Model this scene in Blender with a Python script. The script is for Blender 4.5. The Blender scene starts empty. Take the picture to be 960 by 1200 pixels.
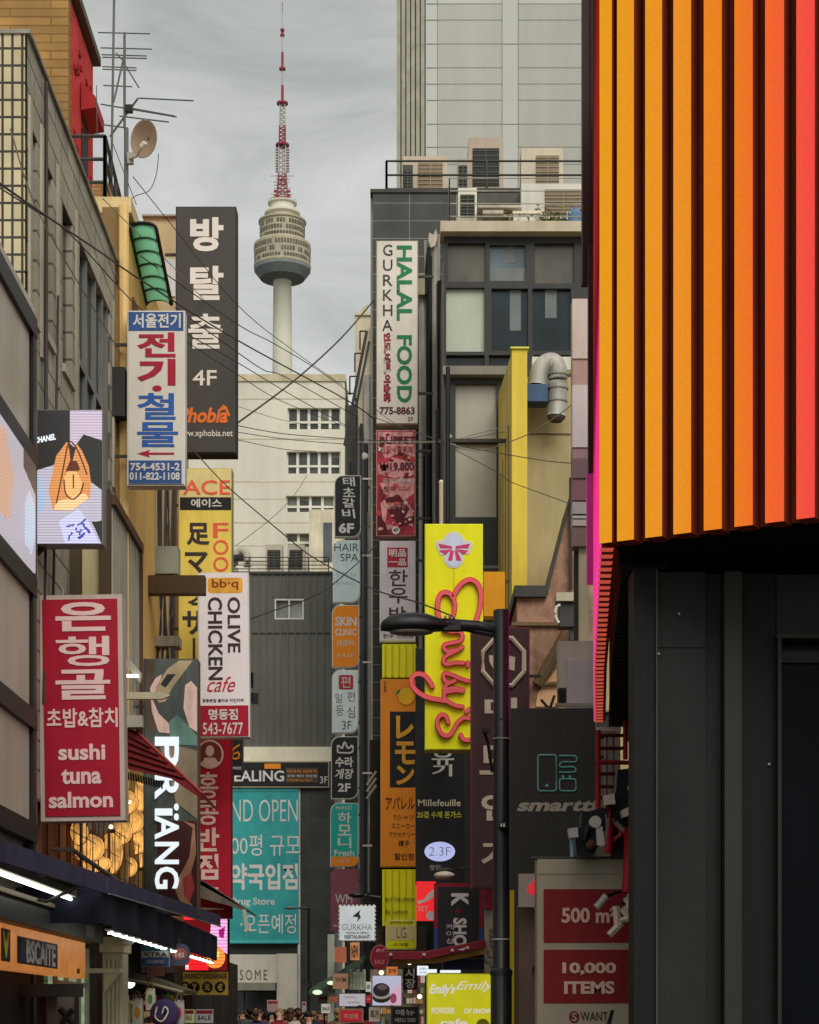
import bpy, math, random
from mathutils import Vector, Matrix
R = math.radians
random.seed(7)
S = bpy.context.scene
COL = S.collection

# ------------------------------------------------------------------ camera, sky, sun, exposure
F, CX, HY, CZ = 2400.0, 480.0, 1197.0, 1.5      # focal length in photo pixels, vanishing point, eye height
cam = bpy.data.objects.new('camera', bpy.data.cameras.new('camera'))
COL.objects.link(cam); S.camera = cam
cam.location = (0, 0, CZ); cam.rotation_euler = (R(90), 0, 0)
cam.data.sensor_fit = 'HORIZONTAL'; cam.data.sensor_width = 36; cam.data.lens = 36 * F / 960
cam.data.shift_y = (HY - 600) / 960.0
cam.data.clip_start = .5; cam.data.clip_end = 9000

SUN_TO = Vector((.20, -.72, .70)).normalized()
W = bpy.data.worlds.new('World'); S.world = W; W.use_nodes = True
def build_world():
    nt = W.node_tree; N = nt.nodes; L = nt.links; N.clear()
    out = N.new('ShaderNodeOutputWorld'); bg = N.new('ShaderNodeBackground')
    sky = N.new('ShaderNodeTexSky'); sky.sky_type = 'NISHITA'; sky.sun_disc = False
    sky.sun_elevation = math.asin(SUN_TO.z); sky.sun_rotation = math.atan2(SUN_TO.x, SUN_TO.y)
    sky.dust_density = 3; sky.air_density = 1.0
    hs = N.new('ShaderNodeHueSaturation'); hs.inputs['Saturation'].default_value = .10
    tc = N.new('ShaderNodeTexCoord'); mp = N.new('ShaderNodeMapping'); mp.inputs['Scale'].default_value = (4.5, 4.5, 11)
    n1 = N.new('ShaderNodeTexNoise'); n1.inputs['Scale'].default_value = 1.5; n1.inputs['Detail'].default_value = 7; n1.inputs['Roughness'].default_value = .58
    n1.inputs['Distortion'].default_value = .8
    mr = N.new('ShaderNodeMapRange'); mr.inputs['From Min'].default_value = .34; mr.inputs['From Max'].default_value = .66
    mr.inputs['To Min'].default_value = 0; mr.inputs['To Max'].default_value = 1
    cl = N.new('ShaderNodeValToRGB'); cl.color_ramp.elements[0].color = (5.4, 5.7, 5.6, 1); cl.color_ramp.elements[1].color = (8.9, 9.15, 8.9, 1)
    mx = N.new('ShaderNodeMix'); mx.data_type = 'RGBA'; mx.inputs[0].default_value = .86
    L.new(tc.outputs['Generated'], mp.inputs['Vector']); L.new(mp.outputs[0], n1.inputs['Vector'])
    L.new(n1.outputs['Fac'], mr.inputs['Value']); L.new(mr.outputs[0], cl.inputs['Fac'])
    L.new(sky.outputs[0], hs.inputs['Color'])
    L.new(hs.outputs[0], mx.inputs[6]); L.new(cl.outputs[0], mx.inputs[7])
    sz = N.new('ShaderNodeSeparateXYZ'); hz = N.new('ShaderNodeMapRange'); hz.inputs['From Min'].default_value = .14; hz.inputs['From Max'].default_value = .40
    hz.inputs['To Min'].default_value = 1.22; hz.inputs['To Max'].default_value = .98
    m3 = N.new('ShaderNodeMix'); m3.data_type = 'RGBA'; m3.blend_type = 'MULTIPLY'; m3.inputs[0].default_value = 1
    L.new(tc.outputs['Generated'], sz.inputs[0]); L.new(sz.outputs[2], hz.inputs['Value']); L.new(mx.outputs[2], m3.inputs[6]); L.new(hz.outputs[0], m3.inputs[7])
    L.new(m3.outputs[2], bg.inputs['Color']); bg.inputs['Strength'].default_value = .058
    L.new(bg.outputs[0], out.inputs['Surface'])
build_world()
sl = bpy.data.lights.new('sun', 'SUN'); sl.energy = 1.5; sl.angle = R(38); sl.color = (1, .97, .915)
so = bpy.data.objects.new('sun', sl); COL.objects.link(so)
so.rotation_euler = (-SUN_TO).to_track_quat('-Z', 'Y').to_euler(); so.location = (-6, -20, 40)
V = S.view_settings; V.view_transform = 'Standard'; V.look = 'None'; V.gamma = 1; V.exposure = 0.46; V.use_curve_mapping = False

# ------------------------------------------------------------------ helpers
def P(px, py, Y): return Vector(((px - CX) * Y / F, Y, CZ + (HY - py) * Y / F))
def X_(px, Y): return (px - CX) * Y / F
def Z_(py, Y): return CZ + (HY - py) * Y / F
def lin(c): 
    c /= 255.0
    return c / 12.92 if c <= .04045 else ((c + .055) / 1.055) ** 2.4
def rgb(c, k=1.0): return tuple(min(.9, lin(v) * k) for v in c)

MATS = {}
def mat(key, c, rough=.6, var=.14, scale=2.2, streak=.25, bump=0.0, bscale=40, metal=0.0, k=1.45, emit=0.0, spec=.22):
    """painted / cast / cloth surface; colour c in sRGB as the surface reads under this sky"""
    if key in MATS: return MATS[key]
    m = bpy.data.materials.new(key); MATS[key] = m; m.use_nodes = True
    nt = m.node_tree; N = nt.nodes; L = nt.links; b = N['Principled BSDF']
    base = rgb(c, k); var *= 1.35
    tc = N.new('ShaderNodeTexCoord'); mp = N.new('ShaderNodeMapping'); mp.inputs['Scale'].default_value = (1, 1, streak)
    n = N.new('ShaderNodeTexNoise'); n.inputs['Scale'].default_value = scale; n.inputs['Detail'].default_value = 7; n.inputs['Roughness'].default_value = .66
    n2 = N.new('ShaderNodeTexNoise'); n2.inputs['Scale'].default_value = scale * .37; n2.inputs['Detail'].default_value = 4
    L.new(tc.outputs['Object'], mp.inputs['Vector']); L.new(mp.outputs[0], n.inputs['Vector']); L.new(tc.outputs['Object'], n2.inputs['Vector'])
    mu = N.new('ShaderNodeMath'); mu.operation = 'MULTIPLY_ADD'; mu.inputs[1].default_value = .6
    m2 = N.new('ShaderNodeMath'); m2.operation = 'MULTIPLY'; m2.inputs[1].default_value = .4
    L.new(n2.outputs['Fac'], m2.inputs[0]); L.new(n.outputs['Fac'], mu.inputs[0]); L.new(m2.outputs[0], mu.inputs[2])
    mr = N.new('ShaderNodeMapRange'); mr.inputs['From Min'].default_value = .34; mr.inputs['From Max'].default_value = .66
    mr.inputs['To Min'].default_value = 1 - var * 1.7; mr.inputs['To Max'].default_value = 1 + var * .7
    L.new(mu.outputs[0], mr.inputs['Value'])
    mx = N.new('ShaderNodeMix'); mx.data_type = 'RGBA'; mx.blend_type = 'MULTIPLY'; mx.inputs[0].default_value = 1
    mx.inputs[6].default_value = (*base, 1); L.new(mr.outputs[0], mx.inputs[7])
    L.new(mx.outputs[2], b.inputs['Base Color'])
    b.inputs['Roughness'].default_value = rough; b.inputs['Metallic'].default_value = metal; b.inputs['Specular IOR Level'].default_value = spec
    if bump:
        nb = N.new('ShaderNodeTexNoise'); nb.inputs['Scale'].default_value = bscale; nb.inputs['Detail'].default_value = 5
        bp = N.new('ShaderNodeBump'); bp.inputs['Strength'].default_value = bump; bp.inputs['Distance'].default_value = .02
        L.new(tc.outputs['Object'], nb.inputs['Vector']); L.new(nb.outputs['Fac'], bp.inputs['Height']); L.new(bp.outputs[0], b.inputs['Normal'])
    if emit:
        L.new(mx.outputs[2], b.inputs['Emission Color']); b.inputs['Emission Strength'].default_value = emit
    return m

def glass(key, c, rough=.08):
    if key in MATS: return MATS[key]
    m = mat(key, c, rough=rough, var=.3, scale=.9, streak=.6, k=1, spec=.45)
    return m

def grid_mat(key, c, cj, bw, bh, mort=.02, off=0.0, rough=.5, var=.25, k=1.45):
    """tiles or bricks: Brick texture laid on the wall plane (x+y, z)"""
    if key in MATS: return MATS[key]
    m = bpy.data.materials.new(key); MATS[key] = m; m.use_nodes = True
    nt = m.node_tree; N = nt.nodes; L = nt.links; b = N['Principled BSDF']
    tc = N.new('ShaderNodeTexCoord'); sp = N.new('ShaderNodeSeparateXYZ'); cb = N.new('ShaderNodeCombineXYZ')
    ad = N.new('ShaderNodeMath'); ad.operation = 'ADD'
    L.new(tc.outputs['Object'], sp.inputs[0]); L.new(sp.outputs[0], ad.inputs[0]); L.new(sp.outputs[1], ad.inputs[1])
    L.new(ad.outputs[0], cb.inputs[0]); L.new(sp.outputs[2], cb.inputs[1])
    br = N.new('ShaderNodeTexBrick'); br.offset = off; br.inputs['Scale'].default_value = 1
    br.inputs['Brick Width'].default_value = bw; br.inputs['Row Height'].default_value = bh; br.inputs['Mortar Size'].default_value = mort
    br.inputs['Mortar Smooth'].default_value = .1
    a = rgb(c, k); br.inputs['Color1'].default_value = (*a, 1); br.inputs['Color2'].default_value = (*[v * (1 - var) for v in a], 1)
    br.inputs['Mortar'].default_value = (*rgb(cj, k), 1)
    n = N.new('ShaderNodeTexNoise'); n.inputs['Scale'].default_value = 1.3; n.inputs['Detail'].default_value = 8
    mr = N.new('ShaderNodeMapRange'); mr.inputs['From Min'].default_value = .3; mr.inputs['From Max'].default_value = .7; mr.inputs['To Min'].default_value = .74; mr.inputs['To Max'].default_value = 1.1
    mx = N.new('ShaderNodeMix'); mx.data_type = 'RGBA'; mx.blend_type = 'MULTIPLY'; mx.inputs[0].default_value = 1
    L.new(cb.outputs[0], br.inputs['Vector']); L.new(tc.outputs['Object'], n.inputs['Vector']); L.new(n.outputs['Fac'], mr.inputs['Value'])
    L.new(br.outputs['Color'], mx.inputs[6]); L.new(mr.outputs[0], mx.inputs[7]); L.new(mx.outputs[2], b.inputs['Base Color'])
    bp = N.new('ShaderNodeBump'); bp.inputs['Strength'].default_value = .5; bp.inputs['Distance'].default_value = .02; bp.invert = True
    L.new(br.outputs['Fac'], bp.inputs['Height']); L.new(bp.outputs[0], b.inputs['Normal'])
    b.inputs['Roughness'].default_value = rough; b.inputs['Specular IOR Level'].default_value = .22
    return m

def lit(key, c, strength=1.0, stripes=0.0, mott=.0):
    """a lit screen, lamp or light box: emission, with the dark rows of an LED wall when stripes > 0 (rows per metre)"""
    if key in MATS: return MATS[key]
    m = bpy.data.materials.new(key); MATS[key] = m; m.use_nodes = True
    nt = m.node_tree; N = nt.nodes; L = nt.links; b = N['Principled BSDF']
    col = (*[lin(v) for v in c], 1); strength *= .78
    b.inputs['Base Color'].default_value = (*[.12 * v for v in col[:3]], 1); b.inputs['Roughness'].default_value = .4
    b.inputs['Emission Color'].default_value = col; b.inputs['Emission Strength'].default_value = strength
    tc = N.new('ShaderNodeTexCoord')
    val = None
    if stripes:
        sp = N.new('ShaderNodeSeparateXYZ'); L.new(tc.outputs['Object'], sp.inputs[0])
        a = N.new('ShaderNodeMath'); a.operation = 'MULTIPLY'; a.inputs[1].default_value = stripes; L.new(sp.outputs[2], a.inputs[0])
        fr = N.new('ShaderNodeMath'); fr.operation = 'FRACT'; L.new(a.outputs[0], fr.inputs[0])
        mr = N.new('ShaderNodeMapRange'); mr.inputs['From Min'].default_value = .12; mr.inputs['From Max'].default_value = .4; mr.inputs['To Min'].default_value = .5 * strength; mr.inputs['To Max'].default_value = 1.1 * strength
        L.new(fr.outputs[0], mr.inputs['Value']); val = mr
    if mott:
        n = N.new('ShaderNodeTexNoise'); n.inputs['Scale'].default_value = 4; n.inputs['Detail'].default_value = 5; L.new(tc.outputs['Object'], n.inputs['Vector'])
        mr2 = N.new('ShaderNodeMapRange'); mr2.inputs['From Min'].default_value = .3; mr2.inputs['From Max'].default_value = .7; mr2.inputs['To Min'].default_value = strength * (1 - mott); mr2.inputs['To Max'].default_value = strength * (1 + .5 * mott)
        L.new(n.outputs['Fac'], mr2.inputs['Value']); val = mr2
    if val: L.new(val.outputs[0], b.inputs['Emission Strength'])
    return m

def translucent(key, c):
    if key in MATS: return MATS[key]
    m = mat(key, c, rough=.35, var=.12, scale=3); nt = m.node_tree; N = nt.nodes; L = nt.links
    tr = N.new('ShaderNodeBsdfTranslucent'); tr.inputs['Color'].default_value = (.6, .92, .72, 1); mx = N.new('ShaderNodeMixShader'); mx.inputs[0].default_value = .75
    L.new(N['Principled BSDF'].outputs[0], mx.inputs[1]); L.new(tr.outputs[0], mx.inputs[2]); L.new(mx.outputs[0], N['Material Output'].inputs['Surface']); return m

class MB:
    def __init__(s): s.v = []; s.f = []; s.mi = []; s.cur = 0; s.smooth = False
    def _add(s, vs, fs):
        o = len(s.v); s.v += [tuple(v) for v in vs]
        for f in fs: s.f.append([i + o for i in f]); s.mi.append(s.cur)
    def box(s, x0, x1, y0, y1, z0, z1):
        if x0 > x1: x0, x1 = x1, x0
        if y0 > y1: y0, y1 = y1, y0
        if z0 > z1: z0, z1 = z1, z0
        s._add([(x0,y0,z0),(x1,y0,z0),(x1,y1,z0),(x0,y1,z0),(x0,y0,z1),(x1,y0,z1),(x1,y1,z1),(x0,y1,z1)],
               [(0,3,2,1),(4,5,6,7),(0,1,5,4),(1,2,6,5),(2,3,7,6),(3,0,4,7)])
        return s
    def pb(s, px0, py0, px1, py1, Y, d=.1, Yr=None):
        """box whose front is the photo rectangle at distance Y, d deep"""
        Yr = Yr or Y
        return s.box(X_(px0, Yr), X_(px1, Yr), Y, Y + d, Z_(py1, Yr), Z_(py0, Yr))
    def quad(s, *p): s._add(p, [tuple(range(len(p)))]); return s
    def prism(s, pts, vec):
        n = len(pts); vec = Vector(vec); a = [Vector(p) for p in pts]; b = [p + vec for p in a]
        fs = [tuple(range(n)), tuple(range(2*n - 1, n - 1, -1))] + [(i, i + n, (i+1) % n + n, (i+1) % n) for i in range(n)]
        s._add(a + b, fs); return s
    def pp(s, pts, Y, d=.1): return s.prism([P(x, y, Y) for x, y in pts], (0, d, 0))
    def tube(s, pts, r, n=6, r1=None):
        pts = [Vector(p) for p in pts]; rings = []
        up = Vector((0, 0, 1))
        for i, p in enumerate(pts):
            t = (pts[min(i+1, len(pts)-1)] - pts[max(i-1, 0)]).normalized()
            a = t.cross(up)
            if a.length < 1e-3: a = t.cross(Vector((1, 0, 0)))
            a.normalize(); b = t.cross(a)
            rr = r if r1 is None else r + (r1 - r) * i / max(1, len(pts) - 1)
            rings.append([p + (a * math.cos(2*math.pi*k/n) + b * math.sin(2*math.pi*k/n)) * rr for k in range(n)])
        vs = [v for g in rings for v in g]; fs = []
        for i in range(len(pts) - 1):
            for k in range(n): fs.append((i*n + k, i*n + (k+1) % n, (i+1)*n + (k+1) % n, (i+1)*n + k))
        fs += [tuple(range(n)), tuple(range(len(vs) - 1, len(vs) - n - 1, -1))]
        s._add(vs, fs); return s
    def ribbon(s, pts, w, Y, d=.03):
        """flat brush stroke through photo points at distance Y, w wide in photo pixels, d thick, with round ends"""
        n = len(pts); L_, R_ = [], []
        for i, (x, y) in enumerate(pts):
            ax, ay = pts[max(i-1, 0)]; bx, by = pts[min(i+1, n-1)]; l = math.hypot(bx-ax, by-ay) or 1
            nx, ny = -(by-ay)/l*w/2, (bx-ax)/l*w/2; L_.append((x+nx, y+ny)); R_.append((x-nx, y-ny))
        def cap(p, q, a): 
            cx, cy = (p[0]+q[0])/2, (p[1]+q[1])/2; a0 = math.atan2(p[1]-cy, p[0]-cx)
            return [(cx + w/2*math.cos(a0 + a*k/6), cy + w/2*math.sin(a0 + a*k/6)) for k in range(1, 6)]
        vs = [P(*p, Y) for q in zip(L_, R_) for p in q]; m = len(vs); vs += [v + Vector((0, d, 0)) for v in vs]; fs = []
        for i in range(n-1):
            a, b, c, e = 2*i, 2*i+1, 2*i+3, 2*i+2; fs += [(a, b, c, e), (a+m, e+m, c+m, b+m), (a, e, e+m, a+m), (b, b+m, c+m, c)]
        s._add(vs, fs)
        for p, q, sg in ((L_[0], R_[0], 1), (L_[-1], R_[-1], -1)): s.prism([P(*v, Y) for v in [p] + cap(p, q, sg*math.pi) + [q]], (0, d, 0))
        return s
    def lathe(s, c, prof, n=32, axis='z'):
        vs = []; c = Vector(c)
        for r, z in prof:
            for k in range(n):
                a = 2*math.pi*k/n
                q = (r*math.cos(a), r*math.sin(a), z) if axis == 'z' else (r*math.cos(a), z, r*math.sin(a))
                vs.append(c + Vector(q))
        fs = []
        for i in range(len(prof) - 1):
            for k in range(n): fs.append((i*n + k, i*n + (k+1) % n, (i+1)*n + (k+1) % n, (i+1)*n + k))
        fs += [tuple(range(n)), tuple(range(len(vs)-1, len(vs)-n-1, -1))]
        s._add(vs, fs); return s
    def ball(s, c, rx, ry=None, rz=None, n=14, m=8):
        ry = ry or rx; rz = rz or rx; vs = []; c = Vector(c)
        for i in range(m + 1):
            t = math.pi * (i / m * .98 + .01)
            for k in range(n): vs.append(c + Vector((rx*math.sin(t)*math.cos(2*math.pi*k/n), ry*math.sin(t)*math.sin(2*math.pi*k/n), rz*math.cos(t))))
        fs = [(i*n + k, i*n + (k+1) % n, (i+1)*n + (k+1) % n, (i+1)*n + k) for i in range(m) for k in range(n)]
        fs += [tuple(range(n)), tuple(range(len(vs)-1, len(vs)-n-1, -1))]
        s._add(vs, fs); return s
    def wall(s, fr, a0, a1, b0, b1, holes, d):
        """front sheet with rectangular holes and their reveals; fr(a, b, depth) -> point"""
        A = sorted({a0, a1, *[h[0] for h in holes], *[h[1] for h in holes]}); A = [a for a in A if a0 <= a <= a1]
        B = sorted({b0, b1, *[h[2] for h in holes], *[h[3] for h in holes]}); B = [b for b in B if b0 <= b <= b1]
        for i in range(len(A)-1):
            for j in range(len(B)-1):
                ca, cb = (A[i]+A[i+1])/2, (B[j]+B[j+1])/2
                if any(h[0] < ca < h[1] and h[2] < cb < h[3] for h in holes): continue
                s.quad(fr(A[i],B[j],0), fr(A[i+1],B[j],0), fr(A[i+1],B[j+1],0), fr(A[i],B[j+1],0))
        for h in holes:
            c = [(h[0],h[2]),(h[1],h[2]),(h[1],h[3]),(h[0],h[3])]
            for q in range(4):
                (u, v), (w, x) = c[q], c[(q+1) % 4]
                s.quad(fr(u,v,0), fr(w,x,0), fr(w,x,d), fr(u,v,d))
        return s
    def build(s, name, mats, parent=None, org=(0, 0, 0)):
        off = Vector(org); me = bpy.data.meshes.new(name)
        me.from_pydata([Vector(v) - off for v in s.v], [], s.f)
        mats = mats if isinstance(mats, (list, tuple)) else [mats]
        for m in mats: me.materials.append(m)
        if len(mats) > 1: me.polygons.foreach_set('material_index', s.mi)
        if s.smooth: me.polygons.foreach_set('use_smooth', [True] * len(me.polygons))
        me.update()
        o = bpy.data.objects.new(name, me); COL.objects.link(o)
        if parent: o.parent = parent
        else: o.location = off
        return o

def tag(o, label=None, cat=None, group=None, kind=None):
    for k, v in (('label', label), ('category', cat), ('group', group), ('kind', kind)):
        if v: o[k] = v
    return o

class Thing:
    """collects the meshes of one thing by part (and sub-part), then links them under an Empty at its base"""
    def __init__(s, name, label, cat, loc, group=None, kind=None):
        s.name, s.label, s.cat, s.loc, s.group, s.kind = name, label, cat, Vector(loc), group, kind
        s.parts = []; s.keys = {}; s.roll = 0; s.face = None; s.plabels = {}
    def m(s, part, material, under=None, new=False):
        k = (part, material.name if not isinstance(material, list) else material[0].name, id(under) if under else 0)
        if new or k not in s.keys:
            b = MB(); s.keys[k] = b; s.parts.append((part, material, b, under))
        return s.keys[k]
    def done(s):
        ps = [p for p in s.parts if p[2].v]
        if len(ps) == 1:
            o = ps[0][2].build(s.name, ps[0][1], None, s.loc); root = o
        else:
            root = bpy.data.objects.new(s.name, None); COL.objects.link(root); root.location = s.loc
            root.empty_display_size = .3
            made = {}
            for part, material, b, under in ps:
                o = b.build(part, material, made[id(under)] if under else root, s.loc)
                made[id(b)] = o
                if id(b) in s.plabels: o['label'] = s.plabels[id(b)]
        tag(root, s.label, s.cat, s.group, s.kind)
        if s.roll: root.rotation_euler.y = s.roll
        s.root = root
        return root

def copy_tree(o, loc, label=None):
    r = o.copy(); COL.objects.link(r); r.location = loc
    if label: r['label'] = label
    for ch in list(o.children):
        c = ch.copy(); COL.objects.link(c); c.parent = r
        for g in list(ch.children):
            d = g.copy(); COL.objects.link(d); d.parent = c
    return r

# ---- lettering: font glyphs as thin raised meshes, fitted to a box on a sign face
_TX = {}
def glyphs(s, bold=0.0, space=1.0):
    k = (s, bold, space)
    if k in _TX: return _TX[k]
    c = bpy.data.curves.new('glyphs', 'FONT'); c.body = s; c.resolution_u = 3; c.extrude = .01; c.offset = bold; c.space_character = space
    o = bpy.data.objects.new('glyphs', c); COL.objects.link(o); bpy.context.view_layer.update()
    me = bpy.data.meshes.new_from_object(o)
    v = [tuple(q.co) for q in me.vertices]; f = [tuple(p.vertices) for p in me.polygons]
    bpy.data.objects.remove(o); bpy.data.curves.remove(c); bpy.data.meshes.remove(me)
    x0, x1 = min(q[0] for q in v), max(q[0] for q in v); y0, y1 = min(q[1] for q in v), max(q[1] for q in v)
    v = [((q[0]-x0)/(x1-x0), (q[1]-y0)/max(1e-6, y1-y0), 1 if q[2] > 0 else -1) for q in v]
    _TX[k] = (v, f, (x1-x0) / max(1e-6, y1-y0)); return _TX[k]

def T(t, s, x0, y0, x1, y1, m, rot=0, bold=0.012, part='lettering', shear=0.0, Y=None, space=1.0, th=.004, up=0.0, b=None):
    v, f, _ = glyphs(s, bold, space); Y = t.face if Y is None else Y
    b = b or t.m(part, m, new=True); vs = []
    for u, w, z in v:
        yy = Y - .002 - th * (1 + z)
        if rot == 0: px, py = x0 + (u + shear*(w - .5)) * (x1-x0), y1 - w*(y1-y0) - up*u
        else: px, py = x0 + w*(x1-x0), y0 + (u + shear*(w - .5)) * (y1-y0)
        q = P(px, py, t.YY); vs.append((q.x, yy, q.z))
    b._add(vs, f)

def stack(t, chars, x0, y0, x1, y1, m, gap=.14, bold=.02, part='lettering'):
    n = len(chars); h = (y1 - y0) / (n + (n-1) * gap); b = t.m(part, m, new=True)
    for i, ch in enumerate(chars): T(t, ch, x0, y0 + i*h*(1+gap), x1, y0 + i*h*(1+gap) + h, m, bold=bold, part=part, b=b)

def catmull(pts, n=6):
    out = []
    for i in range(len(pts)-1):
        p0, p1, p2, p3 = pts[max(i-1,0)], pts[i], pts[i+1], pts[min(i+2, len(pts)-1)]
        for k in range(n):
            t = k / n
            out.append(tuple(.5*((2*b) + (-a+c)*t + (2*a-5*b+4*c-d)*t*t + (-a+3*b-3*c+d)*t**3) for a, b, c, d in zip(p0, p1, p2, p3)))
    out.append(pts[-1]); return out

def rr(x0, y0, x1, y1, r, corners=(1,1,1,1), n=5):
    """rounded rectangle outline in photo pixels: corners TL, TR, BR, BL"""
    pts = []
    for (cx, cy, a0), on in zip(((x0, y0, 180), (x1, y0, 270), (x1, y1, 0), (x0, y1, 90)), corners):
        rad = r * on
        ox = cx + (rad if cx == x0 else -rad); oy = cy + (rad if cy == y0 else -rad)
        if rad == 0: pts.append((cx, cy)); continue
        for k in range(n+1):
            a = R(a0 + 90*k/n); pts.append((ox + rad*math.cos(a), oy + rad*math.sin(a)))
    return pts
def ell(cx, cy, rx, ry, n=24): return [(cx + rx*math.cos(2*math.pi*k/n), cy + ry*math.sin(2*math.pi*k/n)) for k in range(n)]

def sign(name, label, Y, box, face, frame=None, fw=2.0, depth=.24, br=None, brl=25, group=None, cat='sign', outline=None, roll=0):
    """a projecting or hung sign: cabinet, face, brackets to the wall behind"""
    x0, y0, x1, y1 = box
    t = Thing(name, label, cat, P((x0+x1)/2, y1, Y), group); t.YY = Y; t.box = box; t.roll = roll
    steel = M['steel_dark']
    if outline:
        t.m('cabinet', frame or face).pp(outline, Y, depth); t.face = Y
        if frame:
            cx, cy = (x0+x1)/2, (y0+y1)/2; kx, ky = 1 - 2*fw/(x1-x0), 1 - 2*fw/(y1-y0)
            t.m('face', face).pp([(cx + (x-cx)*kx, cy + (y-cy)*ky) for x, y in outline], Y - .015, .014); t.face = Y - .015
    elif frame:
        t.m('cabinet', frame).pb(x0, y0, x1, y1, Y, depth)
        t.m('face', face).pb(x0+fw, y0+fw, x1-fw, y1-fw, Y - .018, .017, Yr=Y); t.face = Y - .018
    else:
        t.m('cabinet', face).pb(x0, y0, x1, y1, Y, depth); t.face = Y
    if br:
        for q in (.18, .82):
            yy = y0 + (y1-y0)*q
            b = t.m('bracket', steel, new=True)
            if br == 'L': b.pb(x0 - brl, yy - 1.5, x0 + 1, yy + 1.5, Y + depth*.4, .05, Yr=Y)
            elif br == 'R': b.pb(x1 - 1, yy - 1.5, x1 + brl, yy + 1.5, Y + depth*.4, .05, Yr=Y)
            else: b.pb((x0+x1)/2 - 1.2, y0 - brl, (x0+x1)/2 + 1.2, y0 + 1, Y + depth*.4, .05, Yr=Y); break
    return t

M = {}
def defmats():
    d = M
    d['steel_dark'] = mat('dark_steel', (62, 60, 55), rough=.6, metal=.15)
    d['black'] = mat('black_paint', (28, 28, 27), rough=.5)
    d['pole'] = mat('lamp_black', (24, 26, 27), rough=.42, var=.3, scale=5, streak=.2, spec=.5)
    d['white'] = mat('sign_white', (192, 187, 181), rough=.45, var=.12, streak=.12)
    d['cream'] = mat('cream_white', (200, 192, 168), rough=.7, var=.08)
    d['red'] = mat('sign_red', (152, 22, 42), rough=.4, var=.12)
    d['crimson'] = mat('deep_crimson', (118, 22, 34), rough=.5, var=.16)
    d['blue'] = mat('sign_blue', (46, 78, 126), rough=.45)
    d['navy'] = mat('awning_navy', (62, 60, 84), rough=.75, var=.18, bump=.3, bscale=14)
    d['navyd'] = mat('awning_valance', (32, 34, 48), rough=.8, var=.2, bump=.4, bscale=9)
    d['yellow'] = mat('sign_yellow', (206, 184, 84), rough=.5, var=.12)
    d['lemon'] = mat('lemon_yellow', (214, 202, 14), rough=.42, var=.07)
    d['orange'] = mat('sign_orange', (222, 122, 28), rough=.45, var=.08)
    d['teal'] = mat('banner_teal', (52, 142, 140), rough=.7, var=.14, scale=1.1, streak=1)
    d['dgrey'] = mat('charcoal_board', (58, 57, 53), rough=.6, var=.12)
    d['pipe'] = mat('pale_pipe', (150, 146, 134), rough=.55, var=.22)
    d['galv'] = mat('galvanised', (158, 154, 144), rough=.62, metal=.25, var=.25, scale=4)
    d['concrete'] = mat('concrete', (146, 138, 122), rough=.85, var=.22, bump=.3)
    d['pink'] = mat('script_pink', (226, 84, 92), rough=.35, var=.04)
    d['pinkd'] = mat('script_edge', (176, 44, 36), rough=.4, var=.04)
    d['wire'] = mat('cable_black', (58, 55, 51), rough=.6, var=.05)
    d['wirep'] = mat('cable_pale', (148, 142, 126), rough=.6, var=.05)
    d['green'] = mat('halal_green', (28, 106, 66), rough=.4)
    d['brown'] = mat('brown_paint', (98, 78, 54), rough=.6, var=.2)
    d['ink'] = mat('ink_dark', (52, 44, 44), rough=.4, var=.05)
    d['glassd'] = glass('dark_glass', (44, 52, 54))
    d['ledwhite'] = lit('led_white', (226, 236, 240), 1.0)
defmats()
# ------------------------------------------------------------------ the setting: street, hill
def structure(name, mb, m): return tag(mb.build(name, m), kind='structure')
g = MB(); g.box(-3000, 3000, -60, 4000, -.5, 0)
structure('ground', g, mat('ground_soil', (86, 84, 74), rough=.95, var=.3, scale=.02, streak=1))
g = MB(); g.quad((-3.6, -40, .004), (2.0, -40, .004), (1.9, 40, .004), (-2.6, 98, .004), (-8.6, 98, .004), (-4.2, 40, .004))
structure('road', g, mat('asphalt', (70, 69, 66), rough=.9, var=.3, scale=3, streak=1, bump=.4, k=1))
for nm, pts in (('pavement_left', [(-5.0,-40),(-3.6,-40),(-4.2,40),(-8.6,98),(-9.6,98),(-5.1,40)]), ('pavement_right', [(2.0,-40),(3.2,-40),(2.6,40),(-1.8,98),(-2.6,98),(1.9,40)])):
    g = MB(); g.prism([(x, y, .12) for x, y in pts][::-1], (0, 0, -.118)); structure(nm, g, mat('paving', (128, 122, 112), rough=.9, var=.25, scale=4, streak=1))

def hill():
    n, m = 60, 26; vs = []; fs = []
    for j in range(m + 1):
        for i in range(n + 1):
            x = -700 + 1400*i/n - 60; y = 520 + 900*j/m
            r = math.hypot((x + 58)/330, (y - 970)/360)
            z = 232*math.exp(-r*r*1.15) + 8*math.sin(x*.031 + y*.012) + 6*math.sin(y*.043 - x*.02) + random.uniform(-3, 3)
            vs.append((x, y, max(-2, z - 12)))
    for j in range(m):
        for i in range(n): a = j*(n+1) + i; fs.append((a, a+1, a+n+2, a+n+1))
    b = MB(); b._add(vs, fs); b.smooth = True
    structure('hill', b, mat('wooded_hill', (66, 74, 54), rough=1, var=.5, scale=.05, streak=1, bump=1, bscale=.2, k=1))
hill()

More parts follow.
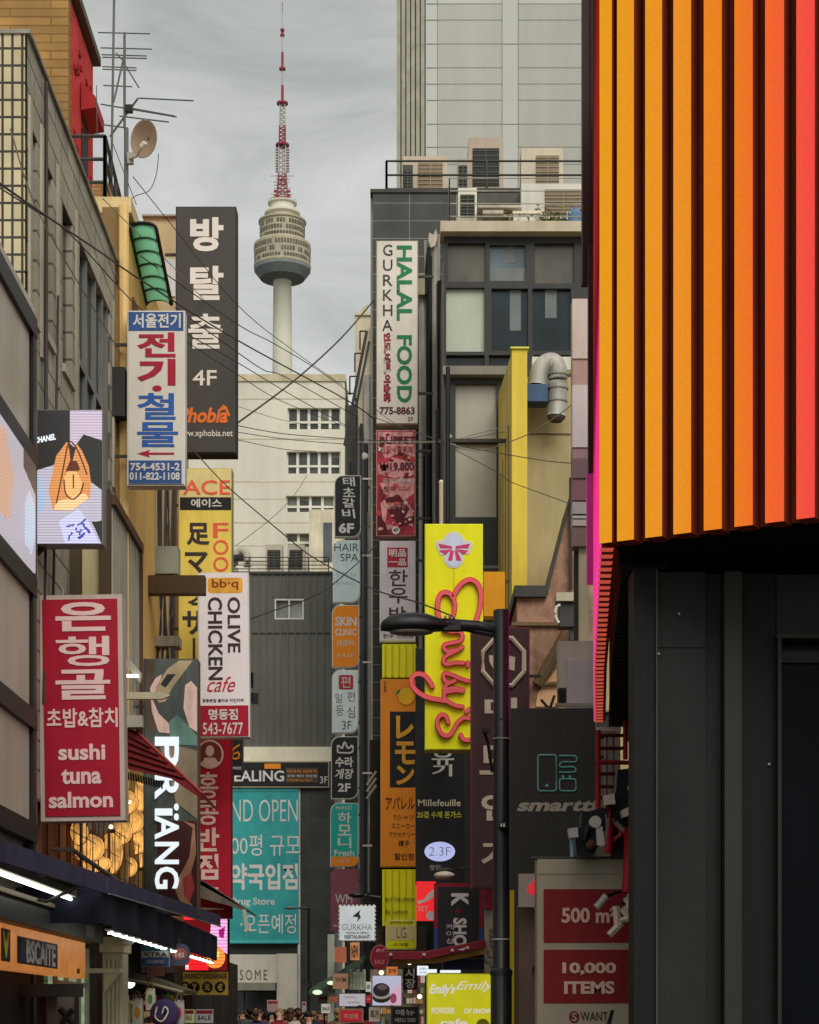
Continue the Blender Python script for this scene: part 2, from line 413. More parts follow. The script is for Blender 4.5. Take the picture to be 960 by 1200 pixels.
# ------------------------------------------------------------------ the tower on the hill
def tower():
    Y = 950; t = Thing('observation_tower', 'tall white observation tower with round glazed pod and red white antenna mast on the hill', 'tower', (X_(333, Y), Y, 205))
    cx = X_(333, Y); px = Y / F
    cream = mat('tower_cream', (200, 196, 176), rough=.7, var=.05, scale=.06, k=1.2); bandd = mat('tower_windows', (96, 92, 78), rough=.3, var=.35, scale=.5, streak=1)
    grey = mat('tower_underside', (112, 116, 114), rough=.7); redp = mat('mast_red', (142, 62, 70), rough=.8, var=.1, k=1.2); whp = mat('mast_white', (178, 170, 164), rough=.8, var=.1, k=1.2)
    pod = mat('tower_pod', (172, 163, 138), rough=.6, var=.12, scale=.3, streak=1, k=1.15)
    zz = lambda y: Z_(y, Y)
    b = t.m('shaft', cream); b.smooth = True; x0 = cx - 2*px
    b.lathe((x0, Y, 0), [(13*px, 205), (12.4*px, zz(500)), (11.2*px, zz(400)), (10.6*px, zz(322))], 40)
    c = (x0, Y, 0)
    t.m('underside', grey).lathe(c, [(11*px, zz(330)), (26*px, zz(327)), (33*px, zz(318)), (33*px, zz(315))], 48)
    t.m('lower_deck', pod).lathe(c, [(33*px, zz(315)), (33.6*px, zz(314)), (33.6*px, zz(312)), (32.6*px, zz(311)), (33.4*px, zz(288)), (30*px, zz(285)), (27*px, zz(284))], 48)
    t.m('upper_deck', pod).lathe(c, [(26*px, zz(284)), (26.4*px, zz(263)), (28*px, zz(262)), (28*px, zz(260)), (24*px, zz(258.5)), (19*px, zz(258))], 48)
    t.m('cap', cream).lathe(c, [(18*px, zz(258)), (17*px, zz(253)), (21*px, zz(252)), (21*px, zz(250)), (19*px, zz(248.5)), (15*px, zz(248)), (14.5*px, zz(240)), (17*px, zz(239.4)), (17*px, zz(238)), (13*px, zz(237.5)), (9*px, zz(236))], 40)
    for y0, y1, r, n in ((291, 296, 33.35, 60), (299, 304, 33.1, 60), (307, 311, 32.9, 60), (265, 269.5, 26.6, 46), (272, 276.5, 26.5, 46), (279.5, 283, 26.4, 46)):
        w = t.m('window_band', bandd, new=True)
        for k in range(n):
            a = 2*math.pi*(k + .5)/n; h = .36*2*math.pi/n*r*px
            if random.random() < .12: continue
            d = Vector((math.cos(a), math.sin(a), 0)); q = Vector((-d.y, d.x, 0)); o = Vector((x0, Y, 0)) + d*(r*px + .02)
            zl, zh = zz(y1), zz(y0)
            w.prism([o - q*h + Vector((0,0,zl)), o + q*h + Vector((0,0,zl)), o + q*h + Vector((0,0,zh)), o - q*h + Vector((0,0,zh))], -d*.5)
    ant = t.m('antenna', whp)
    for a in range(0, 360, 24):
        d = Vector((math.cos(R(a)), math.sin(R(a)), 0)); o = Vector((x0, Y, zz(238))) + d*15*px
        ant.tube([o, o + d*2*px + Vector((0, 0, random.uniform(1, 3.2)*px))], .28, 5)
    def lattice(mb, y0, y1, r0, r1, step):
        n = max(1, int(round((y1 - y0)/step)))
        for i in range(n):
            ya, yb = y1 - (y1-y0)*i/n, y1 - (y1-y0)*(i+1)/n; ra, rb = r1 + (r0-r1)*i/n, r1 + (r0-r1)*(i+1)/n
            ca = [Vector((x0 + sx*ra*px, Y + sy*ra*px, zz(ya))) for sx, sy in ((-1,-1),(1,-1),(1,1),(-1,1))]
            cb = [Vector((x0 + sx*rb*px, Y + sy*rb*px, zz(yb))) for sx, sy in ((-1,-1),(1,-1),(1,1),(-1,1))]
            for k in range(4):
                mb.tube([ca[k], cb[k]], .32, 4); mb.tube([ca[k], cb[(k+1) % 4]], .2, 4); mb.tube([ca[k], ca[(k+1) % 4]], .2, 4)
    sec = [(204, 237, 4.4, 6.4, redp, 4.5), (171, 204, 4.0, 4.4, whp, 5.5), (148, 171, 3.3, 3.6, redp, 4.5), (121, 148, 3.0, 3.3, whp, 5)]
    for y0, y1, r0, r1, m_, st in sec: lattice(t.m('mast_section', m_, new=True), y0, y1, r0, r1, st)
    for y0, y1, r0, m_ in ((100, 121, 1.7, redp), (82, 100, 1.5, whp), (61, 82, 1.5, redp), (41, 61, 1.2, whp), (35, 41, 1.6, redp), (16, 35, 1.0, whp), (2, 16, .55, mat('mast_tip', (120, 120, 118)))):
        t.m('mast_section', m_, new=True).lathe(c, [(r0*px, zz(y1)), (r0*.92*px, zz(y0))], 8)
    pl = t.m('platform', redp)
    for y, r in ((170, 8), (121, 6.6), (80.5, 3.8), (41, 2.6), (35, 2.4)): pl.lathe(c, [(r*px, zz(y + 1.2)), (r*px, zz(y - 1))], 16)
    wh = t.m('antenna_panel', whp)
    for k in range(9):
        y = 174 + k*3.2
        for sx in (-1, 1): wh.box(x0 + sx*5*px, x0 + sx*8*px, Y - .8, Y + .8, zz(y + 1.6), zz(y))
    for k in range(8):
        y = 206 + k*3.6; wh.box(x0 - random.uniform(6, 14)*px, x0 + random.uniform(6, 14)*px, Y - .15, Y + .15, zz(y) - .2, zz(y) + .2)
    for sx in (-1, 1):
        for y in (226, 231): t.m('dish', redp).ball((x0 + sx*8*px, Y - 5*px, zz(y)), 2*px, 1*px, 2*px, 10, 6)
    t.done()
tower()

# ------------------------------------------------------------------ far buildings
def frY(Y): return lambda a, b, d: Vector((a, Y + d, b))
def frX(X, sgn=-1): return lambda a, b, d: Vector((X + sgn*d, a, b))

def cream_block():
    Y = 150; t = Thing('office_block', 'cream office block with ribbon windows below the tower, wires crossing it', 'building', P(300, HY, Y) - Vector((0, 0, CZ)))
    wallm = mat('cream_render', (202, 196, 178), rough=.8, var=.09, scale=.5, streak=.12, k=1.2); x0, x1 = X_(180, Y), X_(404, Y); z1 = Z_(447, Y)
    rows = [(478, 503, 337, 404), (529, 555, 336, 404), (581, 600, 335, 392), (625, 641, 335, 364)]
    holes = [(X_(a, Y), X_(b, Y) if b < 404 else x1 - .3, Z_(d, Y), Z_(c, Y)) for c, d, a, b in rows]
    w = t.m('wall', wallm); w.wall(frY(Y), x0, x1, 0, z1, holes, .5); w.box(x0, x1, Y + .5, Y + 14, 0, z1 - .01)
    for k in range(2): w.quad((x0 if k == 0 else x1, Y, 0), (x0 if k == 0 else x1, Y, z1), (x0 if k == 0 else x1, Y + .5, z1), (x0 if k == 0 else x1, Y + .5, 0))
    w.quad((x0, Y, z1), (x1, Y, z1), (x1, Y + .5, z1), (x0, Y + .5, z1))
    t.m('coping', mat('coping_tan', (172, 160, 130), rough=.85)).box(x0 - .1, x1 + .1, Y - .12, Y + 14.1, z1, z1 + .5)
    j = t.m('joint', mat('joint_grey', (176, 168, 146), rough=.8))
    for y in (468, 515, 565, 613, 660): j.box(x0, x1, Y - .02, Y, Z_(y, Y), Z_(y, Y) + .1)
    for y in (585, 640): j.box(x0, X_(334, Y), Y - .02, Y, Z_(y, Y), Z_(y, Y) + .06)
    fm = mat('window_white', (190, 186, 172), rough=.5, var=.05)
    for h in holes:
        p = t.m('window', glass('office_glass', (80, 82, 76), .15), new=True); p.box(h[0], h[1], Y + .4, Y + .45, h[2], h[3])
        n = max(2, int(round((h[1]-h[0]) / (13*Y/F)))); f = t.m('frame', fm, under=p, new=True)
        for i in range(n + 1):
            x = h[0] + (h[1]-h[0])*i/n; f.box(x - .1, x + .1, Y + .3, Y + .399, h[2], h[3])
        zm = h[2] + (h[3]-h[2])*.38; f.box(h[0], h[1], Y + .285, Y + .397, zm - .08, zm + .08)
        bl = t.m('blind', mat('blind_grey', (104, 102, 92), rough=.8), under=p, new=True)
        for i in range(n):
            if random.random() < .4:
                xa = h[0] + (h[1]-h[0])*i/n + .1; bl.box(xa, xa + (h[1]-h[0])/n - .2, Y + .36, Y + .396, h[3] - (h[3]-h[2])*random.choice((.25, .5, .6)), h[3])
    b = t.m('stair_house', mat('stair_cream', (188, 178, 152), rough=.85), ); b.box(X_(367, Y), X_(404, Y), Y - 6, Y - .02, 0, Z_(621, Y))
    t.m('stair_door', mat('slate_door', (78, 82, 84))).box(X_(383, Y), X_(393, Y), Y - 6.05, Y - 6, Z_(680, Y), Z_(636, Y))
    t.done()
cream_block()

def clad_building():
    Y = 100; t = Thing('clad_building', 'dark grey ribbed metal building closing the end of the street', 'building', P(300, HY, Y) - Vector((0, 0, CZ)))
    x0, x1, z1 = X_(190, Y), X_(392, Y), Z_(673, Y); zb = Z_(876, Y)
    clad = mat('ribbed_cladding', (86, 84, 77), rough=.55, var=.12, scale=1.2, streak=.12)
    w = t.m('cladding', clad)
    wx0, wx1, wz0, wz1 = X_(322, Y), X_(356, Y), Z_(726, Y), Z_(702, Y)
    w.wall(frY(Y), x0, x1, zb, z1, [(wx0, wx1, wz0, wz1)], .3); w.box(x0, x1, Y + .3, Y + 12, 0, z1 - .02)
    w.quad((x0, Y, z1), (x1, Y, z1), (x1, Y + .3, z1), (x0, Y + .3, z1))
    n = 24
    for i in range(n):
        x = x0 + (x1-x0)*(i + .5)/n
        if wx0 - .1 < x < wx1 + .1:
            w.box(x - .03, x + .03, Y - .06, Y, zb, wz0 - .1); w.box(x - .03, x + .03, Y - .06, Y, wz1 + .1, z1)
        else: w.box(x - .03, x + .03, Y - .06, Y, zb, z1)
    t.m('coping', mat('dark_coping', (64, 62, 58))).box(x0 - .05, x1 + .05, Y - .1, Y + .5, z1, z1 + .12)
    p = t.m('window', glass('pale_pane', (150, 152, 142), .2)); p.box(wx0, wx1, Y + .2, Y + .25, wz0, wz1)
    f = t.m('frame', M['white'], under=p)
    for a, b_, c, d in ((wx0, wx1, wz0, wz0 + .07), (wx0, wx1, wz1 - .07, wz1), (wx0, wx0 + .07, wz0 + .07, wz1 - .07), (wx1 - .07, wx1, wz0 + .07, wz1 - .07), ((wx0+wx1)/2 - .04, (wx0+wx1)/2 + .04, wz0 + .07, wz1 - .07)): f.box(a, b_, Y - .02, Y + .199, c, d)
    v = t.m('vent', M['black']); v.pb(292, 812, 303, 824, Y - .06, .05); v.pb(294, 788, 297, 806, Y - .06, .05)
    seam = t.m('seam', mat('seam_dark', (60, 58, 54))); seam.pb(190, 741, 392, 742.5, Y - .05, .04)
    t.m('fascia', M['cream']).box(x0, x1, Y - .25, Y + .28, Z_(893, Y), zb)
    ti = t.m('tiled_pier', grid_mat('pier_tile', (62, 62, 58), (72, 72, 68), 1.2, .6, .01)); ti.box(X_(351, Y), X_(392, Y), Y - .18, Y + .29, 0, Z_(893, Y))
    t.m('trim', M['white']).pb(349, 924, 352, 1195, Y - .24, .3)
    lo = t.m('lower_wall', mat('lower_dark', (44, 44, 42))); lo.box(x0, X_(349, Y), Y + .02, Y + .29, 0, Z_(893, Y))
    t.done()
    # shop front under it
    s = Thing('storefront', 'pale shop fascia lettered SOME above a dark entrance at the street end', 'shop', P(300, HY, Y) - Vector((0, 0, CZ)))
    s.YY = Y; s.face = Y - .5
    s.m('fascia', mat('fascia_pale', (176, 170, 154), rough=.6, var=.06)).pb(240, 1119, 325, 1152, Y - .5, .4, Yr=Y)
    s.m('side_panel', mat('panel_pale', (186, 178, 162), rough=.7, var=.08)).pb(325, 1118, 349, 1196, Y - .42, .4, Yr=Y)
    s.m('canopy', mat('canopy_grey', (120, 116, 104))).pb(240, 1152, 324, 1161, Y - .9, .8, Yr=Y)
    d = s.m('door', glass('shop_glass', (40, 42, 40))); d.pb(240, 1162, 325, 1200, Y - .15, .1, Yr=Y)
    fr = s.m('frame', M['black'], under=d)
    for x in (250, 268, 286, 304, 322): fr.pb(x, 1161, x + 1.5, 1210, Y - .2, .045, Yr=Y)
    T(s, 'SOME', 282, 1137, 314, 1149, mat('fascia_letter', (70, 68, 60)), bold=.0, space=1.4)
    s.done()
    b = sign('banner', 'large teal opening banner with white Korean lettering hung on the dark building', Y - .3, (268, 924, 350, 1106), M['teal'], depth=.06, cat='banner')
    wt = M['white']
    T(b, 'ND OPEN', 271, 937, 349, 963, wt, bold=-.01); T(b, '00평 규모', 271, 978, 352, 1003, wt, bold=.0); T(b, '약국입점', 270, 1012, 349, 1043, wt, bold=.03)
    T(b, 'Drug Store', 270, 1052, 322, 1063, wt, bold=.015); T(b, '·오픈예정', 282, 1071, 347, 1094, wt, bold=.0)
    tl = b.m('hem', mat('hem_teal', (70, 164, 160))); 
    for y in (924, 1102): tl.pb(268, y, 350, y + 3, Y - .33, .029, Yr=Y - .3)
    b.done()
    b = sign('fascia_sign', 'black sign reading HEALING with small orange panel above the teal banner', Y - .45, (266, 892, 386, 923), M['black'], depth=.15, frame=mat('sign_rim', (150, 140, 116)), fw=1.5)
    T(b, 'HEALING', 262, 903, 333, 916, M['white'], bold=.02); b.m('emblem', M['orange']).pb(310, 895, 329, 901, b.face - .004, .003, Yr=b.YY)
    pn = b.m('panel', mat('price_panel', (70, 58, 44))); pn.pb(335, 900, 373, 917, b.face - .006, .005, Yr=b.YY)
    b.face -= .006; T(b, '마사지 테라피', 337, 902, 371, 906, M['orange'], bold=.0); T(b, '두피 케어 전문점', 337, 908, 371, 911, M['white'], bold=0); T(b, 'Healing Spa', 337, 913, 366, 916, M['orange'], bold=0)
    b.face += .006; T(b, '3F', 375, 910, 384, 918, M['white'], bold=.0); b.done()
clad_building()

def ac_unit(name, label, Y, x0, y0, x1, y1, d=.5, c=(178, 168, 150), grille='wide', group='air conditioning units on the roofs'):
    t = Thing(name, label, 'air conditioner', P((x0+x1)/2, y1, Y), group)
    t.m('case', mat('ac_case_%d' % c[0], c, rough=.55, var=.12)).pb(x0, y0, x1, y1, Y, d)
    w, h = x1-x0, y1-y0; g = t.m('grille', mat('ac_grille', (46, 46, 42), rough=.6) if grille == 'wide' else mat('ac_grille_brown', (122, 106, 84), rough=.6))
    gx0, gx1, gy0, gy1 = (x0 + w*.12, x1 - w*.12, y0 + h*.2, y1 - h*.12) if grille == 'wide' else (x0 + w*.35, x1 - w*.1, y0 + h*.18, y1 - h*.1)
    g.pb(gx0, gy0, gx1, gy1, Y - .03, .025, Yr=Y)
    s = t.m('slats', mat('ac_slat', (92, 90, 82)) if grille == 'wide' else mat('ac_slat_brown', (150, 134, 110)))
    for i in range(7):
        y = gy0 + (gy1-gy0)*(i + .5)/7; s.pb(gx0, y - .35, gx1, y + .35, Y - .05, .019, Yr=Y)
    s.pb((gx0+gx1)/2 - .4, gy0, (gx0+gx1)/2 + .4, gy1, Y - .054, .003, Yr=Y)
    f = t.m('foot', M['steel_dark'])
    for x in (x0 + w*.12, x1 - w*.2): f.pb(x, y1, x + w*.1, y1 + 1.5, Y + .05, d - .1, Yr=Y)
    return t.done()

def railing(name, label, pts, h, n=3, r=.022, every=1.2, m=None, bars=0):
    m = m or M['steel_dark']; t = Thing(name, label, 'railing', pts[0])
    for i in range(len(pts)-1):
        a, b = Vector(pts[i]), Vector(pts[i+1]); L_ = (b-a).length; k = max(1, int(L_/every))
        for q in range(n):
            up = Vector((0, 0, h*(q+1)/n)); t.m('rail', m).tube([a + up, b + up], r, 5)
        for q in range(k + 1):
            c = a + (b-a)*q/k; t.m('post', m).tube([c, c + Vector((0, 0, h))], r*1.2, 5)
        for q in range(bars):
            c = a + (b-a)*(q + .5)/bars; t.m('baluster', m).tube([c, c + Vector((0, 0, h))], r*.6, 4)
    return t.done()

zr = Z_(672, 100)
railing('roof_railing', 'thin dark railing along the roof of the dark ribbed building', [(X_(268, 100), 100.3, zr + .1), (X_(385, 100), 100.3, zr + .1)], .75, 4, .025, .9)
ac_unit('air_conditioner', 'left of the two beige air conditioners on the dark ribbed building', 102, 311, 638, 331, 671, .8, grille='wide')
ac_unit('air_conditioner', 'right of the two beige air conditioners on the dark ribbed building', 102, 337, 638, 357, 671, .8, grille='wide')
t = Thing('roof_duct', 'curved pale duct hood on the roof beside the food sign', 'duct', P(282, 672, 101))
t.m('body', mat('duct_cream', (170, 164, 146))).tube([P(x, y, 101) for x, y in catmull([(275, 676), (275, 655), (281, 645), (289, 650), (290, 664)])], .2, 10)
t.m('cap', M['black']).pb(272, 650, 285, 656, 100.6, .3); t.done()
# ------------------------------------------------------------------ left row of buildings
def left_buildings():
    # near shop block: stone panels in black steel frames
    X0 = -4.99; t = Thing('panel_building', 'nearest left building with pale panels between black steel beams', 'building', (-7, 20, 0))
    Y0, Y1 = 15.5, 27.3
    pan = mat('frosted_panel', (178, 170, 152), rough=.38, var=.12, scale=1.6, streak=.12, spec=.35); blk = mat('frame_black', (36, 34, 31), rough=.45)
    zs = [4.0, 5.5, 7.27, 8.97, 10.72]
    w = t.m('core', mat('core_grey', (120, 114, 102), rough=.85)); w.box(-10, X0 - .12, Y0, Y1 - .05, 0, 10.6)
    for i in range(4):
        ys = [Y0, 18.4, 21.2, 24.0, 27.05]
        for a, b in zip(ys[:-1], ys[1:]): t.m('panel', pan, new=True).box(X0 - .12, X0 - .03, a + .03, b - .03, zs[i] + .12, zs[i+1] - .12)
    f = t.m('beam', blk)
    for z in zs: f.box(X0 - .14, X0 + .03, Y0, Y1, z - .13, z + .13)
    for y in (18.4, 21.2, 24.0): f.box(X0 - .1, X0 - .02, y - .03, y + .03, 4, 10.7)
    f.box(X0 - .13, X0 + .02, 27.07, Y1, 0, 10.8); 
    t.m('end_wall', mat('end_stone', (138, 132, 118), rough=.8, var=.2)).box(-10, X0 - .01, Y1 - .045, Y1 + .2, 0, 10.75)
    t.m('parapet', pan).box(-10, X0, Y0, Y1, 10.86, 11.0)
    t.m('lower_wall', mat('under_dark', (48, 46, 42), rough=.7)).box(-10, X0 - .02, Y0, 20, 0, 3.85)
    t.done()
    # weathered grey block with tall slot windows
    X1 = -5.23; Y0, Y1, zt = 28.0, 36.5, 15.0
    t = Thing('grey_building', 'weathered grey tiled building with tall narrow windows above the screen', 'building', (-7, 32, 0))
    st = grid_mat('grey_facade_tile', (158, 150, 132), (92, 86, 74), 1.1, .42, .02, .5, rough=.8, var=.22)
    holes = [(28.35, 28.75, 11.3, 13.85), (29.35, 30.0, 11.4, 13.85), (30.85, 31.75, 11.4, 13.85), (32.45, 35.75, 9.3, 13.9)]
    w = t.m('facade', st); w.wall(frX(X1), Y0, Y1, 4.6, zt, holes, .14); w.box(-10, X1 - .14, Y0 + .3, Y1 - .02, 0, zt - .05)
    w.quad((X1, Y1, 4.6), (X1, Y1, zt), (X1 - .14, Y1, zt), (X1 - .14, Y1, 4.6)); w.quad((X1, Y0, zt), (X1, Y1, zt), (X1 - .15, Y1, zt), (X1 - .15, Y0, zt))
    gm = glass('slot_glass', (46, 40, 36), .2)
    for h in holes:
        p = t.m('window', gm, new=True); p.box(X1 - .139, X1 - .1, h[0], h[1], h[2], h[3])
        if h[1] - h[0] > 2:
            f = t.m('frame', mat('win_frame_grey', (112, 112, 106)), under=p)
            for y in (32.5, 33.35, 34.3, 35.1, 35.65): f.box(X1 - .099, X1 - .03, y - .06, y + .06, h[2], h[3])
            f.box(X1 - .098, X1 - .04, h[0], h[1], 12.0, 12.1)
        t.m('sill', mat('sill_stone', (164, 156, 138), rough=.85), new=True).box(X1 - .09, X1 + .05, h[0] - .05, h[1] + .05, h[2] - .12, h[2])
    t.m('end_wall', grid_mat('grid_tile', (178, 166, 132), (52, 50, 44), .135, .235, .018, 0, rough=.4, var=.1)).box(-9.95, X1 - .03, Y0, Y0 + .29, 0, zt)
    for y in (28.15, 29.05, 30.4, 32.1, 36.1): t.m('mullion', mat('mullion_grey', (158, 150, 132), rough=.8), new=True).box(X1 + .001, X1 + .035, y - .08, y + .08, 10.9, 14.2)
    t.m('coping', mat('coping_grey', (128, 122, 108), rough=.9, var=.25)).box(-9.98, X1 + .05, Y0 - .03, Y1, zt + .002, zt + .06)
    t.m('cable_run', M['wire']).tube([(X1 + .05, 29.2, 14.9), (X1 + .06, 29.15, 12.5), (X1 + .08, 29.0, 9), (X1 + .05, 29.0, 6)], .03, 5).tube([(X1 + .05, 30.2, 12.2), (X1 + .07, 29.9, 10), (X1 + .05, 29.7, 7)], .02, 5)
    t.done()
    # tan rendered building behind it
    X2 = -5.06
    t = Thing('tan_building', 'tan rendered building with ledge behind the grey tiled facade', 'building', (-7, 40, 0))
    tan = mat('tan_render', (196, 156, 92), rough=.8, var=.14, scale=.9)
    b = t.m('wall', tan); b.box(-10, X2, 36.55, 40.9, 0, 15.9); b.box(-6.75, X2 - .003, 40.9, 45.9, 0, 15.9)
    t.m('ledge', mat('ledge_tan', (190, 168, 122), rough=.85)).box(-10, X2 + .1, 36.5, 40.85, 15.92, 16.2)
    t.m('chimney', grid_mat('chimney_brick', (176, 128, 76), (132, 104, 72), .2, .07, .012, .5)).box(X_(110, 37.4), X_(128, 37.4), 37.2, 37.9, 16.2, 16.75)
    rec = t.m('recess', mat('recess_brown', (116, 92, 58), rough=.8)); rec.box(X_(120, 36.5), X_(146, 36.5), 36.48, 36.545, Z_(330, 36.5), Z_(243, 36.5))
    s = t.m('shutter_box', mat('box_dark', (50, 48, 44))); s.box(X_(134, 36.3), X_(149, 36.3), 36.0, 36.5, Z_(493, 36.3), Z_(436, 36.3))
    pv = t.m('drain_pipe', mat('tan_pipe', (204, 170, 112))); pv.tube([(X2 - .02, 36.4, 16), (X2 - .02, 36.4, 3)], .09, 8)
    t.done()
    # brick penthouse with red painted side
    X3 = -6.83
    t = Thing('brick_building', 'tan stone brick house with red painted side wall at top left', 'building', (-9, 42, 16))
    t.m('brick_wall', grid_mat('rough_brick', (156, 120, 72), (116, 86, 50), 1.3, .17, .014, .37, rough=.95, var=.3)).box(-12, X3, 41.0, 41.3, 0, 22.2)
    rw = t.m('red_wall', grid_mat('red_painted_brick', (206, 62, 56), (160, 40, 38), .5, .16, .015, .5, rough=.8, var=.18)); rw.box(-11.9, X3 - .002, 41.3, 44.2, 0, 22.1)
    im = t.m('brick_relief', mat('relief_red', (138, 30, 32), rough=.9))
    for k in range(40):
        y = random.uniform(41.4, 44); z = random.uniform(16.6, 21.6); im.box(X3 - .01, X3 + .03, y, y + random.uniform(.1, .22), z, z + .1)
    t.m('coping', mat('coping_dark', (92, 78, 66), rough=.8)).box(-12.1, X3 + .14, 40.9, 44.4, 22.2, 22.38)
    d = t.m('doorway', mat('doorway_dark', (40, 26, 24))); d.box(X3 - .003, X3 + .02, 42.6, 43.4, 18.8, 20.4)
    aw = t.m('awning', mat('awning_red', (158, 40, 40), rough=.7)); aw.prism([(X3 + .02, 42.45, 21.0), (X3 + .32, 42.45, 20.68), (X3 + .32, 42.45, 20.45), (X3 + .02, 42.45, 20.4)], (0, 1.2, 0))
    t.done()
    # pale block further along
    t = Thing('pale_building', 'low pale building behind the yellow and white signs on the left', 'building', (-7, 53, 0))
    b = t.m('wall', mat('pale_render', (150, 144, 124), rough=.85, var=.2)); b.box(-11, -5.32, 46.0, 60.5, 0, 13.6)
    t.m('coping', M['concrete']).box(-11.05, -5.27, 45.95, 60.55, 13.602, 13.8)
    for y in (47.5, 50.5, 53.5, 56.5): t.m('window', M['glassd'], new=True).box(-5.33, -5.29, y, y + 1.6, 9, 10.6)
    t.done()
    t = Thing('stair_tower', 'beige concrete stair tower behind the green canopy', 'building', (-6, 47, 13.8))
    t.m('wall', mat('beige_stair', (178, 160, 122), rough=.85)).box(X_(172, 47), X_(210, 47), 46.4, 49, 13.8, Z_(267, 47)); t.m('coping', M['concrete']).box(X_(171, 47), X_(211, 47), 46.3, 49.1, Z_(267, 47), Z_(265, 47)); 
    t.m('opening', mat('white_panel', (190, 192, 188))).box(X_(186, 46.3), X_(205, 46.3), 46.36, 46.399, Z_(346, 46.3), Z_(302, 46.3)); t.done()
left_buildings()

# roof furniture on the left
railing('roof_railing', 'dark steel railing on the tan roof below the satellite dish', [(X_(82, 37), 36.9, 16.2), (X_(124, 37), 36.9, 16.2), (X_(147, 40.7), 40.7, 16.2)], 1.25, 3, .035, .8)

def aerials():
    Y = 40.2; m = mat('aerial_grey', (92, 92, 88), rough=.5, metal=.4)
    t = Thing('television_aerial', 'tall aerial mast with many thin crossbars beside the satellite dish', 'aerial', P(148, 300, Y))
    t.m('mast', m).tube([(X_(148, Y), Y, 16.2), P(148, 150, Y)], .045, 8); t.m('mast', m).tube([P(146, 150, Y), P(146, 38, Y)], .028, 6)
    e = t.m('element', m); e_ = .013
    for x0, x1, y in ((115, 176, 38), (118, 178, 56), (119, 172, 64), (120, 172, 67), (120, 160, 78), (120, 160, 81), (121, 155, 100)): e.tube([P(x0, y, Y), P(x1, y + 1.5, Y)], e_, 5)
    for a, b in (((163, 115), (227, 118)), ((118, 122), (207, 137)), ((155, 127), (205, 136)), ((140, 136), (198, 143)), ((120, 146), (150, 150))): e.tube([P(*a, Y), P(*b, Y)], e_*1.15, 5)
    bm = t.m('boom', m); bm.tube([P(147, 58, Y), P(133, 120, Y)], .02, 5); bm.tube([P(129, 160, Y), P(162, 115, Y)], .022, 5); bm.tube([P(146, 75, Y), P(163, 103, Y)], .014, 5); bm.tube([P(136, 62, Y), P(147, 74, Y)], .012, 5)
    t.m('junction_box', M['black']).pb(147, 122, 155, 130, Y - .06, .12); t.done()
    t = Thing('pole', 'thin bare pole rising left of the aerial mast', 'pole', P(129, 300, 39)); Y2 = 39.4
    t.m('shaft', m).tube([(X_(129, Y2), Y2, 16.2), P(134, -20, Y2)], .024, 7); t.m('guy_wire', m).tube([P(131, 165, Y2), P(160, 240, Y2)], .008, 4).tube([P(113, 100, Y2), P(114, 160, Y2)], .008, 4); t.done()
    t = Thing('satellite_dish', 'round brownish satellite dish on the aerial mast', 'satellite dish', P(150, 190, 40))
    d = MB(); prof = [(.02, .1), (.12, .09), (.22, .06), (.3, .02), (.345, -.02), (.35, -.035), (.335, -.03), (.29, .0), (.2, .04), (.1, .07), (.015, .08)]
    mm = Matrix.Translation(P(170, 163, 40)) @ Matrix.Rotation(R(-38), 4, 'Z') @ Matrix.Rotation(R(8), 4, 'X')
    d.lathe((0, 0, 0), prof, 32, axis='y'); dish = t.m('reflector', mat('dish_brown', (142, 120, 100), rough=.55, var=.12)); dish.smooth = True
    dish._add([mm @ (Vector(v)*1.02) for v in d.v], d.f)
    arm = t.m('arm', M['galv']); arm.tube([P(151, 187, 40.1), P(160, 183, 39.9), P(169, 168, 39.6)], .025, 6); t.m('receiver', M['white']).tube([P(166, 172, 39.6), P(170, 167, 39.55)], .05, 8)
    t.m('mount', M['galv']).pb(149, 178, 156, 191, 40.06, .1); t.m('loose_cable', M['wire']).tube([P(x, y, 40) for x, y in catmull([(186, 180), (183, 205), (175, 223), (160, 229), (152, 235)])], .008, 4); t.done()
    # green barrel canopy
    t = Thing('canopy', 'green curved plastic canopy with dark ribs above the blue and white sign', 'canopy', (-5.05, 39, 15.4))
    a0, a1 = 36.9, 39.3; X2 = -5.02
    def arc(y, q, r=1.0): a = R(q*1.5); return Vector((X2 + .21 - .23*math.cos(a)*r, y, 15.78 - (y - a0)*.22 + 0.10*math.sin(a)*r))
    s = t.m('sheet', translucent('green_plastic', (92, 190, 140))); s.smooth = True
    rows = [[arc(a0 + (a1-a0)*i/10, 3 + 114*k/9) for k in range(10)] for i in range(11)]
    vs = [p for r_ in rows for p in r_]; vs2 = [p + Vector((-.02, 0, -.02)) for p in vs]
    s._add(vs + vs2, [(i*10+k, i*10+k+1, (i+1)*10+k+1, (i+1)*10+k) for i in range(10) for k in range(9)] + [(110+i*10+k, 110+(i+1)*10+k, 110+(i+1)*10+k+1, 110+i*10+k+1) for i in range(10) for k in range(9)])
    for i in range(7): t.m('rib', M['black'], new=True).tube([arc(a0 + (a1-a0)*i/6, 1 + 118*k/9, 1.06) for k in range(10)], .035, 5)
    t.m('edge_bar', M['black']).tube([arc(a0, 118, 1.06), arc(a1, 118, 1.06)], .035, 5).tube([arc(a0, 2, 1.06), arc(a1, 2, 1.06)], .035, 5)
    t.m('back_panel', mat('canopy_back', (96, 66, 46))).box(X2 - .03, X2 - .005, a0 + .4, a1, 13.6, 14.7)
    t.done()
aerials()

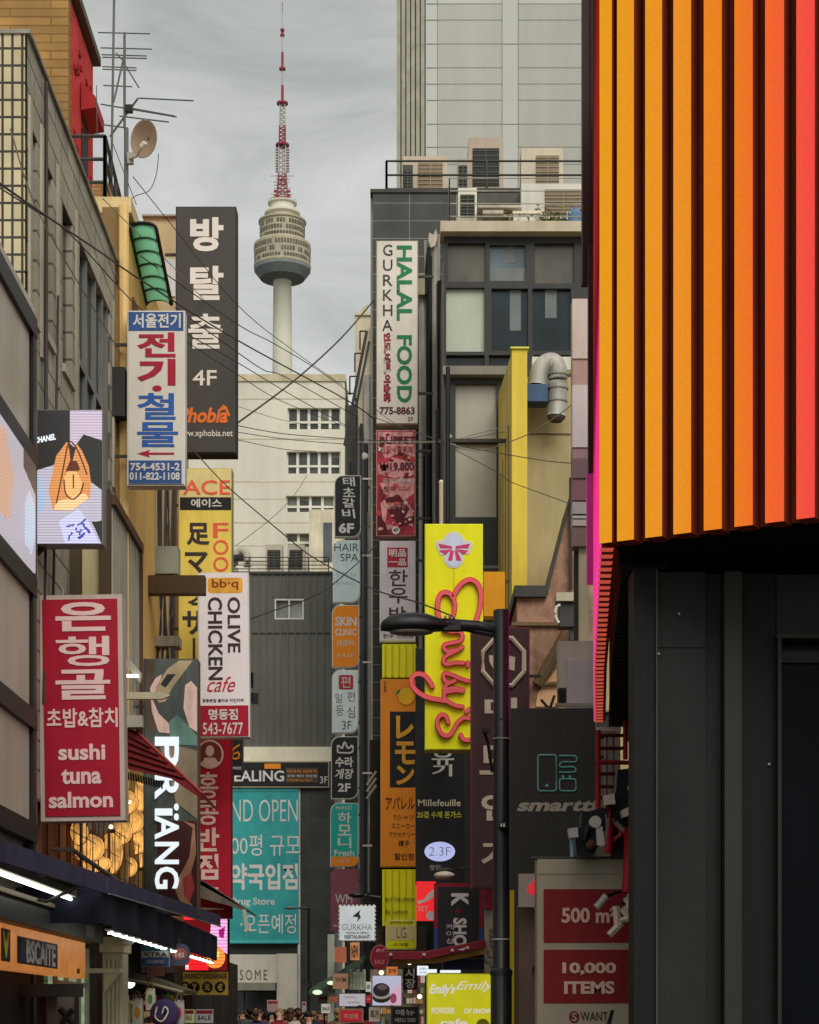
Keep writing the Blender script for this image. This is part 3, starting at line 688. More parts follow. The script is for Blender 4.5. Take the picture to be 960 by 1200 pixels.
def left_middle():
    # bands of conduit and meter boxes on the tan wall
    t = Thing('utility_pole', 'grey utility pole hung with black cables and a metal box beside the yellow sign', 'utility pole', (X_(182, 41), 41, 0)); Y = 41
    t.m('shaft', M['pipe']).tube([(X_(176, Y), Y, 0), P(176, 560, Y)], .09, 8)
    c = t.m('cable', M['wire']); c2 = t.m('pale_cable', M['wirep'])
    for k in range(9):
        x = 183 + k*2.9; pts = [(x + random.uniform(-1, 1), 556), (x + random.uniform(-2, 2), 640), (x + random.uniform(-3, 3), 730), (x + random.uniform(-5, 5), 790), (x + random.uniform(-6, 6), 860)]
        (c if k % 3 else c2).tube([P(a, b, Y - .1 - .02*k) for a, b in catmull(pts, 4)], random.uniform(.018, .035), 5)
    t.m('junction_box', mat('box_green_grey', (118, 120, 106), rough=.6, var=.2)).pb(178, 640, 209, 672, Y - .3, .4); t.m('shelf', M['concrete']).pb(178, 745, 210, 757, Y - .3, .5)
    t.done()
    # vertical louvre screen with brown cap
    t = Thing('louvre_screen', 'grey vertical slatted balcony screen with brown sloping cap above the red sushi sign', 'screen', (-5.0, 36, 7)); X = -5.0
    bar = mat('louvre_grey', (150, 144, 130), rough=.5, var=.15)
    b = t.m('slat', bar)
    for i in range(17):
        y = 34.6 + 3.3*i/16; b.box(X - .06, X, y - .06, y + .06, 6.9, 10.2)
    t.m('backing', mat('louvre_back', (84, 80, 70))).box(X - .2, X - .1, 34.5, 38, 6.9, 10.2)
    t.m('cap', mat('cap_brown', (84, 62, 44))).box(X - .25, X + .06, 34.45, 38.05, 10.2, 10.36); t.m('end_post', mat('cap_brown', (84, 62, 44))).box(X - .24, X + .05, 37.9, 38.05, 6.8, 10.2)
    t.done()
    # brown balcony wall under the screen
    t = Thing('balcony_wall', 'dark brown balcony wall with pale notice strip below the advertising screen', 'wall', (-5.2, 30, 6.4))
    t.m('wall', mat('balcony_brown', (74, 64, 50), rough=.75)).box(X_(40, 31.5), X_(122, 31.5), 31.5, 31.7, Z_(720, 31.5), Z_(628, 31.5)); t.m('notice', mat('notice_pale', (170, 160, 122))).pb(97, 640, 118, 700, 31.44, .05, Yr=31.5)
    t.m('post', mat('post_brown', (70, 54, 38))).pb(118, 577, 131, 730, 31.3, .18, Yr=31.5); t.done()
    t = Thing('support_beam', 'long brown box beam holding the white chicken sign out from the wall', 'beam', P(164, 695, 40))
    t.m('beam', mat('beam_brown', (70, 52, 32), rough=.55)).pb(163, 674, 240, 695, 39.6, .3, Yr=39.6); t.m('end_plate', M['steel_dark']).pb(160, 670, 164, 699, 39.5, .45, Yr=39.6); t.done()
left_middle()

# ------------------------------------------------------------------ left signs
PG = 'projecting signs on the left side of the street'
def left_signs():
    w = M['white']; ink = M['ink']
    s = sign('sign', 'red vertical sign reading sushi tuna salmon in a pale frame', 29, (48, 697, 147, 962), M['red'], mat('frame_pale', (176, 160, 148), rough=.45, var=.1), 5.5, .34, 'L', 22, PG, roll=R(-.9))
    lt = mat('letter_pinkish', (206, 176, 170), rough=.45, var=.03)
    T(s, '은', 69, 706, 134, 740, lt, bold=.033); T(s, '행', 69, 746, 132, 781, lt, bold=.014); T(s, '골', 68, 785, 132, 820, lt, bold=.026)
    T(s, '초밥&참치', 57, 830, 140, 853, lt, bold=.02); T(s, 'sushi', 70, 872, 125, 891, lt, bold=.03); T(s, 'tuna', 73, 901, 120, 919, lt, bold=.03); T(s, 'salmon', 58, 928, 133, 947, lt, bold=.03)
    s.m('lamp_rod', M['pipe']).tube([P(78, 697, 29.1), P(78, 690, 29.1), P(76, 688, 29.1)], .02, 5); s.done()

    s = sign('sign', 'white sign with blue top, red and blue Korean letters and a left-pointing red arrow', 36, (149, 364, 217, 569), mat('board_cream', (196, 188, 174), rough=.5, var=.08), w, 1.5, .3, 'L', 16, PG)
    s.m('band', M['blue']).pb(151, 366, 215, 388, s.face - .006, .005, Yr=36); s.m('band', M['blue'], new=True).pb(151, 540, 213, 567, s.face - .006, .005, Yr=36)
    f0 = s.face; s.face -= .006
    T(s, '서울전기', 156, 368, 212, 385, w, bold=.025); T(s, '754-4531-2', 153, 543, 211, 552, w, bold=.03); T(s, '011-822-1108', 152, 554, 211, 563, w, bold=.03); s.face = f0
    rd = mat('paint_red', (156, 28, 46), rough=.4); bl = mat('paint_blue', (44, 84, 150), rough=.4)
    T(s, '전', 161, 390, 206, 419, rd, bold=.03); T(s, '기', 161, 421, 206, 452, rd, bold=.045); s.m('lettering', rd).pp(ell(184, 455, 5.5, 3.6), f0 - .007, .005)
    T(s, '철', 161, 461, 206, 492, bl, bold=.018); T(s, '물', 161, 495, 209, 524, bl, bold=.018)
    s.m('arrow', rd).pp([(161, 531.5), (176, 527), (174, 530.3), (204, 530.3), (204, 532.7), (174, 532.7), (176, 536)], f0 - .007, .005); s.done()

    s = sign('sign', 'tall black sign with large white Korean letters and 4F, tallest on the left', 44, (206, 242, 277, 531), mat('sign_black_brown', (64, 61, 56), rough=.5, var=.1, scale=1.2), mat('black_rim', (50, 48, 44)), 1.2, .5, 'L', 14, PG)
    lw = mat('letter_grey', (200, 194, 184), rough=.5, var=.05)
    T(s, '방', 223, 255, 262, 295, lw, bold=.04); T(s, '탈', 223, 312, 262, 352, lw, bold=.03); T(s, '출', 221, 368, 261, 409, lw, bold=.02)
    T(s, '4F', 226, 434, 254, 452, lw, bold=.01); og = mat('letter_orange', (206, 104, 44)); T(s, 'Phobia', 211, 478, 268, 496, og, bold=.035, shear=.06); T(s, 'www.xphobia.net', 207, 504, 273, 514, lw, bold=.005)
    s.m('emblem', og).pp([(258, 478), (262, 474), (266, 477), (270, 487), (268, 488), (264, 480), (259, 481)], s.face - .007, .005); s.done()

    s = sign('sign', 'tall yellow massage sign with red ACE heading and black Japanese letters', 43.5, (209, 549, 272, 776), M['yellow'], mat('yellow_rim', (150, 140, 96)), 1, .4, 'L', 12, PG)
    f0 = s.face; s.m('heading', mat('heading_beige', (196, 182, 126))).pb(211, 551, 271, 583, f0 - .005, .004, Yr=43.5); s.m('band', M['black']).pb(211, 583, 271, 598, f0 - .006, .005, Yr=43.5); s.face -= .006
    ar = mat('ace_red', (206, 86, 62)); T(s, 'ACE', 215, 563, 270, 580, ar, bold=.01); T(s, '에이스', 224, 585, 260, 595, w, bold=.02); s.face = f0
    T(s, '足', 219, 613, 246, 639, ink, bold=.03); T(s, 'マ', 217, 647, 244, 672, ink, bold=.03); T(s, 'ッ', 217, 690, 238, 708, ink, bold=.02); T(s, 'サ', 214, 716, 240, 744, ink, bold=.03); T(s, 'ー', 226, 748, 229, 773, ink, rot=1, bold=.02)
    stack(s, 'FOOT', 250, 613, 268, 690, ar, .14, .005); s.done()

    s = sign('sign', 'white sign lettered olive chicken cafe over a red phone number panel', 42, (233, 671, 293, 864), mat('board_white', (206, 198, 198), rough=.4, var=.05), w, 1.5, .34, 'L', 8, PG, roll=R(-.5))
    f0 = s.face; lg = s.m('logo_plate', lit('amber_plate', (214, 148, 40), .75, mott=.3)); lg.pp(rr(245, 677, 286, 695, 4), f0 - .006, .005); s.face -= .006
    T(s, 'bb·q', 250, 679, 281, 692, mat('logo_brown', (120, 62, 20)), bold=.02); s.face = f0
    T(s, 'OLIVE', 268, 700, 283, 765, ink, rot=1, bold=.02); T(s, 'CHICKEN', 245, 700, 262, 797, ink, rot=1, bold=.02); T(s, 'cafe', 245, 793, 277, 811, mat('cafe_red', (168, 40, 56)), bold=.0, shear=.2)
    T(s, '명동본점 올리브 치킨카페', 238, 819, 286, 823, ink, bold=0); s.m('panel', M['red']).pb(234.5, 827, 291.5, 862.5, f0 - .006, .005, Yr=42); s.face -= .006
    T(s, '명동점', 245, 831, 279, 844, w, bold=.03); T(s, '543-7677', 238, 847, 285, 861, w, bold=.01); s.done()

    s = sign('sign', 'dark red sign with round portrait emblem and pale vertical Korean letters', 44, (228, 865, 271, 1076), M['red'], mat('red_rim', (130, 20, 36)), 1, .4, 'L', 12, PG)
    lp = mat('letter_rose', (214, 176, 168)); f0 = s.face; s.m('emblem', lp).pp(ell(246, 884, 16, 17), f0 - .006, .005); s.m('emblem_ring', mat('emblem_brown', (110, 52, 46))).pp(ell(246, 884, 14, 15), f0 - .009, .0025)
    em = s.m('emblem', lp); em.pp(ell(246, 880, 5, 6.5), f0 - .013, .003); em.pp([(235, 896), (240, 888), (252, 888), (258, 896), (252, 899), (240, 899)], f0 - .013, .003)
    T(s, '홍', 232, 905, 256, 936, lp, bold=.014); T(s, '콩', 232, 938, 256, 967, lp, bold=.014); T(s, '반', 231, 970, 257, 998, lp, bold=.03); T(s, '점', 231, 1001, 256, 1031, lp, bold=.03); T(s, '2F', 238, 1040, 256, 1052, lp, bold=.02); s.done()

    s = sign('sign', 'small black sign with orange swirl behind the white chicken sign', 60, (268, 866, 285, 908), M['black'], M['steel_dark'], 1, .2, 'L', 10, PG)
    s.m('emblem', M['orange']).tube([P(x, y, s.face - .01) for x, y in catmull([(281, 873), (273, 879), (273, 889), (280, 888), (279, 882), (274, 884)])], .03, 5); T(s, 'Sweet', 269, 897, 283, 902, M['white'], bold=0); s.done()

    # tall picture sign with white lit letters reading downward
    s = sign('sign', 'tall mural sign of dark green, pink and tan swirls with white lit letters', 37, (168, 772, 232, 1072), mat('mural_dark', (74, 80, 76), rough=.4, var=.3, scale=2), mat('mural_rim', (92, 80, 64)), 1, .45, 'L', 12, PG)
    f0 = s.face; n = 0
    for c, pts in (((78, 68, 54), [(169, 773), (182, 773), (182, 860), (169, 852)]), ((224, 176, 166), [(176, 806), (182, 795), (190, 790), (186, 802), (178, 818), (186, 836), (198, 848), (203, 860), (186, 858), (178, 834)]), ((224, 176, 166), [(217, 803), (224, 798), (231, 806), (231, 858), (222, 852), (215, 830)]),
                   ((160, 142, 112), [(183, 804), (196, 784), (210, 774), (226, 774), (214, 790), (202, 806), (194, 822), (186, 824), (182, 815)]), ((40, 44, 44), [(188, 802), (196, 790), (206, 790), (200, 798), (194, 806)]), ((92, 124, 112), [(198, 846), (208, 838), (220, 850), (231, 862), (231, 874), (200, 872)]),
                   ((126, 112, 90), [(184, 868), (231, 880), (231, 960), (206, 940), (196, 900)]), ((62, 30, 30), [(184, 962), (231, 962), (231, 1066), (186, 1048)]), ((150, 112, 84), [(204, 1040), (222, 1004), (226, 970), (214, 962), (228, 966), (230, 1000), (216, 1050), (230, 1066), (214, 1064)]), ((150, 60, 60), [(214, 1030), (224, 1022), (228, 1040), (222, 1058), (216, 1050)])):
        s.m('mural_shape', mat('mural_%d_%d' % (c[0], c[1]), c, rough=.45, var=.18, scale=5), new=True).pp(pts, f0 - .004 - .0017*n, .0015); n += 1
    s.face = f0 - .025
    for ch, a, b in (('P', 864, 900), ('R', 908, 937), ('ï', 942, 962), ('A', 956, 984), ('N', 987, 1013), ('G', 1016, 1042)):
        T(s, ch, 182, a, 210, b, M['ledwhite'], rot=1, bold=.02, th=.012)
    s.m('seam', M['steel_dark']).pb(169, 772, 170.5, 1070, f0 - .03, .01, Yr=37); s.done()

    # advertising screen
    s = sign('screen', 'lit advertising screen showing an orange handbag on white cloth', 28.6, (39, 480, 121, 638), lit('screen_black', (46, 44, 42), .8), mat('screen_rim', (112, 112, 108), rough=.4), 1.3, .3, 'L', 5, PG, cat='screen')
    sf = s.m('panel_reflection', lit('reflection_lilac', (190, 182, 192), .85, 22.0)); sf.box(-4.965, -4.94, 24.4, 27.05, 7.42, 8.83)  # screen's reflection on the near panels, drawn as a glowing sheet
    for m_, pts in ((lit('reflection_amber', (216, 172, 146), .85, 22.0), [(24.4, 7.6), (25.3, 7.7), (25.5, 8.3), (25.0, 8.75), (24.4, 8.6)]), (lit('reflection_blue', (196, 206, 224), .9, 22.0), [(26.3, 7.65), (26.75, 7.6), (27.0, 7.9), (26.95, 8.3), (26.6, 8.4), (26.3, 8.15)]), (lit('reflection_dark', (90, 80, 78), .6, mott=.1), [(26.2, 8.6), (27.05, 8.45), (27.05, 8.83), (26.2, 8.83)])):
        s.m('reflection_shape', m_, new=True).prism([(-4.939, y, z) for y, z in pts], (.006, 0, 0))  # colour patches of that reflection, also emissive
    f0 = s.face; n = 0; cloth = lit('screen_cloth', (196, 190, 206), .9, 26.0, 0)
    shapes = [(lit('screen_lilac', (206, 188, 206), .95, 26.0), [(82, 481), (119.5, 481), (119.5, 516), (98, 509), (87, 524), (82, 520)]),
              (cloth, [(40.3, 552), (66, 544), (100, 560), (119, 574), (119, 610), (108, 612), (119, 637), (40.3, 637)]),
              (lit('screen_blue', (176, 196, 224), .9, 26.0), [(40.3, 555), (48, 558), (54, 580), (52, 596), (40.3, 606)]),
              (lit('screen_black', (46, 44, 42), .8), [(107, 611), (119, 612), (119, 634)]),
              (lit('screen_amber', (224, 150, 88), .95, 26.0), [(62, 552), (66, 534), (78, 518), (80.5, 520), (84, 545), (90, 520), (96, 528), (104, 546), (107, 568), (105, 584), (84, 598), (62, 598), (57, 575)]),
              (lit('screen_brown', (104, 48, 28), .8), [(77, 552), (82, 540), (90, 540), (94, 550), (90, 553), (82, 553)]),
              (lit('screen_gold', (246, 186, 116), 1.0, 26.0), [(75, 560), (80, 552), (90, 552), (96, 566), (93, 580), (85, 584), (77, 578)]),
              (lit('screen_gold2', (250, 206, 150), 1.0, 26.0), [(66, 588), (100, 578), (104, 584), (84, 598), (63, 597)]),
              (lit('screen_paper', (206, 206, 240), 1.0, 26.0), [(69, 611), (92, 596), (104, 612), (116, 636), (76, 636)])]
    for m_, pts in shapes: s.m('picture', m_, new=True).pp(pts, f0 - .003 - .0015*n, .0013); n += 1
    dk = lit('screen_line', (120, 60, 30), .7); ln = s.m('picture', dk, new=True); yy = f0 - .02
    for pts in ([(66, 590), (72, 560), (79, 522)], [(84, 548), (82, 528), (80, 520), (84, 518), (92, 530), (102, 556)], [(75, 562), (77, 578), (85, 585), (94, 578), (98, 566)], [(86, 556), (86, 572)]): ln.tube([P(x, y, yy) for x, y in catmull(pts)], .01, 4)
    bl = s.m('picture', lit('screen_ink', (70, 70, 170), .9), new=True)
    for k in range(14): x, y = 82 + random.uniform(0, 22), 610 + random.uniform(0, 20); bl.tube([P(x, y, yy), P(x + random.uniform(-4, 4), y + random.uniform(-3, 4), yy), P(x + random.uniform(-5, 5), y + random.uniform(2, 6), yy)], .012, 4)
    s.face = yy; T(s, 'CHANEL', 41, 514, 66, 521, lit('screen_text', (230, 240, 244), 1.1), bold=.03, up=5); s.m('mount', M['steel_dark']).tube([P(42, 650, 28.8), P(56, 637, 28.8)], .04, 6); s.done()

    # round-cornered little signs under the awning
    s = sign('sign', 'small blue and white shop sign hanging under the navy awning', 33.5, (165, 1100, 199, 1133), M['blue'], M['pipe'], 1, .08, 'T', 6, PG)
    f0 = s.face; s.m('band', mat('teal_band', (60, 112, 128))).pb(166, 1102, 198, 1115, f0 - .005, .004, Yr=33.5); s.m('plate', M['white']).pb(166, 1115, 198, 1122, f0 - .006, .005, Yr=33.5); s.m('disc', mat('disc_rose', (190, 150, 140))).pp(ell(183, 1102, 10, 9), f0 - .008, .0025); s.face = f0 - .008
    T(s, 'XTRA', 168, 1116, 196, 1121, ink, bold=.02); T(s, 'GINSENG', 172, 1125, 193, 1129, M['white'], bold=0); T(s, '100%', 176, 1099, 190, 1103, mat('disc_ink', (120, 50, 50)), bold=.0); s.done()
    s = sign('sign', 'round dark shop sign beside the small blue sign', 34.5, (198, 1106, 222, 1132), mat('plum_board', (70, 76, 92)), depth=.08, br='T', brl=6, group=PG, outline=rr(198, 1106, 222, 1132, 9))
    s.m('disc', mat('disc_red', (150, 80, 76))).pp(ell(210, 1118, 9, 7), s.face - .006, .005); T(s, 'Tea', 204, 1114, 216, 1122, M['white'], bold=0, Y=s.face - .006); s.done()

    s = sign('screen', 'glowing red and pink LED shop screen beyond the navy awning', 46, (205, 1071, 268, 1139), lit('led_dark_red', (120, 20, 24), .7), M['black'], 1.5, .3, 'L', 8, PG, cat='screen')
    f0 = s.face
    for i, (m_, pts) in enumerate(((lit('led_red', (240, 44, 48), 1.2, 13.0), [(207, 1072.5), (250, 1072.5), (250, 1078), (207, 1078)]), (lit('led_pink', (240, 170, 220), 1.1, 13.0), [(248, 1076), (266.5, 1073), (266.5, 1118), (256, 1112), (246, 1098)]), (lit('led_magenta', (170, 30, 120), .9, 13.0), [(256, 1090), (264, 1086), (262, 1100), (257, 1098)]),
                   (lit('led_red2', (236, 30, 38), 1.2, 13.0), [(222, 1104), (246, 1110), (244, 1137), (207, 1137), (207, 1130)]), (lit('led_orange', (244, 140, 60), 1.2, 13.0), ell(252, 1122, 12, 13)), (lit('led_yellow', (250, 206, 110), 1.2, 13.0), ell(250, 1118, 7, 7)), (lit('led_white2', (244, 200, 196), 1.2, 13.0), [(211, 1131), (221, 1131), (221, 1136), (211, 1136)]))):
        s.m('picture', m_, new=True).pp(pts, f0 - .003 - .002*i, .0016)
    s.done()
    s = sign('sign', 'yellow money exchange sign with four black currency discs', 45.5, (208, 1139, 267, 1166), mat('exchange_yellow', (190, 158, 62), rough=.5), depth=.15, group=PG)
    T(s, 'CURRENCY EXCHANGE', 210, 1141, 266, 1147, ink, bold=.02)
    for x, c in ((217, '$'), (228, 'Y'), (243, '元'), (258, '€')):
        s.m('disc', M['black'], new=True).pp(ell(x, 1157, 6.4, 6.6), s.face - .006, .005); T(s, c, x - 3, 1153, x + 3, 1161, mat('exchange_gold', (196, 170, 80)), bold=.03, Y=s.face - .006)
    s.done()
left_signs()
# ------------------------------------------------------------------ left street level
def left_street():
    # navy awning along the shops, in two sections
    t = Thing('awning', 'long navy fabric awning over the left shops with lamps under it', 'awning', (-4.4, 30, 2.7))
    X = -3.9
    def slope(mb, y0, y1): 
        mb.prism([(-5.0, y0, 3.62), (X, y0, 3.22), (X, y0, 3.18), (-5.0, y0, 3.58)], (0, y1 - y0, 0))
    slope(t.m('canopy', M['navy']), 17.0, 25.8); slope(t.m('canopy', M['navy'], new=True), 26.0, 41.5)
    v = t.m('valance', M['navyd'])
    n = 40
    for i in range(n):
        ya, yb = 26 + 15.5*i/n, 26 + 15.5*(i+1)/n; xa, xb = X + .03*math.sin(i*1.1), X + .03*math.sin((i+1)*1.1)
        v._add([(xa, ya, 3.21), (xb, yb, 3.21), (xb, yb, 2.73 + .015*math.sin(i+1)), (xa, ya, 2.73 + .015*math.sin(i)), (xa-.02, ya, 3.21), (xb-.02, yb, 3.21), (xb-.02, yb, 2.73), (xa-.02, ya, 2.73)], [(0,1,2,3),(4,7,6,5),(3,2,6,7)])
    v.box(-5.0, X, 26.0, 26.03, 2.75, 3.2)
    t.m('hem', mat('hem_grey', (112, 110, 106))).tube([(X + .08, 26, 3.12), (X + .08, 41.5, 3.42)], .012, 5)
    for ya, yb in ((17, 25.9), (26.0, 41.5)):
        za, zc = 3.2 + (ya-19)*.02, 3.2 + (yb-19)*.02
        t.m('front_band', M['navy'], new=True).prism([(X + .02, ya, za - .2), (X + .02, yb, zc - .22), (X + .02, yb, zc), (X + .02, ya, za)], (.05, 0, 0))
    t.m('end_plate', mat('plate_orange', (176, 96, 52))).box(-4.4, X, 41.5, 41.55, 2.9, 3.2)
    arm = t.m('arm', M['steel_dark'])
    for y in (19.5, 24.8, 30, 36): arm.tube([(-5.0, y, 3.1), (-4.4, y, 2.95), (X, y, 3.18)], .025, 6)
    t.done()
    t = Thing('strip_light', 'long white tube light under the near end of the navy awning', 'lamp', (-4.3, 24, 3.05), 'tube lights under the awning')
    t.m('tube', lit('tube_white', (236, 240, 234), 6)).tube([(-4.3, 19, 3.05), (-4.3, 28.0, 3.05)], .02, 8); t.m('housing', mat('housing_pale', (150, 146, 132))).box(-4.42, -4.22, 19, 28.1, 3.08, 3.16); t.done()
    t = Thing('strip_light', 'scalloped white light strip under the far end of the navy awning', 'lamp', (-4.1, 34, 2.7), 'tube lights under the awning')
    b = t.m('tube', lit('tube_white2', (236, 236, 226), 4.5)); b.tube([(-3.97 + .03*math.sin(k*1.6), 27.0 + k*.17, 2.66 + .03*abs(math.sin(k*.8))) for k in range(84)], .016, 6)
    t.m('housing', mat('housing_pale', (150, 146, 132))).box(-4.02, -3.94, 27, 41.3, 2.695, 2.722); t.done()
    # black shop fascia and orange shop sign
    t = Thing('shop_fascia', 'dark grey sloping shop fascia above the orange shop sign', 'fascia', (-4.6, 25, 2.6))
    t.m('box', mat('fascia_dark', (60, 59, 56), rough=.5, var=.1)).box(-5.0, -4.56, 18, 30.5, 2.66, 2.93); t.m('trim', mat('trim_brown', (104, 92, 74))).box(-4.9, -4.5, 18, 30.5, 2.935, 2.99)
    t.m('notice', mat('notice_grey', (120, 116, 104))).box(-4.558, -4.55, 28.8, 29.6, 2.7, 2.86); t.done()
    t = Thing('shop_sign', 'orange shop sign with black letter block and yellow V on the left', 'sign', (-4.72, 26, 2.1)); XF = -4.72
    t.m('board', lit('board_orange', (206, 128, 62), .62, mott=.3)).box(-4.95, XF, 18, 29.8, 2.12, 2.64)
    def yy(px): return XF*F/(px - CX)
    def XT(s, p0, p1, z0, z1, m, bold=.03, d=0.0):
        vs0, f, _ = glyphs(s, bold); bb = t.m('lettering', m); y0, y1 = yy(p0), yy(p1)
        bb._add([(XF + .006 + d + .004*(1 + z), y0 + u*(y1-y0), z0 + w*(z1-z0)) for u, w, z in vs0], f)
    t.m('block', M['black']).box(XF + .001, XF + .006, yy(20), yy(67), 2.2, 2.53); t.m('block', M['black']).box(XF + .001, XF + .006, yy(1), yy(11.5), 2.2, 2.58)
    XT('V', 2, 10, 2.24, 2.55, mat('letter_yellow', (222, 186, 40)), .04); XT('L', 22, 30, 2.23, 2.5, mat('letter_navy', (40, 46, 90)), .03); XT('BSCAITE', 30, 64, 2.22, 2.51, M['white'], .03)
    t.m('badge', mat('badge_dark', (96, 58, 30))).box(XF + .001, XF + .006, yy(90), yy(93), 2.18, 2.25); t.done()
    # glass shopfront, pillar
    t = Thing('storefront', 'pale green glass shop front with shelf beside the cream pillar', 'shop', (-4.9, 28, 0))
    gl = t.m('glass', lit('shop_glow', (160, 178, 146), .6, mott=.5)); gl.box(-4.98, -4.92, 28.2, 31.0, .1, 2.6)
    fr = t.m('frame', mat('frame_alu', (148, 146, 134), rough=.4, metal=.3))
    for y in (28.2, 29.1, 30.2, 31.0): fr.box(-4.91, -4.85, y - .04, y + .04, .1, 2.6)
    fr.box(-4.91, -4.84, 28.2, 31, 2.0, 2.07)
    t.m('poster', mat('poster_white', (176, 182, 166))).box(-4.9, -4.89, 29.3, 29.9, 2.12, 2.55); t.m('poster', mat('poster_white', (176, 182, 166))).box(-4.9, -4.89, 29.2, 29.7, 1.4, 1.65)
    t.m('shelf', mat('shelf_cream', (180, 172, 148))).pb(98, 1135, 140, 1140, 30.6, .4); t.m('shelf_bracket', mat('shelf_cream', (180, 172, 148))).pp([(122, 1140), (140, 1140), (122, 1163)], 30.7, .2); t.done()
    t = Thing('pillar', 'cream ribbed pillar holding up the shop front under the awning', 'pillar', (-4.5, 31, 0))
    b = t.m('shaft', mat('pillar_cream', (186, 176, 150), rough=.75, var=.12)); b.box(X_(120, 31.2), X_(144, 31.2), 31.2, 31.8, 0, 2.55)
    for x in (123, 128, 133, 138, 142): b.box(X_(x, 31.2) - .02, X_(x, 31.2) + .02, 31.17, 31.199, 0, 2.45)
    t.m('cap', mat('cap_cream', (196, 180, 146))).box(X_(117, 31.1), X_(146, 31.1), 31.05, 31.85, 2.55, 2.78); t.m('camera', M['white']).lathe(P(150, 1101, 31), [(.02, -.1), (.09, -.06), (.1, .05), (.03, .08)], 14); t.done()
    # dark shop interior with a bright rack
    t = Thing('shop_interior', 'dark shop entrance under the orange sign with pale framed mirror', 'shop', (-5, 24, 0))
    t.m('back_wall', mat('interior_dark', (38, 32, 30), rough=.8)).box(-7, -5.0, 20, 28.0, 0, 2.6); t.m('curtain', mat('curtain_plum', (74, 36, 46))).pb(44, 1168, 54, 1260, 26.8, .1); t.m('post', mat('post_bronze', (98, 84, 66))).pb(55, 1168, 66, 1260, 26.6, .12); t.m('lintel', mat('lintel_dark', (60, 55, 50))).pb(0, 1153, 92, 1168, 26.3, .4)
    mr = t.m('mirror', mat('mirror_pale', (150, 148, 138), rough=.15)); mr.pb(66, 1166, 88, 1260, 27.2, .06)
    mf = t.m('mirror_frame', M['steel_dark'], under=mr); mf.pb(88, 1166, 91, 1260, 27.1, .15); mf.tube([P(70, 1182, 27.05), P(86, 1200, 27.05)], .04, 5); mf.tube([P(85, 1183, 27.05), P(72, 1200, 27.05)], .04, 5); t.done()

    # lantern terrace behind a wire fence
    t = Thing('terrace_fence', 'wire and slat fence on the terrace above the navy awning', 'fence', (-4.95, 33, 3.6)); XX = -4.95
    s = t.m('wire', M['steel_dark'])
    for i in range(15): y = 29.6 + 8.4*i/14; s.tube([(XX, y, 3.62), (XX, y, 4.75)], .008, 4)
    for z in (3.95, 4.3, 4.7): s.tube([(XX, 29.6, z), (XX, 38, z)], .008, 4)
    sl = t.m('slat', mat('slat_reddish', (116, 66, 48), rough=.6))
    for y in (31.4, 32.6, 33.6, 34.3, 35.4): sl.box(XX - .1, XX - .07, y - .07, y + .07, 3.6, 4.7)
    t.m('sill', mat('sill_dark', (66, 60, 52))).box(XX - .25, XX + .06, 28.4, 38.2, 3.5, 3.62); t.m('rail', mat('rail_olive', (100, 94, 78))).tube([(XX - .2, 29.5, 3.98), (XX + .08, 29.6, 3.98), (XX + .08, 38, 3.72)], .035, 6); t.done()
    t = Thing('terrace_wall', 'copper-lit wall behind the terrace lanterns', 'wall', (-5.3, 33, 3.6)); t.m('wall', mat('copper_wall', (110, 62, 36), rough=.7, var=.3, scale=5)).box(-5.6, -5.32, 28.1, 38.2, 3.4, 6.2)
    for k in range(9): t.m('panel', mat('copper_panel', (128, 76, 46), rough=.6, var=.3)).box(-5.319, -5.29, 29 + k, 29.5 + k, 3.6, 5.6)
    t.done()
    am = lit('lantern_amber', (236, 172, 88), 1.0, mott=.85)
    where = [(140, 975, 13, 14, 'half hidden between the sushi sign and the cluster'), (182, 1008, 12, 13, 'lowest right, tucked behind the mural sign'), (146, 1016, 13, 12, 'low one above the navy awning, in the middle'), (148, 940, 12, 13, 'high one close to the right edge of the sushi sign'), (103, 994, 17, 15, 'lowest, at the left end of the terrace'), (112, 1012, 16, 9, 'lying low against the fence behind a slat'), (158, 934, 16, 17, 'highest, just under the red awning'), (170, 950, 14, 19, 'right of the highest, beside the lit mural'), (152, 962, 15, 14, 'left in the middle row next to the red sushi sign'),
             (156, 985, 17, 15, 'centre of the lower cluster'), (174, 987, 12, 18, 'right of the lower cluster, beside the mural letters'), (162, 1004, 12, 12, 'bottom of the cluster behind the fence wires'), (130, 1000, 12, 22, 'tall one in the middle, behind the reddish slats'), (93, 975, 9, 14, 'small, under the corner of the red sushi sign')]
    for x, y, a, b_, lb in where:
        Yl = 5.12*F/(CX - x) - .1; t = Thing('paper_lantern', 'glowing amber lantern, ' + lb, 'lantern', P(x, y + b_, Yl), 'amber lanterns on the terrace')
        c = P(x, y, Yl); rx, rz = 1.18*a*Yl/F, 1.12*b_*Yl/F; sh = t.m('shade', am); sh.smooth = True; sh.ball(c, rx, rx, rz, 16, 10)
        rb = t.m('rib', mat('lantern_rib', (96, 52, 20)))
        for k in range(4):
            q = math.pi*k/4 + .3; rb.tube([c + Vector((1.02*rx*math.cos(q)*math.sin(R(a_)), 1.02*rx*math.sin(q)*math.sin(R(a_)), 1.02*rz*math.cos(R(a_)))) for a_ in range(0, 361, 20)], .005, 4)
        t.m('cap', mat('lantern_cap', (70, 48, 30))).lathe(c + Vector((0, 0, rz*.92)), [(rx*.35, 0), (rx*.3, rz*.2), (.01, rz*.22)], 10); t.m('cord', M['wire']).tube([c + Vector((0, 0, rz)), c + Vector((0, 0, rz + .5))], .01, 4); t.done()
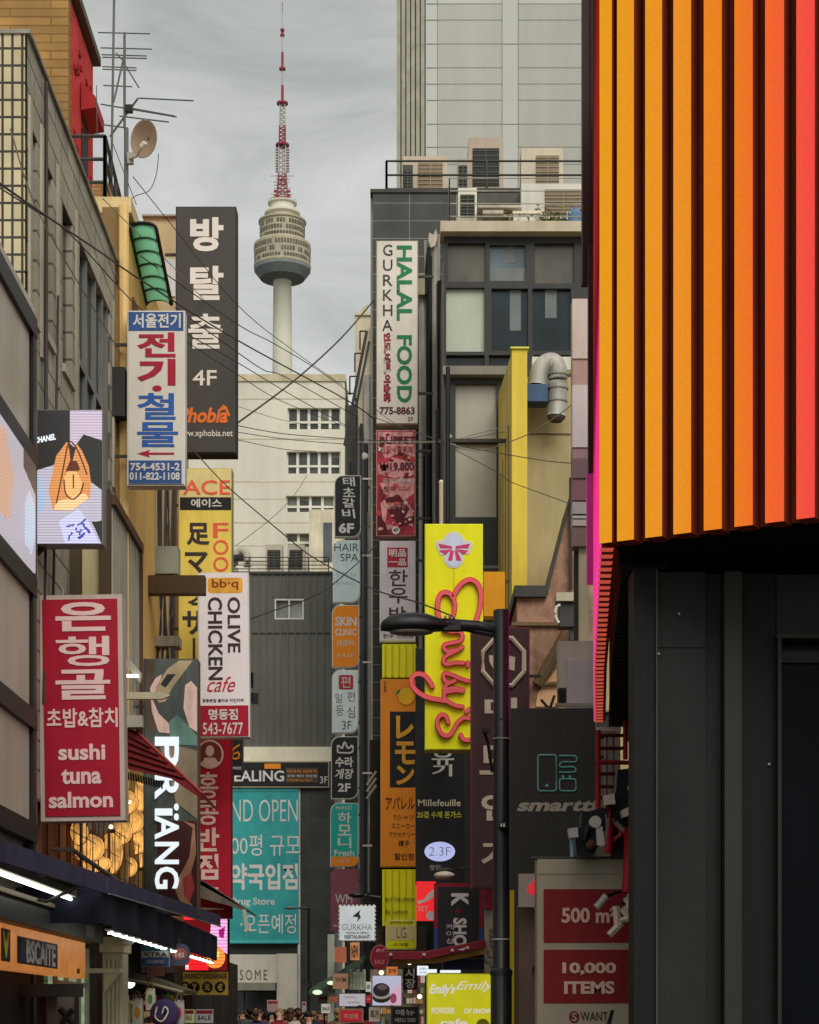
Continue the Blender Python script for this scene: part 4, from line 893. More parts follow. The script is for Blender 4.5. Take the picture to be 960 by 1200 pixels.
    t = Thing('bulb', 'bare white bulb over the terrace lanterns', 'lamp', P(130, 969, 33)); b = t.m('bulb', lit('bulb_white', (255, 226, 180), 3)); b.ball(P(130, 969, 33.2), .035, n=10, m=6); b.ball(P(152, 940, 34), .03, n=10, m=6); t.m('flex', M['wire']).tube([P(120, 960, 33.2), P(130, 967, 33.2), P(152, 938, 34)], .008, 4); t.done()
    # dark red sloping awning
    t = Thing('awning', 'dark red sloping awning in front of the mural sign', 'awning', P(190, 900, 34))
    rd = mat('awning_maroon', (124, 34, 36), rough=.7, var=.22, bump=.3, bscale=10); Ya, Yb = 33.2, 35.6
    t.m('sheet', rd).prism([P(146, 852, Ya), P(163, 860, Ya), P(236, 930, Ya), P(236, 936, Ya), P(200, 912, Ya), P(146, 900, Ya)], (0, .06, 0)); t.m('top', rd, new=True).prism([P(146, 852, Ya), P(163, 858, Ya), P(237, 928, Ya), P(237, 932, Ya), P(163, 863, Ya)], (0, Yb - Ya, 0))
    e = t.m('edge', mat('awning_edge', (150, 60, 52))); e.tube([P(162, 859, Ya), P(237, 930, Ya)], .025, 5); rib = t.m('rib', mat('rib_dark_red', (84, 24, 26)))
    for k in range(5): rib.tube([P(150, 862 + k*8, Ya - .02), P(176 + k*10, 876 + k*9, Ya - .02)], .02, 4)
    fr = t.m('fringe', M['steel_dark'])
    for k in range(14): fr.tube([P(150 + k*3, 905 + k*.8, Ya + .3), P(151 + k*3, 914 + k*.8, Ya + .3)], .014, 4)
    t.done()
    t = Thing('strip_light', 'short white lamp above the red awning beside the sushi sign', 'lamp', P(155, 795, 33)); t.m('tube', lit('tube_short', (230, 236, 236), 1.5)).pb(148, 790, 162, 793, 33, .1); t.m('hood', mat('hood_beige', (166, 158, 142))).pp([(148, 772), (152, 772), (166, 789), (164, 800), (148, 780)], 33.1, .15); t.m('hanger', M['pipe']).pb(157, 793, 158.5, 846, 33.1, .03).pb(149, 838, 167, 852, 33.05, .2); t.m('arm', mat('arm_beige', (168, 158, 130))).pp([(148, 811), (190, 811), (200, 815), (190, 819), (148, 819)], 32.9, .1); t.done()
    # grey tilted awning past the mural
    t = Thing('awning', 'grey tilted metal awning below the dark red Korean sign', 'awning', P(260, 1060, 44.5)); gm = mat('awning_grey', (98, 90, 80), rough=.6, var=.25)
    t.m('sheet', gm).prism([P(226, 1029, 43), P(240, 1034, 43), P(287, 1065, 43), P(287, 1068, 43), P(270, 1062, 43), P(226, 1050, 43)], (0, .06, 0)); t.m('top', gm, new=True).prism([P(226, 1028, 43), P(240, 1033, 43), P(288, 1064, 43), P(288, 1066, 43), P(226, 1032, 43)], (0, 3, 0)); sk = t.m('flap', mat('flap_pale', (170, 164, 148))); sk.pp([(284, 1066), (288, 1066), (292, 1090), (288, 1093)], 42.9, .05); t.m('rail', M['pipe']).pb(228, 1064, 262, 1066, 43.2, .1); t.done()
    # canvas awnings and goods below
    t = Thing('awning', 'worn brown canvas awning over the hanging bags', 'awning', P(180, 1150, 34)); cm = mat('canvas_brown', (88, 78, 64), rough=.9, var=.35, scale=6); b = t.m('sheet', cm)
    b.prism([P(145, 1138, 33), P(170, 1143, 33), P(216, 1160, 33), P(216, 1165, 33), P(170, 1153, 33), P(145, 1150, 33)], (0, 2, 0)); t.m('fold', mat('canvas_fold', (132, 120, 98), rough=.9)).tube([P(148, 1148, 32.95), P(176, 1153, 32.95), P(214, 1163, 32.95)], .03, 5)
    t.m('shelf', mat('rack_dark', (48, 42, 38))).pb(145, 1104, 166, 1140, 34.5, .3).pb(150, 1140, 205, 1170, 35.2, .2); t.m('sign_back', mat('card_rose', (150, 96, 84))).pb(172, 1133, 192, 1144, 34, .05); t.done()
    def bag(label, x, y, w, h, c, e=None):
        Y = 32.5; t = Thing('shopping_bag', label, 'bag', P(x, y + h, Y), 'bags hanging at the shop front'); m_ = mat('bag_%d_%d' % (c[0], c[2]), c, rough=.6, var=.2, scale=8)
        t.m('body', m_).prism([P(x - w/2*.8, y, Y), P(x + w/2*.8, y, Y), P(x + w/2, y + h*.5, Y), P(x + w/2*.9, y + h, Y), P(x - w/2*.9, y + h, Y), P(x - w/2, y + h*.5, Y)], (0, .12, 0))
        t.m('strap', M['white'] if not e else M['brown']).tube([P(*q, Y - .02) for q in catmull([(x - w*.25, y + 1), (x - w*.2, y - 5), (x, y - 8), (x + w*.2, y - 5), (x + w*.25, y + 1)])], .012, 5)
        if e: t.m('print', mat('print_%d_%d' % (e[0], e[2]), e)).pp(ell(x, y + h*.5, w*.25, h*.22, 14), Y - .006, .005)
        t.done()
    bag('pale yellow bag hanging first beside the cream pillar', 148, 1172, 10, 34, (196, 190, 130)); bag('white bag with orange print hanging by the purple hat', 161, 1170, 13, 34, (200, 196, 180), (226, 140, 50))
    bag('cream bag with green print hanging highest behind the purple hat', 176, 1158, 11, 26, (206, 200, 176), (90, 130, 90)); bag('grey cloth bag hanging right of the purple hat', 210, 1172, 12, 30, (160, 156, 150), (180, 60, 60))
    t = Thing('goods_shelf', 'crowded shelf of small boxes with added glowing back behind the hanging bags', 'shelf', P(178, 1200, 35)); t.m('back', lit('shelf_back_glow', (150, 124, 90), .5, mott=.6)).pb(146, 1168, 206, 1230, 35.4, .05); rs = random.Random(5)  # back panel glows by itself to brighten the goods, no lamp behind
    t.m('board', M['pipe']).pb(146, 1184, 206, 1185.5, 35.1, .3).pb(146, 1172, 206, 1173, 35.1, .3)
    pal = [(200, 196, 186), (190, 60, 60), (210, 170, 70), (90, 120, 150), (120, 160, 110), (220, 200, 190)]
    for yb in (1184, 1172, 1199):
        x = 147
        while x < 203:
            w_ = rs.uniform(2.4, 5); c = rs.choice(pal); t.m('box', mat('goods_%d' % c[0], c), new=True).pb(x, yb - rs.uniform(5, 9), x + w_ - .6, yb, 35.15, .15); x += w_
    t.done()
    t = Thing('shop_lamp', 'white round shop lamp beside the cream pillar under the awning', 'lamp', P(152, 1150, 33.8)); t.m('globe', lit('globe_white', (240, 236, 220), 2.2)).ball(P(152, 1152, 33.8), .09); t.m('stem', M['steel_dark']).tube([P(152, 1146, 33.8), P(152, 1130, 33.8)], .015, 5); t.done()
    t = Thing('sun_hat', 'dark purple hat with pale cord hanging among the bags', 'hat', P(192, 1200, 32.4)); c = P(193, 1188, 32.4); pm = mat('hat_purple', (64, 52, 88), rough=.9, var=.2); b = t.m('brim', pm); b.smooth = True; b.lathe(c, [(.02, -.02), (.14, -.03), (.23, 0), (.235, .02), (.14, .0), (.1, .08), (.02, .1)], 20, axis='y')
    t.m('cord', M['cream']).tube([P(x, y, 32.34) for x, y in catmull([(184, 1180), (182, 1192), (190, 1197), (197, 1186), (193, 1180), (190, 1188)])], .014, 5); t.done()
    for x0, x1, c, lb in ((215, 228, (188, 186, 140), 'small yellow price card beside the purple hat'), (229, 250, (150, 150, 146), 'grey price board with red heading near the crowd')):
        t = Thing('price_card', lb, 'sign', P(x0, 1200, 36)); t.YY = 36; t.m('card', mat('card_%d' % c[2], c)).pb(x0, 1183, x1, 1199, 36, .04); t.face = 36; t.m('heading', M['crimson']).pb(x0 + 1, 1184, x1 - 1, 1188, 35.994, .005, Yr=36); T(t, 'SALE', x0 + 3, 1190, x1 - 3, 1195, M['ink'], bold=0); t.m('stand', M['steel_dark']).box(X_((x0+x1)/2, 36) - .02, X_((x0+x1)/2, 36) + .02, 36.05, 36.09, 0, 1.5); t.done()
    # left lower walls behind the goods
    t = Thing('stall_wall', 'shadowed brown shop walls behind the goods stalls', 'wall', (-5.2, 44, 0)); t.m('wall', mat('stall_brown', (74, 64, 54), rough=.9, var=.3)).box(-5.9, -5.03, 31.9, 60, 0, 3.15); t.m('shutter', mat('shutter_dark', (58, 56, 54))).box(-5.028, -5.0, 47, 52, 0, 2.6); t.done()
left_street()

# ------------------------------------------------------------------ right side, far to near
def right_far():
    # white high-rise
    Y = 200; t = Thing('tower_block', 'pale grey panelled high-rise with ribbed corner behind the rooftop air conditioners', 'building', P(600, HY, Y) - Vector((0, 0, CZ)))
    wm = mat('highrise_panel', (184, 184, 176), rough=.6, var=.06, scale=.15, streak=.1, k=1.12); jm = mat('highrise_joint', (112, 114, 104)); rm = mat('highrise_rib', (142, 138, 122), rough=.7)
    x0, xr, x1 = X_(465, Y), X_(499, Y), X_(760, Y); t.m('wall', wm).box(xr, x1, Y, Y + 26, 0, 128)
    t.m('corner_core', mat('rib_gap', (92, 90, 80))).box(x0 + .2, xr, Y + .6, Y + 25, 0, 127.9); r = t.m('rib', rm)
    for k in range(6): x = x0 + (xr - x0)*k/6; r.box(x, x + .36, Y - .05, Y + 1, 0, 128)
    j = t.m('joint', jm)
    ys = [4, 23, 51, 79, 98, 117, 145, 172, 192, 220]
    for y in ys: 
        for a, b in ((500, 588), (608, 690)): j.pb(a, y, b, y + .9, Y - .03, .025, Yr=Y)
    for x in (513, 588.5, 607.5): j.pb(x - .4, -40, x + .4, 300, Y - .034, .03, Yr=Y)
    for y in (51, 145): j.pb(588, y, 608, y + .8, Y - .03, .025, Yr=Y)
    pr = t.m('panel', mat('highrise_warm', (174, 173, 163), rough=.65, var=.07, scale=.2, streak=.1, k=1.1))
    for a, b in ((514, 588), (608, 690)):
        for ya, yb in zip(ys[:-1], ys[1:]): pr.pb(a + .4, ya + 1, b - .4, yb - .1, Y - .02, .018, Yr=Y)
    t.done()
    # beige building with fire escape beyond the halal sign
    Y = 92; t = Thing('beige_building', 'narrow beige building end with dark pipes left of the halal food sign', 'building', P(425, HY, Y) - Vector((0, 0, CZ)))
    t.m('wall', mat('beige_end', (176, 164, 138), rough=.85, var=.14)).box(X_(416, Y), X_(470, Y), Y, Y + 10, 0, Z_(366, Y)); t.m('cornice', mat('beige_end', (176, 164, 138))).pp([(416, 366), (421, 366), (424, 362), (431, 356), (432, 366), (440, 366), (440, 369), (416, 369)], Y - .1, 10)
    w = t.m('side_wing', mat('wing_dark', (74, 72, 66), rough=.7)); w.box(X_(404, Y), X_(416, Y), Y + .6, Y + 9, 0, Z_(470, Y))
    p = t.m('pipe', M['pipe'])
    for x, r in ((420, .09), (428, .06), (432, .11)): p.tube([P(x, 440, Y - .2), P(x, 1190, Y - .2)], r, 6)
    d = t.m('dark_duct', M['black'])
    for x, ya, w_ in ((411, 545, 4), (418, 470, 3), (424, 500, 3.4), (406, 600, 3), (436, 380, 3)): d.pb(x - w_/2, ya, x + w_/2, 1190, Y - .5, .3, Yr=Y)
    t.done()
    t = Thing('fire_ladder', 'slanting black fire ladder against the beige building end', 'ladder', P(420, 520, 90)); b = t.m('rail', M['steel_dark']); Y = 90
    b.tube([P(404, 522, Y), P(430, 388, Y)], .07, 5); b.tube([P(408, 524, Y), P(433, 400, Y)], .06, 5); br = t.m('bracket', M['steel_dark'])
    for x, y in ((408, 475), (412, 455), (418, 428), (424, 402)):
        br.tube([P(x - 2, y - 14, Y), P(x + 6, y - 14, Y)], .035, 4); br.tube([P(x - 2, y - 14, Y), P(x - 2, y + 8, Y)], .035, 4)
    t.done()
    # dark tiled building carrying the halal sign
    Y = 60; t = Thing('tiled_building', 'dark charcoal tiled building carrying the halal food sign', 'building', P(480, HY, Y) - Vector((0, 0, CZ)))
    zt = Z_(226, Y); t.m('wall', grid_mat('charcoal_tile', (62, 62, 59), (116, 114, 106), 1.38, .52, .012, 0, rough=.5, var=.1)).box(X_(437, Y), X_(690, Y), Y, Y + 14, 0, zt); t.m('edge_trim', mat('edge_pale', (168, 162, 148))).box(X_(434, Y), X_(437, Y), Y + .4, Y + 13, 0, zt + .1)
    t.m('coping', M['steel_dark']).box(X_(434, Y), X_(690, Y), Y - .05, Y + 14, zt, zt + .1)
    t.done()
    Y = 58.6; t = Thing('pipe_bundle', 'bundle of pale and dark pipes running down beside the halal sign', 'pipes', P(505, HY, Y) - Vector((0, 0, CZ))); p = t.m('pipe', M['pipe']); q = t.m('dark_pipe', M['black'])
    for x, y0, r in ((494, 345, .09), (499, 282, .05), (509, 290, .1), (514, 275, .05), (526, 440, .05)): p.tube([P(x, y0, Y), P(x, 1190, Y)], r, 6)
    for x, y0, r in ((503, 300, .1), (517, 330, .13), (521, 284, .08), (497, 520, .05), (506, 640, .08)): q.tube([P(x, y0, Y - .1), P(x, 1190, Y - .1)], r, 6)
    q.tube([P(503, 290, Y - .2), P(498, 345, Y - .2)], .07, 6); cl = t.m('wrapping', mat('rag_pale', (190, 176, 160), rough=.9, var=.3)); cl.prism([P(502, 282, Y - .25), P(503, 272, Y - .25), (P(508, 275, Y - .25)), P(511, 268, Y - .25), P(513, 276, Y - .25), P(510, 288, Y - .25), P(505, 290, Y - .25)], (0, .12, 0)); t.m('box', mat('meter_beige', (140, 132, 108))).pb(489, 320, 498, 345, Y - .3, .3); t.done()
    # rooftop of that building
    zr = zt + .1
    railing('roof_railing', 'dark railing along the roof above the halal food sign', [(X_(452, 62), 70, zr), (X_(453, 61), 61, zr), (X_(688, 61), 61, zr)], 1.25, 3, .032, 2.9)
    ac_unit('air_conditioner', 'low wide beige air conditioner at the left end of the roof railing', 63, 472, 183, 524, 227, .9, (176, 160, 138), 'side')
    ac_unit('air_conditioner', 'tallest air conditioner with black louvred front in the middle of the roof', 63.5, 549, 161, 590, 226, 1.2, (164, 148, 130))
    ac_unit('air_conditioner', 'beige air conditioner with one brown fan panel at the right of the roof', 63.2, 611, 173, 660, 226, .9, (182, 170, 148), 'side')
    ac_unit('air_conditioner', 'narrow dark louvred unit behind the railing at the left', 62.4, 472, 193, 484, 227, .5, (70, 68, 62)); ac_unit('air_conditioner', 'small grey unit between the low and the tall air conditioners', 62.6, 536, 186, 549, 226, .5, (150, 142, 126))

    # black framed glass building
    Y = 52; t = Thing('glass_building', 'black framed building with large mixed window panes on the right', 'building', P(600, HY, Y) - Vector((0, 0, CZ))); x0, x1 = X_(520, Y), X_(690, Y)
    blk = mat('frame_charcoal', (50, 50, 47), rough=.45, var=.12); pn = [(525, 285, 569, 330, 'a'), (574, 287, 616, 329, 'b'), (627, 285, 673, 332, 'a'), (523, 337, 568, 412, 'c'), (576, 338, 619, 411, 'd'), (624, 338, 669, 411, 'd'), (523, 416, 568, 431, 'e'), (573, 416, 618, 431, 'e'), (626, 416, 672, 431, 'e'), (534, 450, 582, 514, 'f'), (534, 519, 582, 606, 'f')]
    holes = [(X_(a, Y), X_(c, Y), Z_(d, Y), Z_(b, Y)) for a, b, c, d, _ in pn]
    w = t.m('frame', blk); w.wall(frY(Y), x0, x1, 0, Z_(277, Y), holes, .22); w.box(x0, x1, Y + .22, Y + 7.5, 0, Z_(277, Y) - .02); w.quad((x0, Y, 0), (x0, Y, Z_(277, Y)), (x0, Y + .22, Z_(277, Y)), (x0, Y + .22, 0))
    gm = {'a': glass('pane_beige', (98, 92, 78), .25), 'b': glass('pane_mirror', (110, 124, 130), .05), 'c': mat('pane_blind', (176, 184, 164), rough=.35, var=.06, k=1.1), 'd': glass('pane_dark', (42, 54, 58), .05), 'e': glass('pane_low', (44, 46, 46), .1), 'f': mat('panel_grey', (150, 146, 132), rough=.6, var=.06)}
    for h, q in zip(holes, pn):
        o = t.m('window' if q[4] != 'f' else 'panel', gm[q[4]], new=True); o.box(h[0], h[1], Y + .13, Y + .2, h[2], h[3])
        if q[4] in 'bd':
            fr = t.m('blind', mat('blind_dim', (104, 108, 106), rough=.8), under=o, new=True); xa = h[0] + (h[1]-h[0])*random.uniform(.3, .55); fr.box(xa, xa + (h[1]-h[0])*.3, Y + .12, Y + .129, h[2] + (h[3]-h[2])*random.choice((.35, .55)), h[3])
            if q[4] == 'b': fr.box(h[0], h[1], Y + .1, Y + .119, h[2], h[2] + (h[3]-h[2])*.4)
    t.m('parapet', mat('parapet_beige', (172, 160, 138), rough=.8, var=.12)).box(X_(516, Y), x1, Y - .35, Y + .5, Z_(278, Y) + .02, Z_(265, Y)); t.m('ledge', mat('ledge_grey', (118, 114, 102), rough=.8)).box(X_(519, Y), X_(604, Y), Y - .3, Y - .005, Z_(443, Y), Z_(433, Y))
    t.done()
    zr = Z_(265, Y); 
    railing('roof_railing', 'pale wire railing around the cluttered roof of the black framed building', [(X_(527, 52), 56, zr), (X_(527, 52), 52.2, zr), (X_(688, 52), 52.2, zr)], 1.3, 4, .014, 2.0, M['pipe'])
    ac_unit('air_conditioner', 'white framed air conditioner with three dark bays on the cluttered roof', 53.4, 537, 220, 559, 262, .5, (196, 190, 172)); ac_unit('water_tank', 'large white roof cabinet at the right of the cluttered roof', 54.5, 611, 215, 690, 256, 1.2, (190, 186, 172), 'side', None)
    t = Thing('roof_clutter', 'stacked pale boards and pipes lying on the roof', 'boards', (X_(580, 53), 53, zr)); bm_ = mat('board_pale', (174, 166, 148), rough=.8, var=.25)
    for i, (a, b, c, d) in enumerate(((535, 255, 558, 259), (540, 259, 600, 263), (566, 246, 590, 250), (560, 240, 612, 243), (572, 251, 608, 254), (530, 262, 552, 265))): t.m('board', bm_, new=True).pb(a, b, c, d, 52.5 + i*.13, .5)
    t.m('bin', M['black']).pb(566, 250, 579, 262, 53.6, .4); t.m('dark_board', mat('crate_dark', (76, 72, 64))).pb(560, 226, 612, 238, 55, .3); t.done()
    t = Thing('foam_box', 'white folded sheet leaning on the roof railing', 'box', P(617, 265, 52)); t.m('body', M['white']).pb(602, 250, 633, 265, 52.6, .5); t.m('lid', M['cream']).pb(601, 247, 634, 250, 52.55, .6); t.done()
    t = Thing('jug', 'blue and white plastic jug at the right corner of the roof', 'jug', P(674, 265, 52)); t.m('body', mat('jug_blue', (86, 112, 140), rough=.5)).lathe(P(674, 265, 52.7), [(.12, 0), (.2, .06), (.21, .3), (.12, .4), (.05, .44), (.05, .5)], 14); t.m('handle', M['white']).tube([P(669, 250, 52.5), P(665, 247, 52.5), P(665, 257, 52.5)], .02, 5); t.done()
    t = Thing('potted_plants', 'thin green plants growing along the cluttered roof edge', 'plants', (X_(640, 52.8), 52.8, zr)); lf = mat('leaf_green', (122, 128, 58), rough=.8, var=.35, scale=9)
    b = t.m('foliage', lf)
    for k in range(220):
        x = random.choice((random.gauss(636, 9), random.gauss(655, 10), random.gauss(608, 12))); p = P(x, 264 - abs(random.gauss(0, 9)), 52.7 + random.uniform(-.2, .3)); d = Vector((random.uniform(-1, 1), random.uniform(-1, 1), random.uniform(-.3, 1))).normalized()*.07; e = d.cross(Vector((random.random(), .3, .5))).normalized()*.035
        b.quad(p - d, p + e, p + d, p - e)
    st = t.m('stem', M['green'])
    for x in (636, 655, 608): st.tube([P(x, 265, 52.7), P(x + 1, 248, 52.7)], .012, 4)
    t.done()
    # yellow wall with duct
    t = Thing('yellow_column', 'tall bright yellow steel column and side wall below the glass building', 'column', (2.4, 46, 0)); ym = mat('column_yellow', (200, 174, 62), rough=.6, var=.14, scale=1.4, streak=.1)
    t.m('front', ym).box(2.25, X_(618, 45), 45, 45.25, 0, Z_(409, 45)); sd = t.m('side', mat('side_yellow', (190, 164, 50), rough=.6, var=.2, streak=.1)); sd.prism([(2.25, 45.25, 0), (2.25, 51.8, 0), (2.25, 51.8, Z_(462, 51.8)), (2.25, 45.25, Z_(415, 45.25))], (.15, 0, 0)); rib = t.m('rib', M['brown'])
    for y in (46.4, 47.8, 49.2, 50.6): rib.box(2.235, 2.249, y - .03, y + .03, 0, 15)
    t.m('flashing', mat('flash_yellow', (220, 202, 90))).box(2.22, X_(620, 45), 44.95, 45.3, Z_(409, 45), Z_(407, 45)); t.done()
    t = Thing('beige_wall', 'stained beige wall holding the silver duct', 'building', (3.4, 47, 0)); bw = mat('olive_beige', (164, 148, 108), rough=.85, var=.2, scale=.8); t.m('wall', bw).box(X_(618, 46) , 5.2, 46, 51.5, 0, Z_(442, 46)); t.m('joint', M['brown']).pb(618, 508, 690, 509.5, 45.98, .015, Yr=46); t.m('pale_band', mat('band_cream', (194, 190, 172))).pb(624, 418, 670, 433, 46.6, .3); t.done()
    t = Thing('air_duct', 'bent silver ventilation duct with blue fan box on the beige wall', 'duct', P(650, 495, 45.6)); gv = t.m('duct', M['galv']); gv.smooth = True; gv.tube([P(x, y, 45.4) for x, y in catmull([(630, 452), (632, 438), (638, 428), (647, 425), (653, 432), (654, 448), (653, 470), (652, 488)], 5)], .215, 16)
    rg = t.m('ring', mat('ring_grey', (120, 118, 110), metal=.4))
    for x, y in ((654, 440), (654, 456), (653, 471)): rg.lathe(P(x, y, 45.4), [(.2, -.02), (.235, -.015), (.235, .015), (.2, .02)], 18)
    t.m('torn_end', mat('torn_foil', (70, 64, 56), rough=.7)).lathe(P(652, 491, 45.4), [(.2, .1), (.19, 0), (.13, -.06), (.05, -.03)], 11); fb = t.m('fan_box', mat('fan_blue', (58, 82, 106), rough=.5)); fb.pb(614, 450, 642, 470, 45.2, .5); t.m('fan_cap', mat('fan_cap', (70, 84, 98))).pb(611, 452, 614, 468, 45.3, .4); t.m('stub', M['galv']).pb(626, 425, 638, 450, 45.7, .25); t.done()
    # pinkish stucco wall with sloping top
    Y = 42; t = Thing('stucco_wall', 'pinkish stucco gable wall with dark sloping coping', 'building', P(660, HY, Y) - Vector((0, 0, CZ))); sm = mat('stucco_pink', (146, 112, 92), rough=.95, var=.3, scale=4, streak=.5, bump=.6)
    t.m('wall', sm).pp([(606, 1197), (606, 700), (640, 697), (672, 575), (700, 560), (700, 1197)], Y, 3); c = t.m('coping', mat('coping_slate', (58, 56, 52))); c.pb(603, 686, 641, 699, Y - .15, 3.2); c.prism([P(640, 690, Y - .08), P(672, 566, Y - .08), P(673, 570, Y - .08), P(642, 696, Y - .08)], (0, 3, 0)); c.tube([P(669, 560, Y - .1), P(669, 690, Y - .1)], .04, 6)
    dw = t.m('drain', M['brown']); dw.tube([P(630, 803, Y - .1), P(668, 735, Y - .1)], .12, 8); dw.tube([P(628, 803, Y - .1), P(656, 801, Y - .1)], .05, 6); t.m('lintel', M['brown']).pb(600, 729, 668, 733, Y - .1, .09); t.m('patch', mat('patch_peach', (188, 146, 110), rough=.9)).pp([(630, 812), (655, 780), (656, 828), (628, 828)], Y - .03, .02); t.done()
    t = Thing('air_conditioner', 'dark wall-mounted unit with white hose on the stucco wall', 'air conditioner', P(668, 740, 41)); t.m('case', M['dgrey']).pb(656, 706, 681, 734, 40.6, .4); t.m('bracket', mat('bracket_cream', (170, 160, 136))).pb(652, 694, 689, 704, 40.5, .5); hz = t.m('hose', M['white']); hz.smooth = True; hz.tube([P(x, y, 40.5) for x, y in catmull([(657, 709), (652, 712), (651, 722), (655, 730)])], .03, 6); t.m('post', M['steel_dark']).pb(668, 734, 678, 750, 40.7, .2); t.done()
    t = Thing('sign_tower', 'stack of blank pale and mauve boards left of the glowing facade', 'boards', P(680, 700, 30)); Y = 30
    for i, (a, b, c) in enumerate(((350, 420, (190, 170, 160)), (420, 451, (168, 134, 124)), (451, 524, (196, 182, 178)), (525, 537, (150, 118, 120)), (537, 560, (120, 92, 96)), (560, 586, (132, 90, 100)), (588, 602, (170, 158, 158)), (604, 607, (190, 184, 176)), (609, 616, (180, 168, 160)), (616, 640, (126, 100, 98)))): t.m('board', mat('board_%d_%d' % (c[0], c[1]), c, rough=.55, var=.12), new=True).pb(671, a, 691, b, Y + .02*(i % 2), .3)
    t.m('post', mat('post_putty', (176, 164, 136))).pb(679, 640, 690, 760, Y + .1, .2); t.m('post_back', M['steel_dark']).pb(673, 350, 689, 1197, Y + .36, .1); t.done()
    t = Thing('wall', 'plain dim wall behind the smart shop board', 'wall', P(640, HY, 33) - Vector((0, 0, CZ))); t.m('wall', mat('back_wall', (70, 62, 54), rough=.9)).box(1.62, 3.4, 33, 39, 0, Z_(835, 33)); t.m('coping', M['concrete']).box(1.6, 3.42, 32.95, 39, Z_(835, 33), Z_(833, 33)); t.done()
right_far()
